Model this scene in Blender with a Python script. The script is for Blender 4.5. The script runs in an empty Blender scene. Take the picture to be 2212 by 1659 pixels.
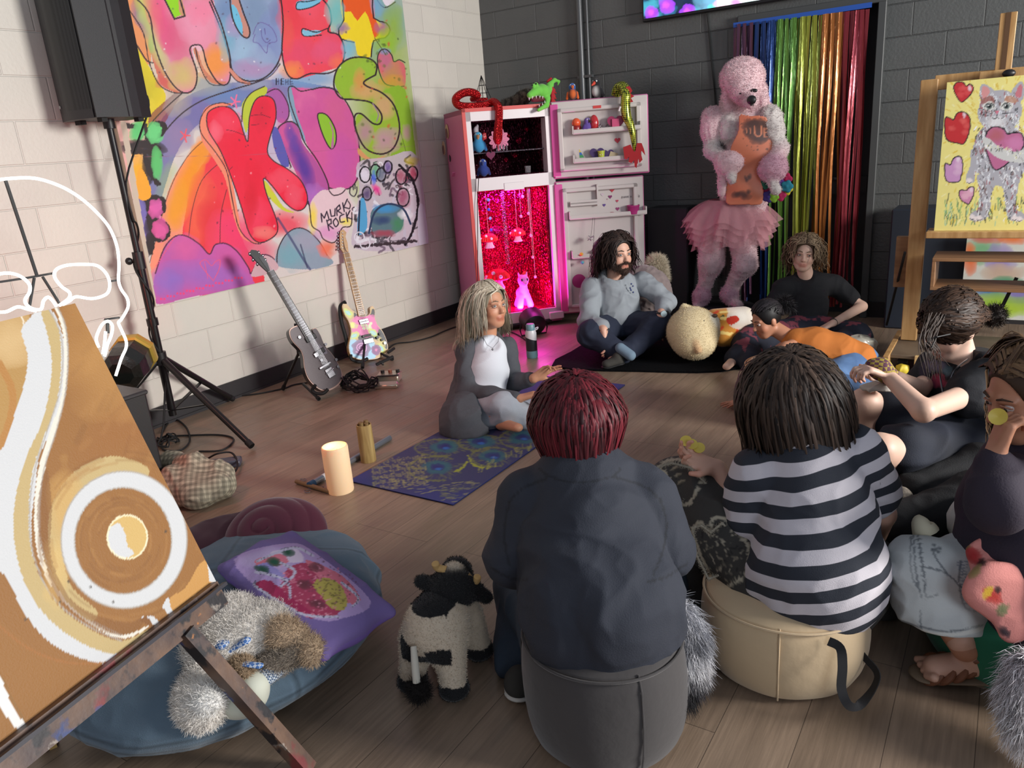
import bpy,bmesh,math,random
import numpy as np
from math import radians as R_,sin,cos,pi
from mathutils import Vector,Matrix
random.seed(7);rng =np.random.default_rng(7)
SC =bpy.context.scene;COL =SC.collection
# ---------------------------------------------------------------- camera
CAMZ =1.41;FPX =1652.38;W,H =2212,1659
YAW,PIT,ROL =-0.58802,0.30188,-0.078062
_f =np.array([sin(YAW)*cos(PIT),cos(YAW)*cos(PIT),-sin(PIT)])
_r0 =np.array([cos(YAW),-sin(YAW),0.]);_u0 =np.cross(_r0,_f)
_r =cos(ROL)*_r0+sin(ROL)*_u0;_u =-sin(ROL)*_r0+cos(ROL)*_u0
cd =bpy.data.cameras.new('camera');cam =bpy.data.objects.new('camera',cd);COL.objects.link(cam)
cd.sensor_fit ='HORIZONTAL';cd.sensor_width =36;cd.lens =36*FPX/W;cd.clip_start =.05;cd.clip_end =60
M =Matrix(((_r[0],_u[0],-_f[0],0),(_r[1],_u[1],-_f[1],0),(_r[2],_u[2],-_f[2],CAMZ),(0,0,0,1)))
cam.matrix_world =M;SC.camera =cam
# ---------------------------------------------------------------- view, world, lights of the room and an added fill
vs =SC.view_settings;vs.view_transform ='Standard';vs.look ='None';vs.gamma =1;vs.use_curve_mapping =False;vs.exposure =0.0
wd =bpy.data.worlds.new('world');SC.world =wd;wd.use_nodes =True
wd.node_tree.nodes['Background'].inputs[0].default_value =(.80,.86,1,1);wd.node_tree.nodes['Background'].inputs[1].default_value =.28
def lamp(name,kind,loc,aim,power,col,size=(1,1),spot=60,blend=.5,spread=180):
    l =bpy.data.lights.new(name,kind);o =bpy.data.objects.new(name,l);COL.objects.link(o)
    l.energy =power;l.color =col;o.location =loc
    o.rotation_euler =(Vector(aim)-Vector(loc)).to_track_quat('-Z','Y').to_euler()
    if kind =='AREA':l.shape ='RECTANGLE';l.size,l.size_y =size;l.spread =R_(spread)
    elif kind =='SPOT':l.spot_size =R_(spot);l.spot_blend =blend;l.shadow_soft_size =size[0]
    else:l.shadow_soft_size =size[0]
    return o
lamp('window_light_right','AREA',(4.8,3.3,2.3),(-4.0,3.2,1.0),400,(1,.97,.93),(1.9,1.4),spread=150)
lamp('fill_light_behind','AREA',(4.4,-2.6,2.6),(-1.5,4.0,.9),100,(.80,.89,1),(2.6,1.6))  # weak cool fill added behind the camera, lifts surfaces that face it
lamp('red_stage_light','SPOT',(-2.75,.35,.55),(-4.08,2.6,.75),50,(1,.16,.10),(.10,),80,1)
lamp('red_floor_light','SPOT',(-3.2,1.0,2.5),(-2.9,2.7,0),75,(1,.30,.20),(.25,),62,1)
# ---------------------------------------------------------------- pixel / world helpers (the photograph was surveyed with these)
def ray(px,py):return _f+_r*((px-W/2)/FPX)-_u*((py-H/2)/FPX)
O_ =np.array([0,0,CAMZ])
def P(px,py,d):return O_+ray(px,py)*d               # point at view depth d
def PZ(px,py,z=0.):d =ray(px,py);return O_+d*((z-CAMZ)/d[2])
def PX(px,py,x):d =ray(px,py);return O_+d*(x/d[0])
def PY(px,py,y):d =ray(px,py);return O_+d*(y/d[1])
def PN(px,py,p0,n):d =ray(px,py);return O_+d*(np.dot(np.asarray(p0)-O_,n)/np.dot(d,n))
def topx(Q):
    q =Q-O_;z =q@_f;return W/2+FPX*(q@_r)/z,H/2-FPX*(q@_u)/z
def nrm(v):v =np.asarray(v,float);return v/(np.linalg.norm(v)+1e-12)
# ---------------------------------------------------------------- objects
def tag(o,label=None,cat=None,group=None,kind=None):
    if label:o['label']=label
    if cat:o['category']=cat
    if group:o['group']=group
    if kind:o['kind']=kind
    return o
def thing(name,label,cat,loc=(0,0,0),group=None):
    o =bpy.data.objects.new(name,None);COL.objects.link(o);o.location =loc;o.empty_display_size =.05
    return tag(o,label,cat,group)
def obj(name,me,mat,parent=None,smooth=True):
    o =bpy.data.objects.new(name,me);COL.objects.link(o)
    if mat:
        for m in (mat if isinstance(mat,(list,tuple)) else [mat]):me.materials.append(m)
    if smooth:me.polygons.foreach_set('use_smooth',[True]*len(me.polygons))
    if parent:
        o.parent =parent;o.matrix_parent_inverse =Matrix.Translation(-_wloc(parent))
    return o
def _wloc(p):
    v =Vector(p.location)
    # parents are only translated; part empties do not occur
    return v if p.type =='EMPTY' else Vector((0,0,0))
def srgb(c):
    c =np.asarray(c,float)/255.;return np.where(c <= .04045,c/12.92,((c+.055)/1.055)**2.4)
def mesh_np(V,F,cols=None,FV=None):
    me =bpy.data.meshes.new('m');V =np.asarray(V,np.float32)
    if isinstance(F,np.ndarray):
        n,k =F.shape;me.vertices.add(len(V));me.vertices.foreach_set('co',V.ravel())
        me.loops.add(n*k);me.loops.foreach_set('vertex_index',F.astype(np.int32).ravel())
        me.polygons.add(n);me.polygons.foreach_set('loop_start',np.arange(0,n*k,k,dtype=np.int32))
        me.polygons.foreach_set('loop_total',np.full(n,k,np.int32));me.update(calc_edges=True)
    else:me.from_pydata([tuple(map(float,v)) for v in V],[],[tuple(int(i) for i in f) for f in F])
    if cols is not None:
        a =me.color_attributes.new('Col','FLOAT_COLOR','POINT')
        c =np.ones((len(V),4),np.float32);c[:,:3]=cols;a.data.foreach_set('color',c.ravel())
    return me
# ---------------------------------------------------------------- materials
MATS ={}
def mat(name,col=(128,128,128),rough=.6,metal=0,noise=0,nscale=8,col2=None,bump=0,bscale=40,attr=False,emis=None,estr=0,trans=0,alpha=1,coat=0,sheen=0,sss=0,spec=.5,stretch=None,ior=None):
    if name in MATS:return MATS[name]
    m =bpy.data.materials.new(name);m.use_nodes =True;nt =m.node_tree;N =nt.nodes;L =nt.links;b =N['Principled BSDF']
    c =(*srgb(col),1);b.inputs['Base Color'].default_value =c
    b.inputs['Roughness'].default_value =rough;b.inputs['Metallic'].default_value =metal;b.inputs['Specular IOR Level'].default_value =spec
    tc =N.new('ShaderNodeTexCoord');src =tc.outputs['Object']
    if stretch:
        mp =N.new('ShaderNodeMapping');mp.inputs['Scale'].default_value =stretch;L.new(src,mp.inputs[0]);src =mp.outputs[0]
    cs =None
    if attr:a =N.new('ShaderNodeVertexColor');a.layer_name ='Col';cs =a.outputs[0]
    if col2 is not None or noise:
        nz =N.new('ShaderNodeTexNoise');nz.inputs['Scale'].default_value =nscale;nz.inputs['Detail'].default_value =5;L.new(src,nz.inputs['Vector'])
        mr =N.new('ShaderNodeMapRange');mr.inputs[1].default_value =.35;mr.inputs[2].default_value =.65;L.new(nz.outputs[0],mr.inputs[0])
        if col2 is not None:
            mx =N.new('ShaderNodeMix');mx.data_type ='RGBA';L.new(mr.outputs[0],mx.inputs[0])
            if cs:L.new(cs,mx.inputs[6])
            else:mx.inputs[6].default_value =c
            mx.inputs[7].default_value =(*srgb(col2),1);cs =mx.outputs[2]
        if noise:
            mm =N.new('ShaderNodeMapRange');mm.inputs[3].default_value =1-noise;mm.inputs[4].default_value =1+noise;L.new(nz.outputs[0],mm.inputs[0]);mm.clamp =False
            hv =N.new('ShaderNodeVectorMath');hv.operation ='MULTIPLY'
            if cs:L.new(cs,hv.inputs[0])
            else:hv.inputs[0].default_value =c[:3]
            L.new(mm.outputs[0],hv.inputs[1]);cs =hv.outputs[0]
    if cs:L.new(cs,b.inputs['Base Color'])
    if bump:
        n2 =N.new('ShaderNodeTexNoise');n2.inputs['Scale'].default_value =bscale;n2.inputs['Detail'].default_value =4;L.new(src,n2.inputs['Vector'])
        bp =N.new('ShaderNodeBump');bp.inputs['Strength'].default_value =1;bp.inputs['Distance'].default_value =bump;L.new(n2.outputs[0],bp.inputs['Height']);L.new(bp.outputs[0],b.inputs['Normal'])
    if emis is not None:b.inputs['Emission Color'].default_value =(*srgb(emis),1);b.inputs['Emission Strength'].default_value =estr
    if emis is None and estr and cs:L.new(cs,b.inputs['Emission Color']);b.inputs['Emission Strength'].default_value =estr
    if trans:b.inputs['Transmission Weight'].default_value =trans
    if alpha <1:b.inputs['Alpha'].default_value =alpha
    if coat:b.inputs['Coat Weight'].default_value =coat;b.inputs['Coat Roughness'].default_value =.15
    if sheen:b.inputs['Sheen Weight'].default_value =sheen;b.inputs['Sheen Roughness'].default_value =.4
    if sss:b.inputs['Subsurface Weight'].default_value =sss;b.inputs['Subsurface Radius'].default_value =(.02,.008,.004);b.inputs['Subsurface Scale'].default_value =.5
    if ior:b.inputs['IOR'].default_value =ior
    MATS[name]=m;return m
# ---------------------------------------------------------------- polygonal mesh builder
def frame(d,up=(0,0,1)):
    d =nrm(d);up =np.asarray(up,float)
    if abs(np.dot(d,nrm(up))) >.98:up =np.array([1.,0,0]) if abs(d[0]) <.9 else np.array([0,1.,0])
    x =nrm(np.cross(up,d));y =np.cross(d,x);return x,y,d
class MB:
    def __init__(s):s.v =[];s.f =[];s.mi =[];s.c =0
    def add(s,V,F,mi=0):
        b =len(s.v);s.v += [tuple(map(float,p)) for p in V];s.f += [tuple(i+b for i in f) for f in F];s.mi += [mi]*len(F);return s
    def box(s,c,size,Rm=None,mi=0,bev=0):
        c =np.asarray(c,float);h =np.asarray(size,float)/2;Rm =np.eye(3) if Rm is None else np.asarray(Rm,float)
        if bev:
            b =min(bev,*(h*.9));V =[];idx ={};F =[]
            for sx in (-1,1):
                for sy in (-1,1):
                    for sz in (-1,1):
                        for k in range(3):
                            q =np.array([sx,sy,sz])*(h-b);q[k] += b*[sx,sy,sz][k];idx[(sx,sy,sz,k)]=len(V);V.append(c+Rm@q)
                        F.append(tuple(idx[(sx,sy,sz,k)] for k in (range(3) if sx*sy*sz >0 else (2,1,0))))
            S =(-1,1)
            for k in range(3):
                a,e =[j for j in range(3) if j != k]
                for sk in S:
                    q =[]
                    for (sa,se) in ((-1,-1),(1,-1),(1,1),(-1,1)):
                        t =[0]*3;t[k]=sk;t[a]=sa;t[e]=se;q.append(idx[(*t,k)])
                    if (sk >0) ==(k ==1):q =q[::-1]
                    F.append(tuple(q))
                for sa in S:
                    for se in S:
                        t1 =[0]*3;t1[a]=sa;t1[e]=se;t1[k]=-1;t2 =list(t1);t2[k]=1
                        F.append((idx[(*t1,a)],idx[(*t1,e)],idx[(*t2,e)],idx[(*t2,a)]))
            return s.add(V,F,mi)
        V =[c+Rm@(h*np.array(t)) for t in ((-1,-1,-1),(1,-1,-1),(1,1,-1),(-1,1,-1),(-1,-1,1),(1,-1,1),(1,1,1),(-1,1,1))]
        return s.add(V,[(0,3,2,1),(4,5,6,7),(0,1,5,4),(1,2,6,5),(2,3,7,6),(3,0,4,7)],mi)
    def bar(s,a,b,w,t,up=(0,0,1),mi=0,bev=0):
        a =np.asarray(a,float);b =np.asarray(b,float);x,y,d =frame(b-a,up)
        return s.box((a+b)/2,(w,t,np.linalg.norm(b-a)),np.stack([x,y,d],1),mi,bev)
    def tube(s,pts,r,n=10,closed=False,mi=0,cap=True):
        pts =[np.asarray(p,float) for p in pts];m =len(pts);rr =r if hasattr(r,'__len__') else [r]*m
        V =[];px =None
        for i,p in enumerate(pts):
            t =(pts[(i+1) % m]-pts[i-1]) if closed else (pts[min(i+1,m-1)]-pts[max(i-1,0)])
            t =nrm(t)
            if px is None:x,y,_ =frame(t)
            else:x =nrm(px-t*np.dot(px,t));y =np.cross(t,x)
            px =x
            for k in range(n):a =2*pi*k/n;V.append(p+(x*cos(a)+y*sin(a))*rr[i])
        F =[]
        for i in range(m if closed else m-1):
            j =(i+1) % m
            for k in range(n):F.append((i*n+k,i*n+(k+1) % n,j*n+(k+1) % n,j*n+k))
        if cap and not closed:F += [tuple(range(n))[::-1],tuple((m-1)*n+k for k in range(n))]
        return s.add(V,F,mi)
    def cyl(s,a,b,r,n=20,mi=0,r2=None):return s.tube([a,b],[r,r if r2 is None else r2],n,mi=mi)
    def lathe(s,base,prof,axis=(0,0,1),n=32,mi=0,sq=None):
        x,y,d =frame(axis,(0,1,0));base =np.asarray(base,float);V =[];m =len(prof)
        for (r,z) in prof:
            for k in range(n):
                a =2*pi*k/n;V.append(base+d*z+(x*cos(a)+y*sin(a))*r)
        F =[(i*n+k,i*n+(k+1) % n,(i+1)*n+(k+1) % n,(i+1)*n+k) for i in range(m-1) for k in range(n)]
        if prof[0][0] >1e-5:F.append(tuple(range(n))[::-1])
        if prof[-1][0] >1e-5:F.append(tuple((m-1)*n+k for k in range(n)))
        return s.add(V,F,mi)
    def prism(s,poly,d,mi=0):      # poly: list of 3D points (planar), extruded by vector d
        poly =[np.asarray(p,float) for p in poly];n =len(poly);d =np.asarray(d,float)
        V =poly+[p+d for p in poly]
        F =[tuple(range(n))[::-1],tuple(range(n,2*n))]+[(i,(i+1) % n,n+(i+1) % n,n+i) for i in range(n)]
        return s.add(V,F,mi)
    def sphere(s,c,r,n=16,m=10,Rm=None,mi=0):
        c =np.asarray(c,float);r =np.ones(3)*np.asarray(r,float);Rm =np.eye(3) if Rm is None else Rm
        V =[c+Rm@(r*np.array([0,0,-1]))]
        for i in range(1,m):
            t =-pi/2+pi*i/m
            for k in range(n):a =2*pi*k/n;V.append(c+Rm@(r*np.array([cos(a)*cos(t),sin(a)*cos(t),sin(t)])))
        V.append(c+Rm@(r*np.array([0,0,1])));F =[]
        for k in range(n):F.append((0,1+(k+1) % n,1+k))
        for i in range(m-2):
            for k in range(n):F.append((1+i*n+k,1+i*n+(k+1) % n,1+(i+1)*n+(k+1) % n,1+(i+1)*n+k))
        e =len(V)-1;b =1+(m-2)*n
        for k in range(n):F.append((b+k,b+(k+1) % n,e))
        return s.add(V,F,mi)
    def build(s,name,m,parent=None,smooth=True,auto=40):
        me =bpy.data.meshes.new(name);me.from_pydata(s.v,[],s.f);o =obj(name,me,m,parent,smooth)
        me.polygons.foreach_set('material_index',s.mi)
        bm =bmesh.new();bm.from_mesh(me);bmesh.ops.recalc_face_normals(bm,faces=bm.faces)
        if smooth:
            for e in bm.edges:
                if len(e.link_faces) ==2 and e.calc_face_angle(0) >R_(auto):e.smooth =False
        bm.to_mesh(me);bm.free();return o
def curve_pts(pts,n=8,closed=False):
    pts =[np.asarray(p,float) for p in pts];m =len(pts);out =[]
    rngi =range(m if closed else m-1)
    for i in rngi:
        g =(lambda k:pts[k % m]) if closed else (lambda k:pts[min(max(k,0),m-1)])
        p0,p1,p2,p3 =g(i-1),g(i),g(i+1),g(i+2)
        for j in range(n):
            t =j/n;out.append(.5*((2*p1)+(-p0+p2)*t+(2*p0-5*p1+4*p2-p3)*t*t+(-p0+3*p1-3*p2+p3)*t**3))
    if not closed:out.append(pts[-1])
    return out
# ---------------------------------------------------------------- signed-distance modelling -> surface nets mesh
class S3:
    def __init__(s,k=.02):s.p =[];s.k =k
    def C(s,a,b,r1,r2=None,k=None,col=None,flat=None,op='u'):
        s.p.append(('C',np.asarray(a,float),np.asarray(b,float),r1,r1 if r2 is None else r2,k,col,flat,op));return s
    def chain(s,pts,rs,k=None,col=None,flat=None):
        for i in range(len(pts)-1):s.C(pts[i],pts[i+1],rs[i],rs[i+1],k,col,flat)
        return s
    def E(s,c,r,Rm=None,k=None,col=None,op='u'):
        s.p.append(('E',np.asarray(c,float),np.asarray(r,float)*np.ones(3),Rm,None,k,col,None,op));return s
    def B(s,c,h,Rm=None,r=.01,k=None,col=None,op='u'):
        s.p.append(('B',np.asarray(c,float),np.asarray(h,float),Rm,r,k,col,None,op));return s
    def HS(s,p0,n,k=None):s.p.append(('H',np.asarray(p0,float),nrm(n),0,0,k,None,None,'s'));return s   # cut away side n points to
    def bound(s,q):
        t =q[0]
        if t =='C':r =max(q[3],q[4])*(1 if q[7] is None else max(1,q[7][1]));return np.minimum(q[1],q[2])-r,np.maximum(q[1],q[2])+r
        if t =='E':r =q[2].max() if q[3] is not None else q[2];return q[1]-r,q[1]+r
        if t =='B':r =(np.linalg.norm(q[2]) if q[3] is not None else q[2])+q[4];return q[1]-r,q[1]+r
    def dist(s,q,X):
        t =q[0]
        if t =='C':
            ab =q[2]-q[1];L2 =max(ab@ab,1e-10);v =X-q[1];h =np.clip((v@ab)/L2,0,1);v =v-h[...,None]*ab;sc =1
            if q[7] is not None:
                d,f =nrm(q[7][0]),q[7][1];v =v+(v@d)[...,None]*d*(1/f-1);sc =min(1,f)
            return (np.sqrt((v*v).sum(-1))-(q[3]+(q[4]-q[3])*h))*sc
        if t =='E':
            v =X-q[1]
            if q[3] is not None:v =v@q[3]
            k0 =np.sqrt(((v/q[2])**2).sum(-1));k1 =np.sqrt(((v/q[2]**2)**2).sum(-1))+1e-9;return k0*(k0-1)/k1
        if t =='B':
            v =X-q[1]
            if q[3] is not None:v =v@q[3]
            w =np.abs(v)-q[2];return np.sqrt((np.maximum(w,0)**2).sum(-1))+np.minimum(w.max(-1),0)-q[4]
        if t =='H':return -((X-q[1])@q[2])
    def mesh(s,res,cols=True,disp=None,floor=None):
        lo =np.min([s.bound(q)[0] for q in s.p if q[8] =='u'],0)-3*res-s.k;hi =np.max([s.bound(q)[1] for q in s.p if q[8] =='u'],0)+3*res+s.k
        n =np.ceil((hi-lo)/res).astype(int)+1;D =np.full(n,9.,np.float32);ax =[(lo[i]+res*np.arange(n[i])).astype(np.float32) for i in range(3)]
        for q in s.p:
            k =s.k if q[5] is None else q[5]
            if q[0] =='H':a =np.zeros(3,int);b =n
            else:
                l,h =s.bound(q);m =k+2.5*res;a =np.clip(np.floor((l-m-lo)/res).astype(int),0,n);b =np.clip(np.ceil((h+m-lo)/res).astype(int)+1,0,n)
            if (b <= a).any():continue
            X =np.stack(np.meshgrid(ax[0][a[0]:b[0]],ax[1][a[1]:b[1]],ax[2][a[2]:b[2]],indexing='ij'),-1)
            d =s.dist(q,X).astype(np.float32);sl =(slice(a[0],b[0]),slice(a[1],b[1]),slice(a[2],b[2]));e =D[sl]
            if q[8] =='s':e =-e
            hh =np.maximum(k-np.abs(e-d),0)/max(k,1e-6);r =np.minimum(e,d)-hh*hh*k*.25
            D[sl]=-r if q[8] =='s' else r
        if floor is not None:
            zz =ax[2];D =np.maximum(D,(floor-zz)[None,None,:])
        if disp is not None:
            pass
        V,F =surfnets(D,lo,res)
        C =None
        if cols:
            C =np.zeros((len(V),3));Wt =np.zeros(len(V))+1e-9
            for q in s.p:
                if q[6] is None:continue
                l,h =(V.min(0),V.max(0)) if q[0] =='H' else s.bound(q);mk =np.all((V >l-.03) & (V <h+.03),1)
                if not mk.any():continue
                d =s.dist(q,V[mk]);w =np.exp(-np.maximum(d,-.02 if q[8] =='u' else 0)/(res*.7)) if q[8] =='u' else np.exp(-np.abs(d)/(res*.5))*.5
                C[mk] += w[:,None]*srgb(q[6]);Wt[mk] += w
            C /= Wt[:,None]
        return V,F,C
def surfnets(D,lo,res):
    ins =D <0;sh =np.array(D.shape)-1;c =np.zeros(sh,np.int8)
    for i in (0,1):
        for j in (0,1):
            for k in (0,1):c += ins[i:sh[0]+i,j:sh[1]+j,k:sh[2]+k]
    act =(c >0) & (c <8);idx =-np.ones(sh,np.int64);ii =np.argwhere(act);idx[act]=np.arange(len(ii))
    acc =np.zeros((len(ii),3));cnt =np.zeros(len(ii))
    cor =[(i,j,k) for i in (0,1) for j in (0,1) for k in (0,1)]
    val ={t:D[ii[:,0]+t[0],ii[:,1]+t[1],ii[:,2]+t[2]] for t in cor}
    for a in cor:
        for axn in range(3):
            if a[axn] ==0:
                b =list(a);b[axn]=1;b =tuple(b);da,db =val[a],val[b];m =(da <0) != (db <0)
                t =da[m]/(da[m]-db[m]);p =np.tile(np.array(a,float),(m.sum(),1));p[:,axn] += t;acc[m] += p;cnt[m] += 1
    V =lo+res*(ii+acc/cnt[:,None]);Fs =[]
    for axn in range(3):
        o1,o2 =[(1,2),(2,0),(0,1)][axn]
        sl =[slice(None)]*3;sl2 =[slice(None)]*3;sl[axn]=slice(0,-1);sl2[axn]=slice(1,None)
        A =ins[tuple(sl)];B =ins[tuple(sl2)];e =np.argwhere(A != B)
        if not len(e):continue
        ok =(e[:,o1] >0) & (e[:,o2] >0) & (e[:,o1] <D.shape[o1]-1) & (e[:,o2] <D.shape[o2]-1);e =e[ok];s0 =A[tuple(e.T)]
        def g(d1,d2):q =e.copy();q[:,o1] -= d1;q[:,o2] -= d2;return idx[tuple(q.T)]
        Q =np.stack([g(0,0),g(1,0),g(1,1),g(0,1)],1);Q[~s0]=Q[~s0][:,::-1];Fs.append(Q)
    return V,np.concatenate(Fs)
def vnorm(V,F):
    n =np.cross(V[F[:,2]]-V[F[:,0]],V[F[:,3]]-V[F[:,1]]) if F.shape[1] ==4 else np.cross(V[F[:,1]]-V[F[:,0]],V[F[:,2]]-V[F[:,0]])
    N =np.zeros_like(V)
    for k in range(F.shape[1]):
        for a in range(3):N[:,a] += np.bincount(F[:,k],n[:,a],len(V))
    return N/(np.linalg.norm(N,axis=1)[:,None]+1e-12)
def smoothv(V,F,it=2,lam=.5):
    a =np.concatenate([F[:,k] for k in range(4)]);b =np.concatenate([F[:,(k+1) % 4] for k in range(4)])
    c =np.bincount(a,minlength=len(V))+np.bincount(b,minlength=len(V))+1e-9
    for _ in range(it):
        S =np.stack([np.bincount(a,V[b,i],len(V))+np.bincount(b,V[a,i],len(V)) for i in range(3)],1)/c[:,None];V =V+(S-V)*lam
    return V
_gn =rng.random((32,32,32))
def vnoise(X):    # smooth value noise in [-1,1]
    X =np.asarray(X,float);i =np.floor(X).astype(int);f =X-i;f =f*f*(3-2*f);r =0
    for a in (0,1):
        for b in (0,1):
            for c in (0,1):
                w =(f[:,0] if a else 1-f[:,0])*(f[:,1] if b else 1-f[:,1])*(f[:,2] if c else 1-f[:,2])
                r =r+w*_gn[(i[:,0]+a) % 32,(i[:,1]+b) % 32,(i[:,2]+c) % 32]
    return r*2-1
def folds(amp,sc=(6,6,20),dirs=None,sharp=1.5):
    def fn(V,N):
        X =V@(np.eye(3) if dirs is None else dirs)*np.asarray(sc,float)
        w =vnoise(X+3.1+.8*np.stack([vnoise(V*5+9)]*3,1));h =1-np.abs(w)*2;h =np.sign(h)*np.abs(h)**sharp
        return V+N*(h*amp)[:,None]
    return fn
def sdf_obj(name,s,res,m,parent=None,disp=None,sm=1,cols=True,floor=None,after=None,paint=None):
    V,F,C =s.mesh(res,cols,floor=floor)
    V =smoothv(V,F,sm) if sm else V
    if disp is not None:
        for dfn in (disp if isinstance(disp,(list,tuple)) else [disp]):V =dfn(V,vnorm(V,F))
        if floor is not None:V[:,2]=np.maximum(V[:,2],floor)
    if paint is not None:C =paint(V,vnorm(V,F),C)
    if after is not None:V,F,C =after(V,F,C)
    return obj(name,mesh_np(V,F,C if (cols or paint) else None),m,parent)
def furfn(n,length,width,col=None,curl=.3,bias=(0,0,0),mask=None,jitter=.15,segs=2,lenfn=None):
    def fn(V,F,C):
        Nn =vnorm(V,F);cen =V[F].mean(1);ar =np.linalg.norm(np.cross(V[F[:,2]]-V[F[:,0]],V[F[:,3]]-V[F[:,1]]),axis=1)
        if mask is not None:ar =ar*mask(cen)
        if ar.sum() <= 0:return V,F,C
        fi =rng.choice(len(F),n,p=ar/ar.sum());w =rng.random((n,4));w /= w.sum(1)[:,None]
        b =(V[F[fi]]*w[...,None]).sum(1);nn =Nn[F[fi,0]];c0 =C[F[fi,0]] if C is not None else np.ones((n,3))
        if col is not None:c0 =np.tile(srgb(col),(n,1))
        d =nn+rng.normal(0,curl,(n,3))+np.asarray(bias,float);d /= np.linalg.norm(d,axis=1)[:,None]
        L =length*(.6+.7*rng.random(n))*(1 if lenfn is None else lenfn(b));sd =np.cross(d,rng.normal(0,1,(n,3)));sd /= np.linalg.norm(sd,axis=1)[:,None]
        d2 =d+np.asarray(bias,float)*.8+rng.normal(0,curl*.7,(n,3));d2 /= np.linalg.norm(d2,axis=1)[:,None]
        m1 =b+d*(L*.5)[:,None];tip =m1+d2*(L*.5)[:,None];hw =sd*(width/2)
        A =np.stack([b-hw,b+hw,m1+hw*.75,m1-hw*.75,tip+hw*.12,tip-hw*.12],1).reshape(-1,3);o =len(V)+6*np.arange(n)[:,None]
        Fq =np.concatenate([o+np.array([0,1,2,3]),o+np.array([3,2,4,5])]);cc =np.repeat(c0*(1+rng.normal(0,jitter,(n,1))),6,0)
        return np.concatenate([V,A]),np.concatenate([F,Fq]),np.concatenate([C if C is not None else np.ones((len(V),3)),np.clip(cc,0,1)])
    return fn
# ---------------------------------------------------------------- painting (pigment laid on a surface, in surveyed coordinates)
class Paint:
    def __init__(s,X,Y,base):s.X =X;s.Y =Y;s.C =np.tile(srgb(base),(len(X),1));s.t =lambda p:p
    def bb(s,p,m):return np.nonzero((s.X >p[:,0].min()-m) & (s.X <p[:,0].max()+m) & (s.Y >p[:,1].min()-m) & (s.Y <p[:,1].max()+m))[0]
    def mixin(s,i,a,col):s.C[i] += (srgb(col)-s.C[i])*a[:,None]
    def pts(s,p,curve=0,closed=True):
        p =[s.t(q) for q in p]
        return np.array(curve_pts(p,curve,closed)) if curve else np.array(p,float)
    def fill(s,p,col,a=1.,curve=4,noise=None,raw=False):
        p =s.pts(p,curve);i =s.bb(p,1)
        if not len(i):return s
        x,y =s.X[i],s.Y[i];ins =np.zeros(len(i),bool);n =len(p)
        for j in range(n):
            x1,y1 =p[j];x2,y2 =p[(j+1) % n]
            if y1 ==y2:continue
            c =(y1 >y) != (y2 >y);ins ^= c & (x <(x2-x1)*(y-y1)/(y2-y1)+x1)
        i =i[ins];al =np.full(len(i),a)
        if noise:al =al*np.clip(.5+noise[1]*vnoise(np.stack([s.X[i]/noise[0],s.Y[i]/noise[0],0*i+noise[2] if len(noise) >2 else 0*i],1)),0,1)
        s.mixin(i,al,col);return s
    def stroke(s,p,w,col,curve=4,closed=False,a=1.,soft=.6,rough=0):
        p =s.pts(p,curve,closed)
        if closed:p =np.vstack([p,p[:1]])
        w =w*getattr(s,'sc',1);i =s.bb(p,w+2)
        if not len(i):return s
        x,y =s.X[i],s.Y[i];d =np.full(len(i),1e9)
        for j in range(len(p)-1):
            ax,ay =p[j];bx,by =p[j+1];dx,dy =bx-ax,by-ay;L =dx*dx+dy*dy+1e-9
            m =(x >min(ax,bx)-w-2) & (x <max(ax,bx)+w+2) & (y >min(ay,by)-w-2) & (y <max(ay,by)+w+2)
            if not m.any():continue
            h =np.clip(((x[m]-ax)*dx+(y[m]-ay)*dy)/L,0,1);d[m]=np.minimum(d[m],np.hypot(x[m]-ax-h*dx,y[m]-ay-h*dy))
        if rough:d =d+rough*vnoise(np.stack([x/3.,y/3.,0*x],1))
        s.mixin(i,a*np.clip((w/2-d)/soft+.5,0,1),col);return s
    def blob(s,x,y,rx,ry,col,a=.8,ang=0,pw=2):
        p =s.t((x,y));k =getattr(s,'sc',1);rx *= k;ry *= k;m =max(rx,ry)*1.7;i =s.bb(np.array([p,p]),m)
        if not len(i):return s
        dx,dy =s.X[i]-p[0],s.Y[i]-p[1];c,t =cos(ang),sin(ang);u =(dx*c+dy*t)/rx;v =(-dx*t+dy*c)/ry
        r =np.sqrt(u*u+v*v)+.25*vnoise(np.stack([s.X[i]/(max(rx,ry)*.5),s.Y[i]/(max(rx,ry)*.5),0*u],1));s.mixin(i,a*np.clip(1.35-r,0,1)**(1/pw),col);return s
    def speck(s,n,box,rr,cols,seed=1,a=.8):
        g =random.Random(seed)
        for _ in range(n):
            x,y =g.uniform(box[0],box[2]),g.uniform(box[1],box[3]);r =g.uniform(*rr);s.blob(x,y,r*g.uniform(.5,1.6),r,g.choice(cols),a,g.uniform(0,3))
        return s
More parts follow.
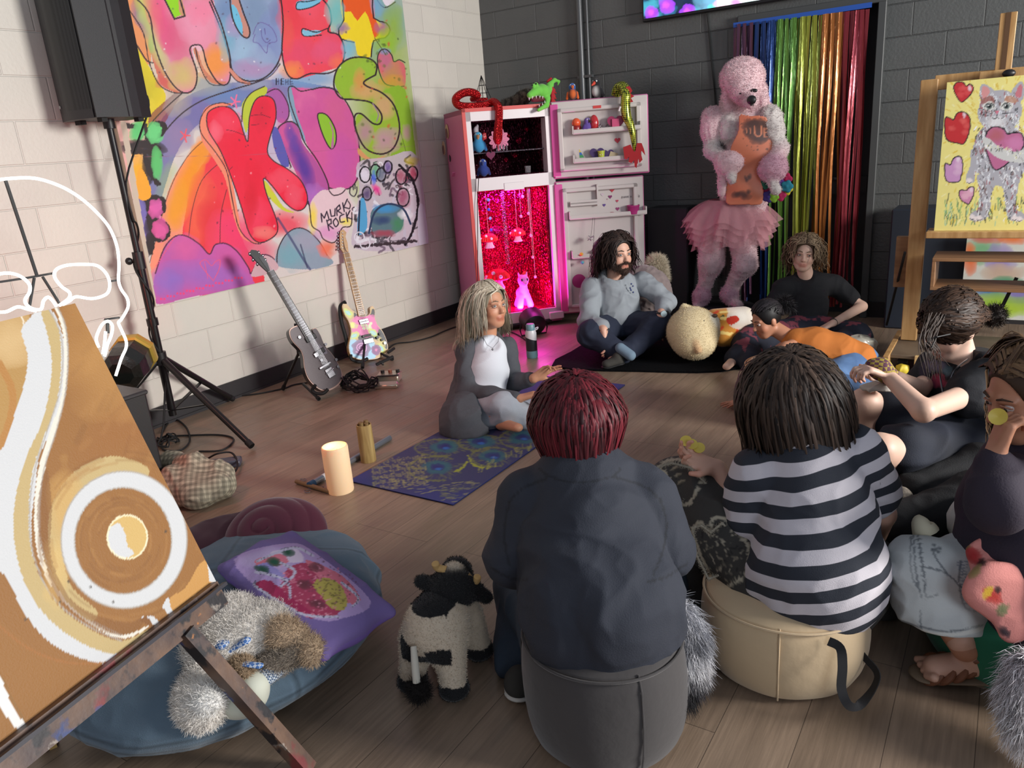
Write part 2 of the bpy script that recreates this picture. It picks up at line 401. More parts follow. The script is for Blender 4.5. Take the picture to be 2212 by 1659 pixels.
def panel(name,c00,c10,c11,c01,step,thick,m,parent,painter,side=(200,190,170),base=(230,230,225)):
    """a rectangular board; c00 top-left, c10 top-right, c11 bottom-right, c01 bottom-left (world); painter(Paint) in photo coordinates"""
    c00,c10,c11,c01 =[np.asarray(c,float) for c in (c00,c10,c11,c01)]
    nx =max(2,int(np.linalg.norm(c10-c00)/step));ny =max(2,int(np.linalg.norm(c01-c00)/step))
    u,v =np.meshgrid(np.linspace(0,1,nx+1),np.linspace(0,1,ny+1));u =u.ravel()[:,None];v =v.ravel()[:,None]
    V =c00*(1-u)*(1-v)+c10*u*(1-v)+c11*u*v+c01*(1-u)*v
    i =np.arange(nx)[None,:]+np.arange(ny)[:,None]*(nx+1);i =i.ravel();F =np.stack([i+nx+1,i+nx+2,i+1,i],1)
    X,Y =topx(V);pt =Paint(X,Y,base);painter(pt)
    n =nrm(np.cross(c10-c00,c01-c00))*thick;o =len(V);B =np.array([c00,c10,c11,c01]);V2 =np.vstack([V,B,B+n])
    F2 =np.vstack([F,[[o,o+4,o+5,o+1],[o+1,o+5,o+6,o+2],[o+2,o+6,o+7,o+3],[o+3,o+7,o+4,o],[o+4,o+7,o+6,o+5]]])
    return obj(name,mesh_np(V2,F2,np.vstack([np.clip(pt.C,0,1),np.tile(srgb(side),(8,1))])),m,parent,False)
# ================================================================ the room
WX,WY =-4.08,6.07
def block_mat(name,col,umap,shift,col2,gloss=.45,mort=None,bumpd=.006):
    m =mat(name,col,gloss,noise=.06,nscale=2.2,col2=col2);nt =m.node_tree;N =nt.nodes;L =nt.links;b =N['Principled BSDF']
    g =N.new('ShaderNodeNewGeometry');sp =N.new('ShaderNodeSeparateXYZ');L.new(g.outputs['Position'],sp.inputs[0]);cb =N.new('ShaderNodeCombineXYZ')
    L.new(sp.outputs[umap],cb.inputs[0]);L.new(sp.outputs[2],cb.inputs[1])
    mp =N.new('ShaderNodeMapping');mp.inputs['Location'].default_value =(shift+20*.4064,.2032*100-2.1046,0);L.new(cb.outputs[0],mp.inputs[0])
    br =N.new('ShaderNodeTexBrick');L.new(mp.outputs[0],br.inputs['Vector']);br.inputs['Scale'].default_value =1
    for k,v in (('Mortar Size',.005),('Mortar Smooth',.6),('Brick Width',.4064),('Row Height',.2032)):br.inputs[k].default_value =v
    br.inputs['Color1'].default_value =(1,1,1,1);br.inputs['Color2'].default_value =(.93,.93,.93,1);br.inputs['Mortar'].default_value =(mort or 1.03,)*3+(1,)
    old =b.inputs['Base Color'].links[0].from_socket;mm =N.new('ShaderNodeVectorMath');mm.operation ='MULTIPLY';L.new(old,mm.inputs[0]);L.new(br.outputs['Color'],mm.inputs[1]);L.new(mm.outputs[0],b.inputs['Base Color'])
    nz =N.new('ShaderNodeTexNoise');nz.inputs['Scale'].default_value =60;nz.inputs['Detail'].default_value =6;L.new(g.outputs['Position'],nz.inputs['Vector'])
    ma =N.new('ShaderNodeMath');ma.operation ='MULTIPLY_ADD';L.new(br.outputs['Fac'],ma.inputs[0]);ma.inputs[1].default_value =-1;
    m3 =N.new('ShaderNodeMath');m3.operation ='MULTIPLY';m3.inputs[1].default_value =.35;L.new(nz.outputs[0],m3.inputs[0]);L.new(m3.outputs[0],ma.inputs[2])
    bp =N.new('ShaderNodeBump');bp.inputs['Distance'].default_value =bumpd;L.new(ma.outputs[0],bp.inputs['Height']);L.new(bp.outputs[0],b.inputs['Normal'])
    return m
m_wl =block_mat('white_block_paint',(222,216,204),1,-.989+.2032,(212,206,196),bumpd=.0028,mort=1.0)
m_wd =block_mat('charcoal_block_paint',(92,94,93),0,.0701+.2032,(84,86,86),.42,.85,.008)
m_black =mat('black_plastic',(22,22,24),.45);m_blackm =mat('black_metal',(30,29,30),.35,metal=.3);m_rub =mat('black_rubber',(16,16,17),.7)
m_base =mat('baseboard_vinyl',(44,42,44),.5)
def structure(name,mb,m):return tag(mb.build(name,m,None,False),kind='structure')
structure('wall_left',MB().box((WX-.1,2.6,1.75),(.2,7.4,3.5)),m_wl)
# dark wall with a door recess behind the foil curtain
dx0,dx1,dz =-1.79,-.86,2.13
w =MB();w.box(((WX-.2+dx0)/2,WY+.1,1.75),(dx0-WX+.2,.2,3.5));w.box(((dx0+dx1)/2,WY+.1,(dz+3.5)/2),(dx1-dx0,.2,3.5-dz));w.box(((dx1+2.6)/2,WY+.1,1.75),(2.6-dx1,.2,3.5))
structure('wall_back',w,m_wd)
structure('door_1',MB().box(((dx0+dx1)/2,WY+.14,dz/2),(dx1-dx0,.05,dz)).box(((dx0+dx1)/2,WY+.11,.95),(dx1-dx0-.1,.03,.12)).tube([((dx0+dx1)/2+.3,WY+.1,1.0),((dx0+dx1)/2+.3,WY+.06,1.0),((dx0+dx1)/2+.2,WY+.06,1.0)],.012,8),mat('door_paint',(30,31,36),.5))
fr =MB()
for x in (dx0,dx1):fr.box((x,WY-.005,dz/2),(.05,.09,dz),bev=.004)
fr.box(((dx0+dx1)/2,WY-.005,dz+.02),(dx1-dx0+.05,.09,.05),bev=.004)
structure('trim_1',fr,mat('door_frame_paint',(70,72,72),.4))
structure('baseboard_left',MB().box((WX+.006,2.6,.057),(.012,7.3,.114)).box((WX+.012,2.6,.008),(.022,7.3,.016)),m_base)
bb =MB()
for a,b_ in ((WX,dx0-.03),(dx1+.03,2.6)):bb.box(((a+b_)/2,WY-.006,.057),(b_-a,.012,.114))
structure('baseboard_back',bb,m_base)
# vinyl plank floor
mf =mat('vinyl_plank',(118,103,88),.38,spec=.5);nt =mf.node_tree;N =nt.nodes;L =nt.links;b =N['Principled BSDF']
g =N.new('ShaderNodeNewGeometry');mp =N.new('ShaderNodeMapping');mp.inputs['Rotation'].default_value =(0,0,R_(-90));L.new(g.outputs['Position'],mp.inputs[0])
mp2 =N.new('ShaderNodeMapping');mp2.inputs['Location'].default_value =(20,20+.03,0);L.new(mp.outputs[0],mp2.inputs[0])
br =N.new('ShaderNodeTexBrick');L.new(mp2.outputs[0],br.inputs['Vector']);br.inputs['Scale'].default_value =1;br.offset =.37;br.offset_frequency =3
for k,v in (('Mortar Size',.0011),('Mortar Smooth',.2),('Brick Width',1.22),('Row Height',.18),('Bias',-.1)):br.inputs[k].default_value =v
br.inputs['Color1'].default_value =(*srgb((136,116,98)),1);br.inputs['Color2'].default_value =(*srgb((147,126,107)),1);br.inputs['Mortar'].default_value =(*srgb((88,74,62)),1)
def nzn(sc,stretch,det=6,dist=0):
    q =N.new('ShaderNodeMapping');q.inputs['Scale'].default_value =stretch;L.new(g.outputs['Position'],q.inputs[0]);n =N.new('ShaderNodeTexNoise');n.inputs['Scale'].default_value =sc;n.inputs['Detail'].default_value =det;n.inputs['Distortion'].default_value =dist;L.new(q.outputs[0],n.inputs['Vector']);return n
n1 =nzn(3,(4.5,.7,1),8,.6);n2 =nzn(40,(2.5,.12,1));n3 =nzn(1.1,(1,1,1),4)
def rngm(s,a,b_,lo=.3,hi=.7):q =N.new('ShaderNodeMapRange');q.inputs[1].default_value =lo;q.inputs[2].default_value =hi;q.inputs[3].default_value =a;q.inputs[4].default_value =b_;L.new(s,q.inputs[0]);return q.outputs[0]
cur =br.outputs['Color']
for s in (rngm(n1.outputs[0],.80,1.10),rngm(n2.outputs[0],.84,1.10),rngm(n3.outputs[0],.92,1.08)):
    q =N.new('ShaderNodeVectorMath');q.operation ='MULTIPLY';L.new(cur,q.inputs[0]);L.new(s,q.inputs[1]);cur =q.outputs[0]
L.new(cur,b.inputs['Base Color']);L.new(rngm(n1.outputs[0],.30,.50),b.inputs['Roughness'])
bp =N.new('ShaderNodeBump');bp.inputs['Distance'].default_value =.0012;bp.inputs['Strength'].default_value =.6;ad =N.new('ShaderNodeMath');ad.operation ='SUBTRACT';L.new(n2.outputs[0],ad.inputs[0]);L.new(br.outputs['Fac'],ad.inputs[1]);L.new(ad.outputs[0],bp.inputs['Height']);L.new(bp.outputs[0],b.inputs['Normal'])
structure('floor',MB().box((-.9,2.6,-.05),(7.2,7.4,.1)),mf)
# conduit pipes on the dark wall
t =thing('conduit_pipe','dark grey vertical conduit pipes clamped to charcoal block wall above fridge','pipe',PY(1266,200,WY))
px_ =PY(1266,100,WY)[0]
MB().cyl((px_-.03,WY-.035,0),(px_-.03,WY-.035,3.4),.024,14).build('pipe',mat('grey_pipe',(88,90,92),.35,metal=.2),t)
MB().cyl((px_+.03,WY-.025,0),(px_+.03,WY-.025,3.4),.011,10).build('pipe',MATS['grey_pipe'],t)
MB().box((px_,WY-.03,PY(1266,166,WY)[2]),(.13,.04,.02)).build('clamp',MATS['grey_pipe'],t)
# ---------------------------------------------------------------- mural board
mPaint =mat('paint_pigment',attr=True,rough=.42,noise=.05,nscale=30)
def mural(p):
    z =2.44;p.t =lambda q:(260+q[0]/z,q[1]/z);p.sc =1/z
    K =(52,38,44);F =p.fill;S =p.stroke;B =p.blob
    for a in [(300,100,300,160,(236,200,208)),(100,500,200,300,(222,200,178)),(60,820,200,200,(236,178,170)),(1380,600,180,420,(150,178,56)),(700,700,250,300,(188,176,200)),(1300,80,220,180,(132,168,150))]:B(*a[:4],a[4],1)
    F([(30,0),(130,0),(160,330),(60,260)],(236,152,96));F([(30,190),(130,320),(200,430),(240,520),(180,640),(90,640)],(226,206,44))
    B(130,480,60,90,(204,186,40),.6);B(120,560,50,40,(236,216,60),.7);S([(20,190),(80,230),(140,320),(190,330)],8,K)
    # arch band behind KIDS
    F([(90,900),(170,700),(280,560),(430,470),(640,430),(860,420),(1000,440),(1150,480),(900,560),(640,560),(430,640),(300,800),(230,1000),(160,1200)],(126,124,170))
    B(420,600,110,70,(118,112,168));B(300,720,70,80,(150,128,168));B(560,500,120,50,(100,136,186));B(980,420,160,40,(112,158,200));B(700,440,80,30,(150,160,180))
    F([(150,620),(300,480),(350,440),(250,620),(190,720)],(140,56,68),.8);B(300,540,60,60,(170,160,150),.8);B(440,450,120,50,(158,164,158),.8)
    S([(130,900),(190,760),(300,620),(430,530),(600,470),(700,440),(790,400),(840,340)],7,K);S([(90,760),(170,640),(270,540),(340,480)],6,K)
    # rainbow rays
    F([(220,1420),(250,1150),(330,900),(430,740),(520,760),(560,900),(600,1130),(660,1300),(760,1500),(500,1560),(200,1520)],(238,60,72))
    F([(150,1500),(200,1200),(270,960),(360,820),(430,740),(470,800),(380,960),(330,1200),(300,1420)],(246,148,118));B(360,960,50,190,(244,150,20),.95,.3);B(300,1080,40,120,(240,158,36),.9,.2);B(430,800,46,60,(240,150,40),.9)
    B(420,1100,60,170,(240,100,70),.9,.15);B(470,1150,50,130,(226,50,60),.9,.1);B(560,1300,90,160,(238,70,100),.9);B(700,1330,120,90,(226,70,110),.8);B(880,1180,100,60,(230,60,84),.9);B(620,1210,90,90,(240,60,110),.8)
    B(240,950,40,90,(160,200,80),.35,.3)
    for q in ([(130,1480),(190,1250),(260,1000),(350,830),(440,740)],[(360,1250),(380,1100),(430,950),(520,860)],[(525,1290),(530,1130),(560,1000)],[(130,1100),(150,980),(190,880)]):S(q,3.5,K)
    # bubble H
    F([(60,-30),(150,-30),(250,300),(330,430),(380,480),(330,495),(230,460),(190,380),(130,180)],(214,120,96));B(110,90,30,80,(130,110,150),.9,-.4);B(165,230,16,40,(92,178,84),.9);B(230,430,40,30,(214,96,90),.9)
    F([(90,-40),(150,80),(180,250),(230,380),(290,470),(345,492),(390,460),(402,380),(375,250),(395,235),(435,250),(470,370),(530,440),(575,425),(572,300),(530,150),(490,40),(470,-40)],(222,140,160),curve=4)
    B(150,60,50,110,(196,214,90),.9,-.35);B(195,260,34,150,(200,204,130),.8,-.4);B(210,90,50,160,(238,70,130),.85,-.3);B(290,210,60,110,(222,90,130),.8,-.3);B(400,120,80,110,(238,152,180),.8);B(330,400,70,70,(210,190,110),.85);B(500,330,70,80,(240,150,50),.9);B(420,60,60,60,(240,130,160),.8);B(560,220,30,80,(190,190,110),.6)
    F([(235,-10),(305,-10),(335,70),(285,95)],(150,216,30),curve=0);F([(305,-10),(325,-10),(345,80),(330,95),(310,60)],(206,150,110),curve=0);S([(225,-20),(285,100),(340,85),(310,-20)],9,K,0)
    F([(385,265),(405,262),(440,360),(500,420),(560,430),(530,445),(470,430),(420,350)],(206,130,100));
    S([(70,-20),(150,70),(180,230),(230,370),(290,460),(345,490),(392,462),(403,380),(366,262),(400,236),(432,252),(460,350),(520,440),(572,432),(578,330),(540,180),(470,10)],8,K);S([(30,30),(120,170),(150,320),(200,440),(270,485),(330,490)],6,K);S([(395,250),(420,350),(470,440),(540,448)],5,K)
    # bubble U
    F([(490,-40),(530,130),(575,260),(585,350),(640,410),(730,425),(810,380),(850,280),(855,120),(850,0),(820,-60),(600,-60)],(140,160,192))
    for a in [(560,60,50,90,(110,140,180)),(700,70,60,90,(120,146,176)),(790,200,60,110,(124,140,190)),(640,260,60,60,(156,190,214)),(560,200,40,90,(120,176,200)),(700,360,90,40,(176,140,180)),(820,60,30,60,(120,130,170)),(740,300,60,40,(150,170,200)),(600,130,40,60,(170,150,190))]:B(*a,.8)
    F([(585,-30),(600,100),(640,190),(670,195),(680,150),(640,60),(625,-30)],(198,140,124));F([(585,30),(598,110),(630,170),(645,190),(640,120),(610,40)],(110,190,220))
    S([(575,-30),(590,90),(630,175),(670,200),(682,160),(650,70),(620,-20)],8,K);S([(470,-20),(530,120),(575,280),(590,370),(660,425),(750,415),(820,350),(855,250),(858,100),(835,-20)],8,K)
    F([(580,360),(640,420),(700,440),(640,440),(585,400)],(210,140,120));S([(575,380),(620,430),(700,440)],5,K)
    S([(700,180),(720,130),(750,120),(800,150),(825,215),(780,230),(770,280),(730,230),(700,220),(710,180)],4,(110,100,160));S([(742,160),(748,200),(770,225),(790,210)],4,(100,90,150));S([(760,150),(764,180)],4,(100,90,150))
    # bubble E
    F([(860,-40),(850,100),(855,250),(870,370),(910,415),(1000,400),(1080,375),(1150,350),(1180,280),(1160,190),(1110,165),(1110,90),(1090,30),(1080,-40)],(236,74,90))
    for a in [(900,60,60,100,(228,60,70)),(1050,100,60,50,(240,80,96)),(960,280,90,60,(222,76,110)),(1100,260,70,70,(228,90,130)),(900,370,50,40,(240,150,70)),(1150,330,40,40,(244,120,80)),(1000,30,60,50,(240,90,110)),(880,180,30,90,(230,90,80))]:B(*a,.7)
    F([(930,10),(990,0),(1060,0),(1000,40),(935,50)],(120,190,220));F([(958,150),(980,160),(1060,160),(1040,180),(970,190)],(130,190,215));S([(1060,-10),(990,8),(935,12),(932,50),(1000,40),(1050,15)],6,K);S([(1090,150),(1030,170),(962,150),(968,190),(1060,185)],6,K)
    S([(845,-20),(858,120),(852,280),(880,390),(930,416),(1000,388),(1100,385),(1165,340),(1182,260),(1150,185),(1095,165),(1112,110),(1100,40),(1060,-10)],8,K)
    # star
    F([(1160,-20),(1175,110),(1150,170),(1170,205),(1235,225),(1250,290),(1320,300),(1325,225),(1400,200),(1420,150),(1330,95),(1330,-20)],(240,212,40),curve=2);F([(1170,-20),(1180,60),(1215,60),(1250,110),(1290,60),(1320,130),(1340,200),(1370,160),(1340,90),(1330,-20)],(232,92,34),curve=2);B(1170,150,30,24,(150,110,160),.9);B(1385,150,40,30,(170,110,140),.9)
    F([(1380,-20),(1400,30),(1440,10),(1445,-20)],(230,220,230));S([(1340,-20),(1390,40),(1450,10)],5,K);B(1350,30,30,50,(120,170,210),.8)
    S([(1168,-20),(1178,105),(1150,150),(1165,205),(1232,222)],7,K,2);S([(1330,-20),(1335,95),(1400,120),(1422,160),(1395,200),(1335,215),(1322,300)],7,K,2)
    B(1130,60,40,70,(110,190,190),.8);B(1200,260,30,50,(120,186,210),.8);B(1440,130,40,90,(150,180,50),.8);B(1400,230,50,60,(150,190,40),.9)
    # heart top right
    F([(1400,262),(1425,290),(1440,320),(1470,320),(1500,350),(1500,455),(1460,455),(1400,440),(1370,380),(1355,310),(1370,265)],(214,108,110));B(1400,320,30,50,(190,110,140),.8);B(1430,430,50,30,(240,130,60),.8);B(1390,270,30,16,(110,150,190),.8);S([(1495,455),(1450,455),(1395,440),(1365,380),(1355,310),(1370,268),(1400,260),(1430,290),(1442,325),(1470,315),(1500,330)],6,K)
    # green right field
    F([(1370,500),(1500,470),(1560,830),(1560,870),(1440,880),(1430,780),(1480,680),(1440,560)],(136,176,50));B(1440,600,60,200,(142,184,48),.6);S([(1340,200),(1400,290)],4,(90,90,50));S([(1460,640),(1500,780),(1520,870)],3,(90,100,50));B(1510,700,20,40,(186,140,150),.8)
    # D (magenta)
    F([(900,480),(920,460),(1010,470),(1060,462),(1130,480),(1200,560),(1240,660),(1260,800),(1262,920),(1220,985),(1160,1000),(1090,990),(1060,930),(1000,800),(960,700),(920,580)],(206,92,152));B(980,540,50,60,(216,110,160),.7);B(1160,860,70,120,(196,86,168),.7);B(1000,600,50,70,(196,80,150),.6);B(1130,560,50,70,(210,96,140),.6)
    F([(1042,600),(1090,610),(1130,680),(1135,750),(1110,782),(1080,740),(1050,660)],(140,190,50));S([(1042,600),(1090,608),(1132,680),(1136,750),(1112,785),(1080,740),(1050,660)],7,K,closed=True);F([(1100,640),(1120,680),(1125,770),(1110,776),(1118,700)],(180,110,150))
    F([(890,460),(905,480),(930,600),(975,730),(960,740),(910,640),(880,520)],(128,160,180));S([(1010,470),(950,480),(910,455),(885,470),(900,560),(960,720)],6,K);S([(1010,472),(1070,460),(1140,480),(1210,570),(1250,700),(1262,880),(1225,980),(1150,1002),(1090,985)],7,K)
    # S (green)
    F([(1130,440),(1150,360),(1210,310),(1290,305),(1345,330),(1345,390),(1300,430),(1310,455),(1380,490),(1440,560),(1470,660),(1450,760),(1390,810),(1310,790),(1260,730),(1240,640),(1260,600),(1300,620),(1350,655),(1370,620),(1340,560),(1260,530),(1180,520)],(150,182,56))
    for a in [(1180,420,40,60,(146,186,50)),(1290,360,50,40,(150,190,60)),(1300,480,70,40,(214,160,110)),(1390,560,50,60,(210,160,120)),(1400,740,60,60,(190,140,160)),(1290,700,40,60,(180,130,150)),(1260,420,30,50,(214,150,80)),(1340,620,24,40,(140,190,60))]:B(*a,.85)
    S([(1345,395),(1350,340),(1300,305),(1210,308),(1145,360),(1125,450),(1160,515),(1230,525),(1320,540),(1375,600),(1370,650),(1330,650),(1270,600),(1236,610),(1240,680),(1290,780),(1370,812),(1440,780),(1472,680),(1445,560),(1380,490),(1300,455),(1285,430),(1345,395)],9,K);S([(1330,545),(1360,600),(1350,640)],5,(150,120,150));F([(1255,780),(1320,835),(1400,820),(1330,850),(1260,820)],(210,150,100))
    # back bubble of i / purple
    F([(770,480),(840,470),(890,560),(880,640),(830,640),(800,560)],(168,92,160));S([(770,490),(830,470),(880,540),(888,610),(860,650)],6,K)
    # i
    F([(830,680),(860,650),(900,640),(940,680),(960,750),(1010,820),(1060,900),(1095,980),(1080,1070),(1030,1100),(985,1070),(960,1000),(920,900),(870,800)],(176,84,150));B(960,870,36,120,(84,56,150),.95,-.35);B(1020,1030,50,50,(170,110,190),.85);B(860,700,28,60,(210,90,150),.8,-.3);B(900,720,24,60,(96,70,160),.8,-.3)
    S([(985,1070),(1030,1102),(1082,1070),(1098,980),(1040,850),(970,750),(940,670),(895,640),(845,660),(830,700),(870,800),(900,880)],7,K);F([(800,690),(830,680),(890,860),(850,870),(810,780)],(90,90,170))
    # K
    F([(420,660),(440,580),(500,545),(590,545),(560,560),(470,600),(470,700),(560,850),(600,1010),(620,1120),(650,1250),(740,1280),(650,1260),(600,1150),(555,950),(500,850),(430,740)],(240,140,110));F([(640,560),(680,500),(760,455),(770,490),(700,560),(680,640),(660,700)],(186,200,60));F([(760,950),(800,1000),(860,1090),(920,1120),(860,1110),(800,1060),(755,990)],(200,206,60))
    F([(455,640),(465,590),(520,562),(580,570),(625,620),(650,700),(675,745),(680,620),(710,530),(760,505),(810,530),(820,620),(790,720),(775,800),(810,850),(880,890),(950,950),(985,1030),(975,1090),(930,1110),(870,1070),(800,980),(755,940),(770,1020),(820,1150),(828,1220),(790,1260),(730,1275),(680,1230),(640,1100),(590,950),(530,800),(470,700)],(232,40,66))
    for a in [(560,640,60,50,(240,70,96)),(740,600,40,70,(210,36,60)),(620,820,70,90,(232,30,60)),(860,950,70,50,(238,84,104)),(920,1040,40,50,(234,90,110)),(720,1150,60,80,(240,66,96)),(700,950,40,90,(226,30,56)),(760,1230,50,30,(240,130,120)),(500,700,30,50,(246,110,130)),(690,1080,30,90,(214,30,50))]:B(*a,.75)
    S([(455,640),(465,590),(520,562),(580,570),(625,620),(650,700),(672,745),(680,620),(710,530),(760,505),(810,530),(820,620),(790,720),(775,800),(810,850),(880,890),(950,950),(985,1030),(975,1090),(930,1110),(870,1070),(800,980),(755,940),(770,1020),(820,1150),(828,1220),(790,1260),(730,1278),(680,1230),(640,1100),(590,950),(530,800),(470,700)],6,K,closed=True)
    S([(600,560),(540,542),(470,560),(425,620),(425,700),(500,800),(560,900),(590,1050),(625,1200),(690,1275),(740,1285)],5,K);S([(640,640),(650,550),(690,490),(760,455)],6,K)
    p.speck(46,(490,560,960,1240),(2,5),[(120,30,50),(90,40,60),(244,150,160)],3,.8);p.speck(60,(150,0,1200,420),(2,5),[(80,60,80),(240,240,240),(90,70,90)],4,.7);p.speck(50,(1240,100,1520,860),(3,8),[(60,70,40),(90,110,40),(200,80,60)],5,.7)
    for q in ([(560,685),(600,692),(660,716)],[(690,610),(740,604),(790,620)],[(570,900),(590,880)],[(690,660),(730,655)]):S(q,3,(90,30,50))
    # stars on arch
    for (x,y,c) in ((340,715,(240,90,100)),(605,535,(240,110,150))):
        for k in range(5):a =k*2*pi/5;S([(x,y),(x+26*cos(a),y+36*sin(a))],7,c,0)
    # clouds / hearts below
    F([(180,1600),(185,1440),(230,1310),(290,1245),(350,1245),(420,1290),(470,1340),(500,1290),(560,1285),(620,1330),(670,1400),(700,1480),(700,1520),(400,1560)],(196,92,168));B(430,1450,200,70,(160,104,190),.9);B(330,1300,70,50,(216,96,160),.8);B(250,1500,70,60,(140,110,200),.7);B(560,1350,60,50,(206,90,160),.7)
    S([(185,1440),(230,1310),(290,1245),(350,1245),(420,1290),(470,1340),(500,1290),(560,1285),(620,1330),(675,1410),(690,1440),(740,1350),(790,1350),(830,1390)],7,(90,40,70))
    S([(490,1480),(440,1420),(420,1385),(450,1370),(480,1400),(500,1380),(525,1370),(520,1420),(490,1480)],4,(230,90,130));S([(460,1470),(445,1380)],3,(230,90,130))
    for k in range(26):B(215+k*17,1575-k*4.6+6*sin(k*2.1),5,5,(250,60,110),1)
    for k in range(14):B(190+k*7,1400-k*11,4,4,(240,90,120),.9)
    F([(825,1400),(830,1320),(870,1240),(930,1200),(990,1215),(1050,1270),(1090,1340),(1120,1390),(1000,1420)],(138,158,172));B(900,1350,60,60,(110,170,180),.7);B(980,1270,60,50,(160,160,176),.7);S([(825,1400),(830,1320),(870,1240),(930,1202),(990,1217),(1050,1275),(1090,1345)],6,K);S([(830,1150),(900,1260),(960,1360),(1000,1420)],12,(60,70,110),a=.8);S([(950,1290),(985,1410)],8,(50,60,90),a=.8)
    F([(700,1420),(740,1350),(800,1360),(830,1420),(700,1460)],(206,170,176));B(1090,1310,40,40,(236,110,70),.9)
    # MURK ROCK bubble
    F([(1000,1080),(1050,1010),(1100,1000),(1180,990),(1210,1050),(1235,1120),(1200,1220),(1150,1280),(1080,1260),(1020,1200)],(222,196,200));B(1015,1150,20,60,(236,214,60),.9);B(1190,1170,30,20,(236,220,80),.9);B(1100,1230,60,30,(214,120,190),.6)
    S([(990,1060),(1000,1110),(1010,1190),(1050,1220),(1070,1260),(1120,1280),(1150,1250),(1170,1200),(1215,1190),(1220,1120)],6,K);S([(1100,1005),(1125,1030),(1165,1020),(1185,1000)],6,K)
    T =lambda s:[S(q,7,(40,34,50),0) for q in s]
    T([[(1062,1170),(1058,1125),(1075,1150),(1088,1115),(1100,1155)],[(1105,1105),(1112,1140),(1130,1138),(1132,1100)],[(1142,1135),(1140,1095),(1155,1080),(1160,1100),(1145,1112),(1166,1125)],[(1172,1070),(1180,1115)],[(1196,1050),(1177,1092),(1206,1100)],[(1088,1160),(1100,1215)],[(1088,1165),(1110,1155),(1112,1178),(1096,1185),(1122,1205)]])
    S([(1135,1150),(1122,1170),(1135,1195),(1150,1175),(1135,1150)],7,(40,34,50));S([(1178,1130),(1158,1140),(1160,1170),(1182,1168)],7,(40,34,50));T([[(1190,1120),(1198,1168)],[(1210,1110),(1193,1145),(1222,1155)]])
    S([(1212,985),(1210,1020),(1232,1035),(1246,1010),(1246,985)],6,(50,40,60));S([(1226,975),(1228,1000)],6,(50,40,60),0);S([(1236,970),(1237,995)],6,(50,40,60),0);S([(1222,1100),(1232,1092),(1242,1105),(1232,1116),(1222,1104)],6,(50,40,60));S([(1200,1060),(1212,1080),(1208,1100)],6,K)
    for x in (822,848):T([[(x,415),(x,445)]]);
    for q in ([(834,415),(834,445)],[(822,430),(834,430)],[(848,415),(862,415)],[(848,430),(860,430)],[(848,445),(862,443)],[(872,418),(872,446)],[(884,416),(884,446)],[(872,432),(884,432)],[(895,416),(895,445)],[(895,416),(908,416)],[(895,430),(906,430)],[(895,444),(910,442)]):S(q,4,(60,60,90),0)
    # sketchy flowers, black and white
    F([(1250,860),(1400,830),(1570,830),(1625,1290),(1500,1320),(1240,1310),(1230,1180),(1260,1000)],(196,180,196),.85)
    G =random.Random(11)
    for k in range(70):
        x,y =G.uniform(1250,1580),G.uniform(860,1290);a =G.uniform(0,6.3);l =G.uniform(20,60);S([(x,y),(x+l*cos(a),y+l*sin(a)),(x+l*cos(a+.9),y+l*sin(a+.9))],G.uniform(6,16),G.choice([(36,34,40),(60,56,66),(36,34,40),(230,228,236),(196,190,206),(110,90,110)]),a=.85,rough=.8)
    for (x,y,r,c) in ((1290,920,26,(222,216,230)),(1345,905,24,(90,170,120)),(1300,1020,22,(80,60,110)),(1375,920,22,(110,120,140)),(1480,930,26,(170,90,110)),(1540,915,24,(190,70,100)),(1490,1040,30,(160,80,110)),(1410,880,20,(120,100,160))):B(x,y,r,r*1.5,c,.9);S([(x+r*1.1*cos(a),y+r*1.6*sin(a)) for a in np.linspace(0,6.3,12)],8,(30,30,36),rough=.6)
    F([(1250,1230),(1262,1060),(1290,1060),(1300,1200)],(84,160,206));F([(1320,1120),(1370,1080),(1440,1075),(1490,1110),(1480,1210),(1380,1250),(1330,1220)],(90,120,130));B(1400,1100,60,20,(60,150,210));B(1380,1160,40,20,(40,60,110));B(1460,1180,26,34,(70,140,90));B(1390,1230,50,16,(170,60,80));B(1500,1130,30,24,(236,236,240));S([(1255,1240),(1262,1060)],9,(34,40,60));S([(1310,1230),(1340,1120),(1410,1075),(1490,1100),(1530,1180)],11,(40,60,90));B(1350,1000,16,30,(230,60,150),.9,-.6);B(1335,940,10,30,(80,110,220),.9)
    S([(1470,870),(1540,950),(1570,1080),(1540,1220),(1500,1290)],14,(30,28,34),rough=1);S([(1240,1300),(1350,1290),(1450,1280),(1560,1270)],16,(60,50,56),rough=2)
    for (x,y) in ((1260,1250),(1290,1285)):S([(x+26*cos(a),y+26*sin(a)) for a in np.linspace(0,6.3,10)],6,(220,216,226))
    B(1535,850,30,20,(200,180,60),.8);F([(1570,1100),(1600,1090),(1622,1285),(1575,1290)],(214,206,222))
    # left dark flowers
    for (x,y,rx,ry,c) in ((90,690,34,44,(92,206,120)),(180,705,36,50,(100,214,120)),(185,850,30,70,(96,196,110)),(95,900,40,90,(246,180,40)),(110,1120,26,50,(120,110,180)),(185,1100,34,46,(226,96,170)),(205,1210,40,50,(230,92,160)),(130,1230,34,90,(130,110,190))):B(x,y,rx,ry,c,1,pw=4)
    for q in ([(60,770),(120,750),(200,780)],[(40,800),(130,800),(210,820)],[(130,820),(150,900),(190,960),(200,970)],[(130,660),(150,740),(220,700),(230,660),(190,650)],[(30,660),(80,670)],[(150,1040),(220,1050),(225,1110),(160,1150),(200,1160),(250,1200),(240,1250),(180,1260),(160,1180)],[(80,1050),(130,1050),(150,1150),(170,1250),(160,1330)]):S(q,26,(46,32,34),rough=1.6)
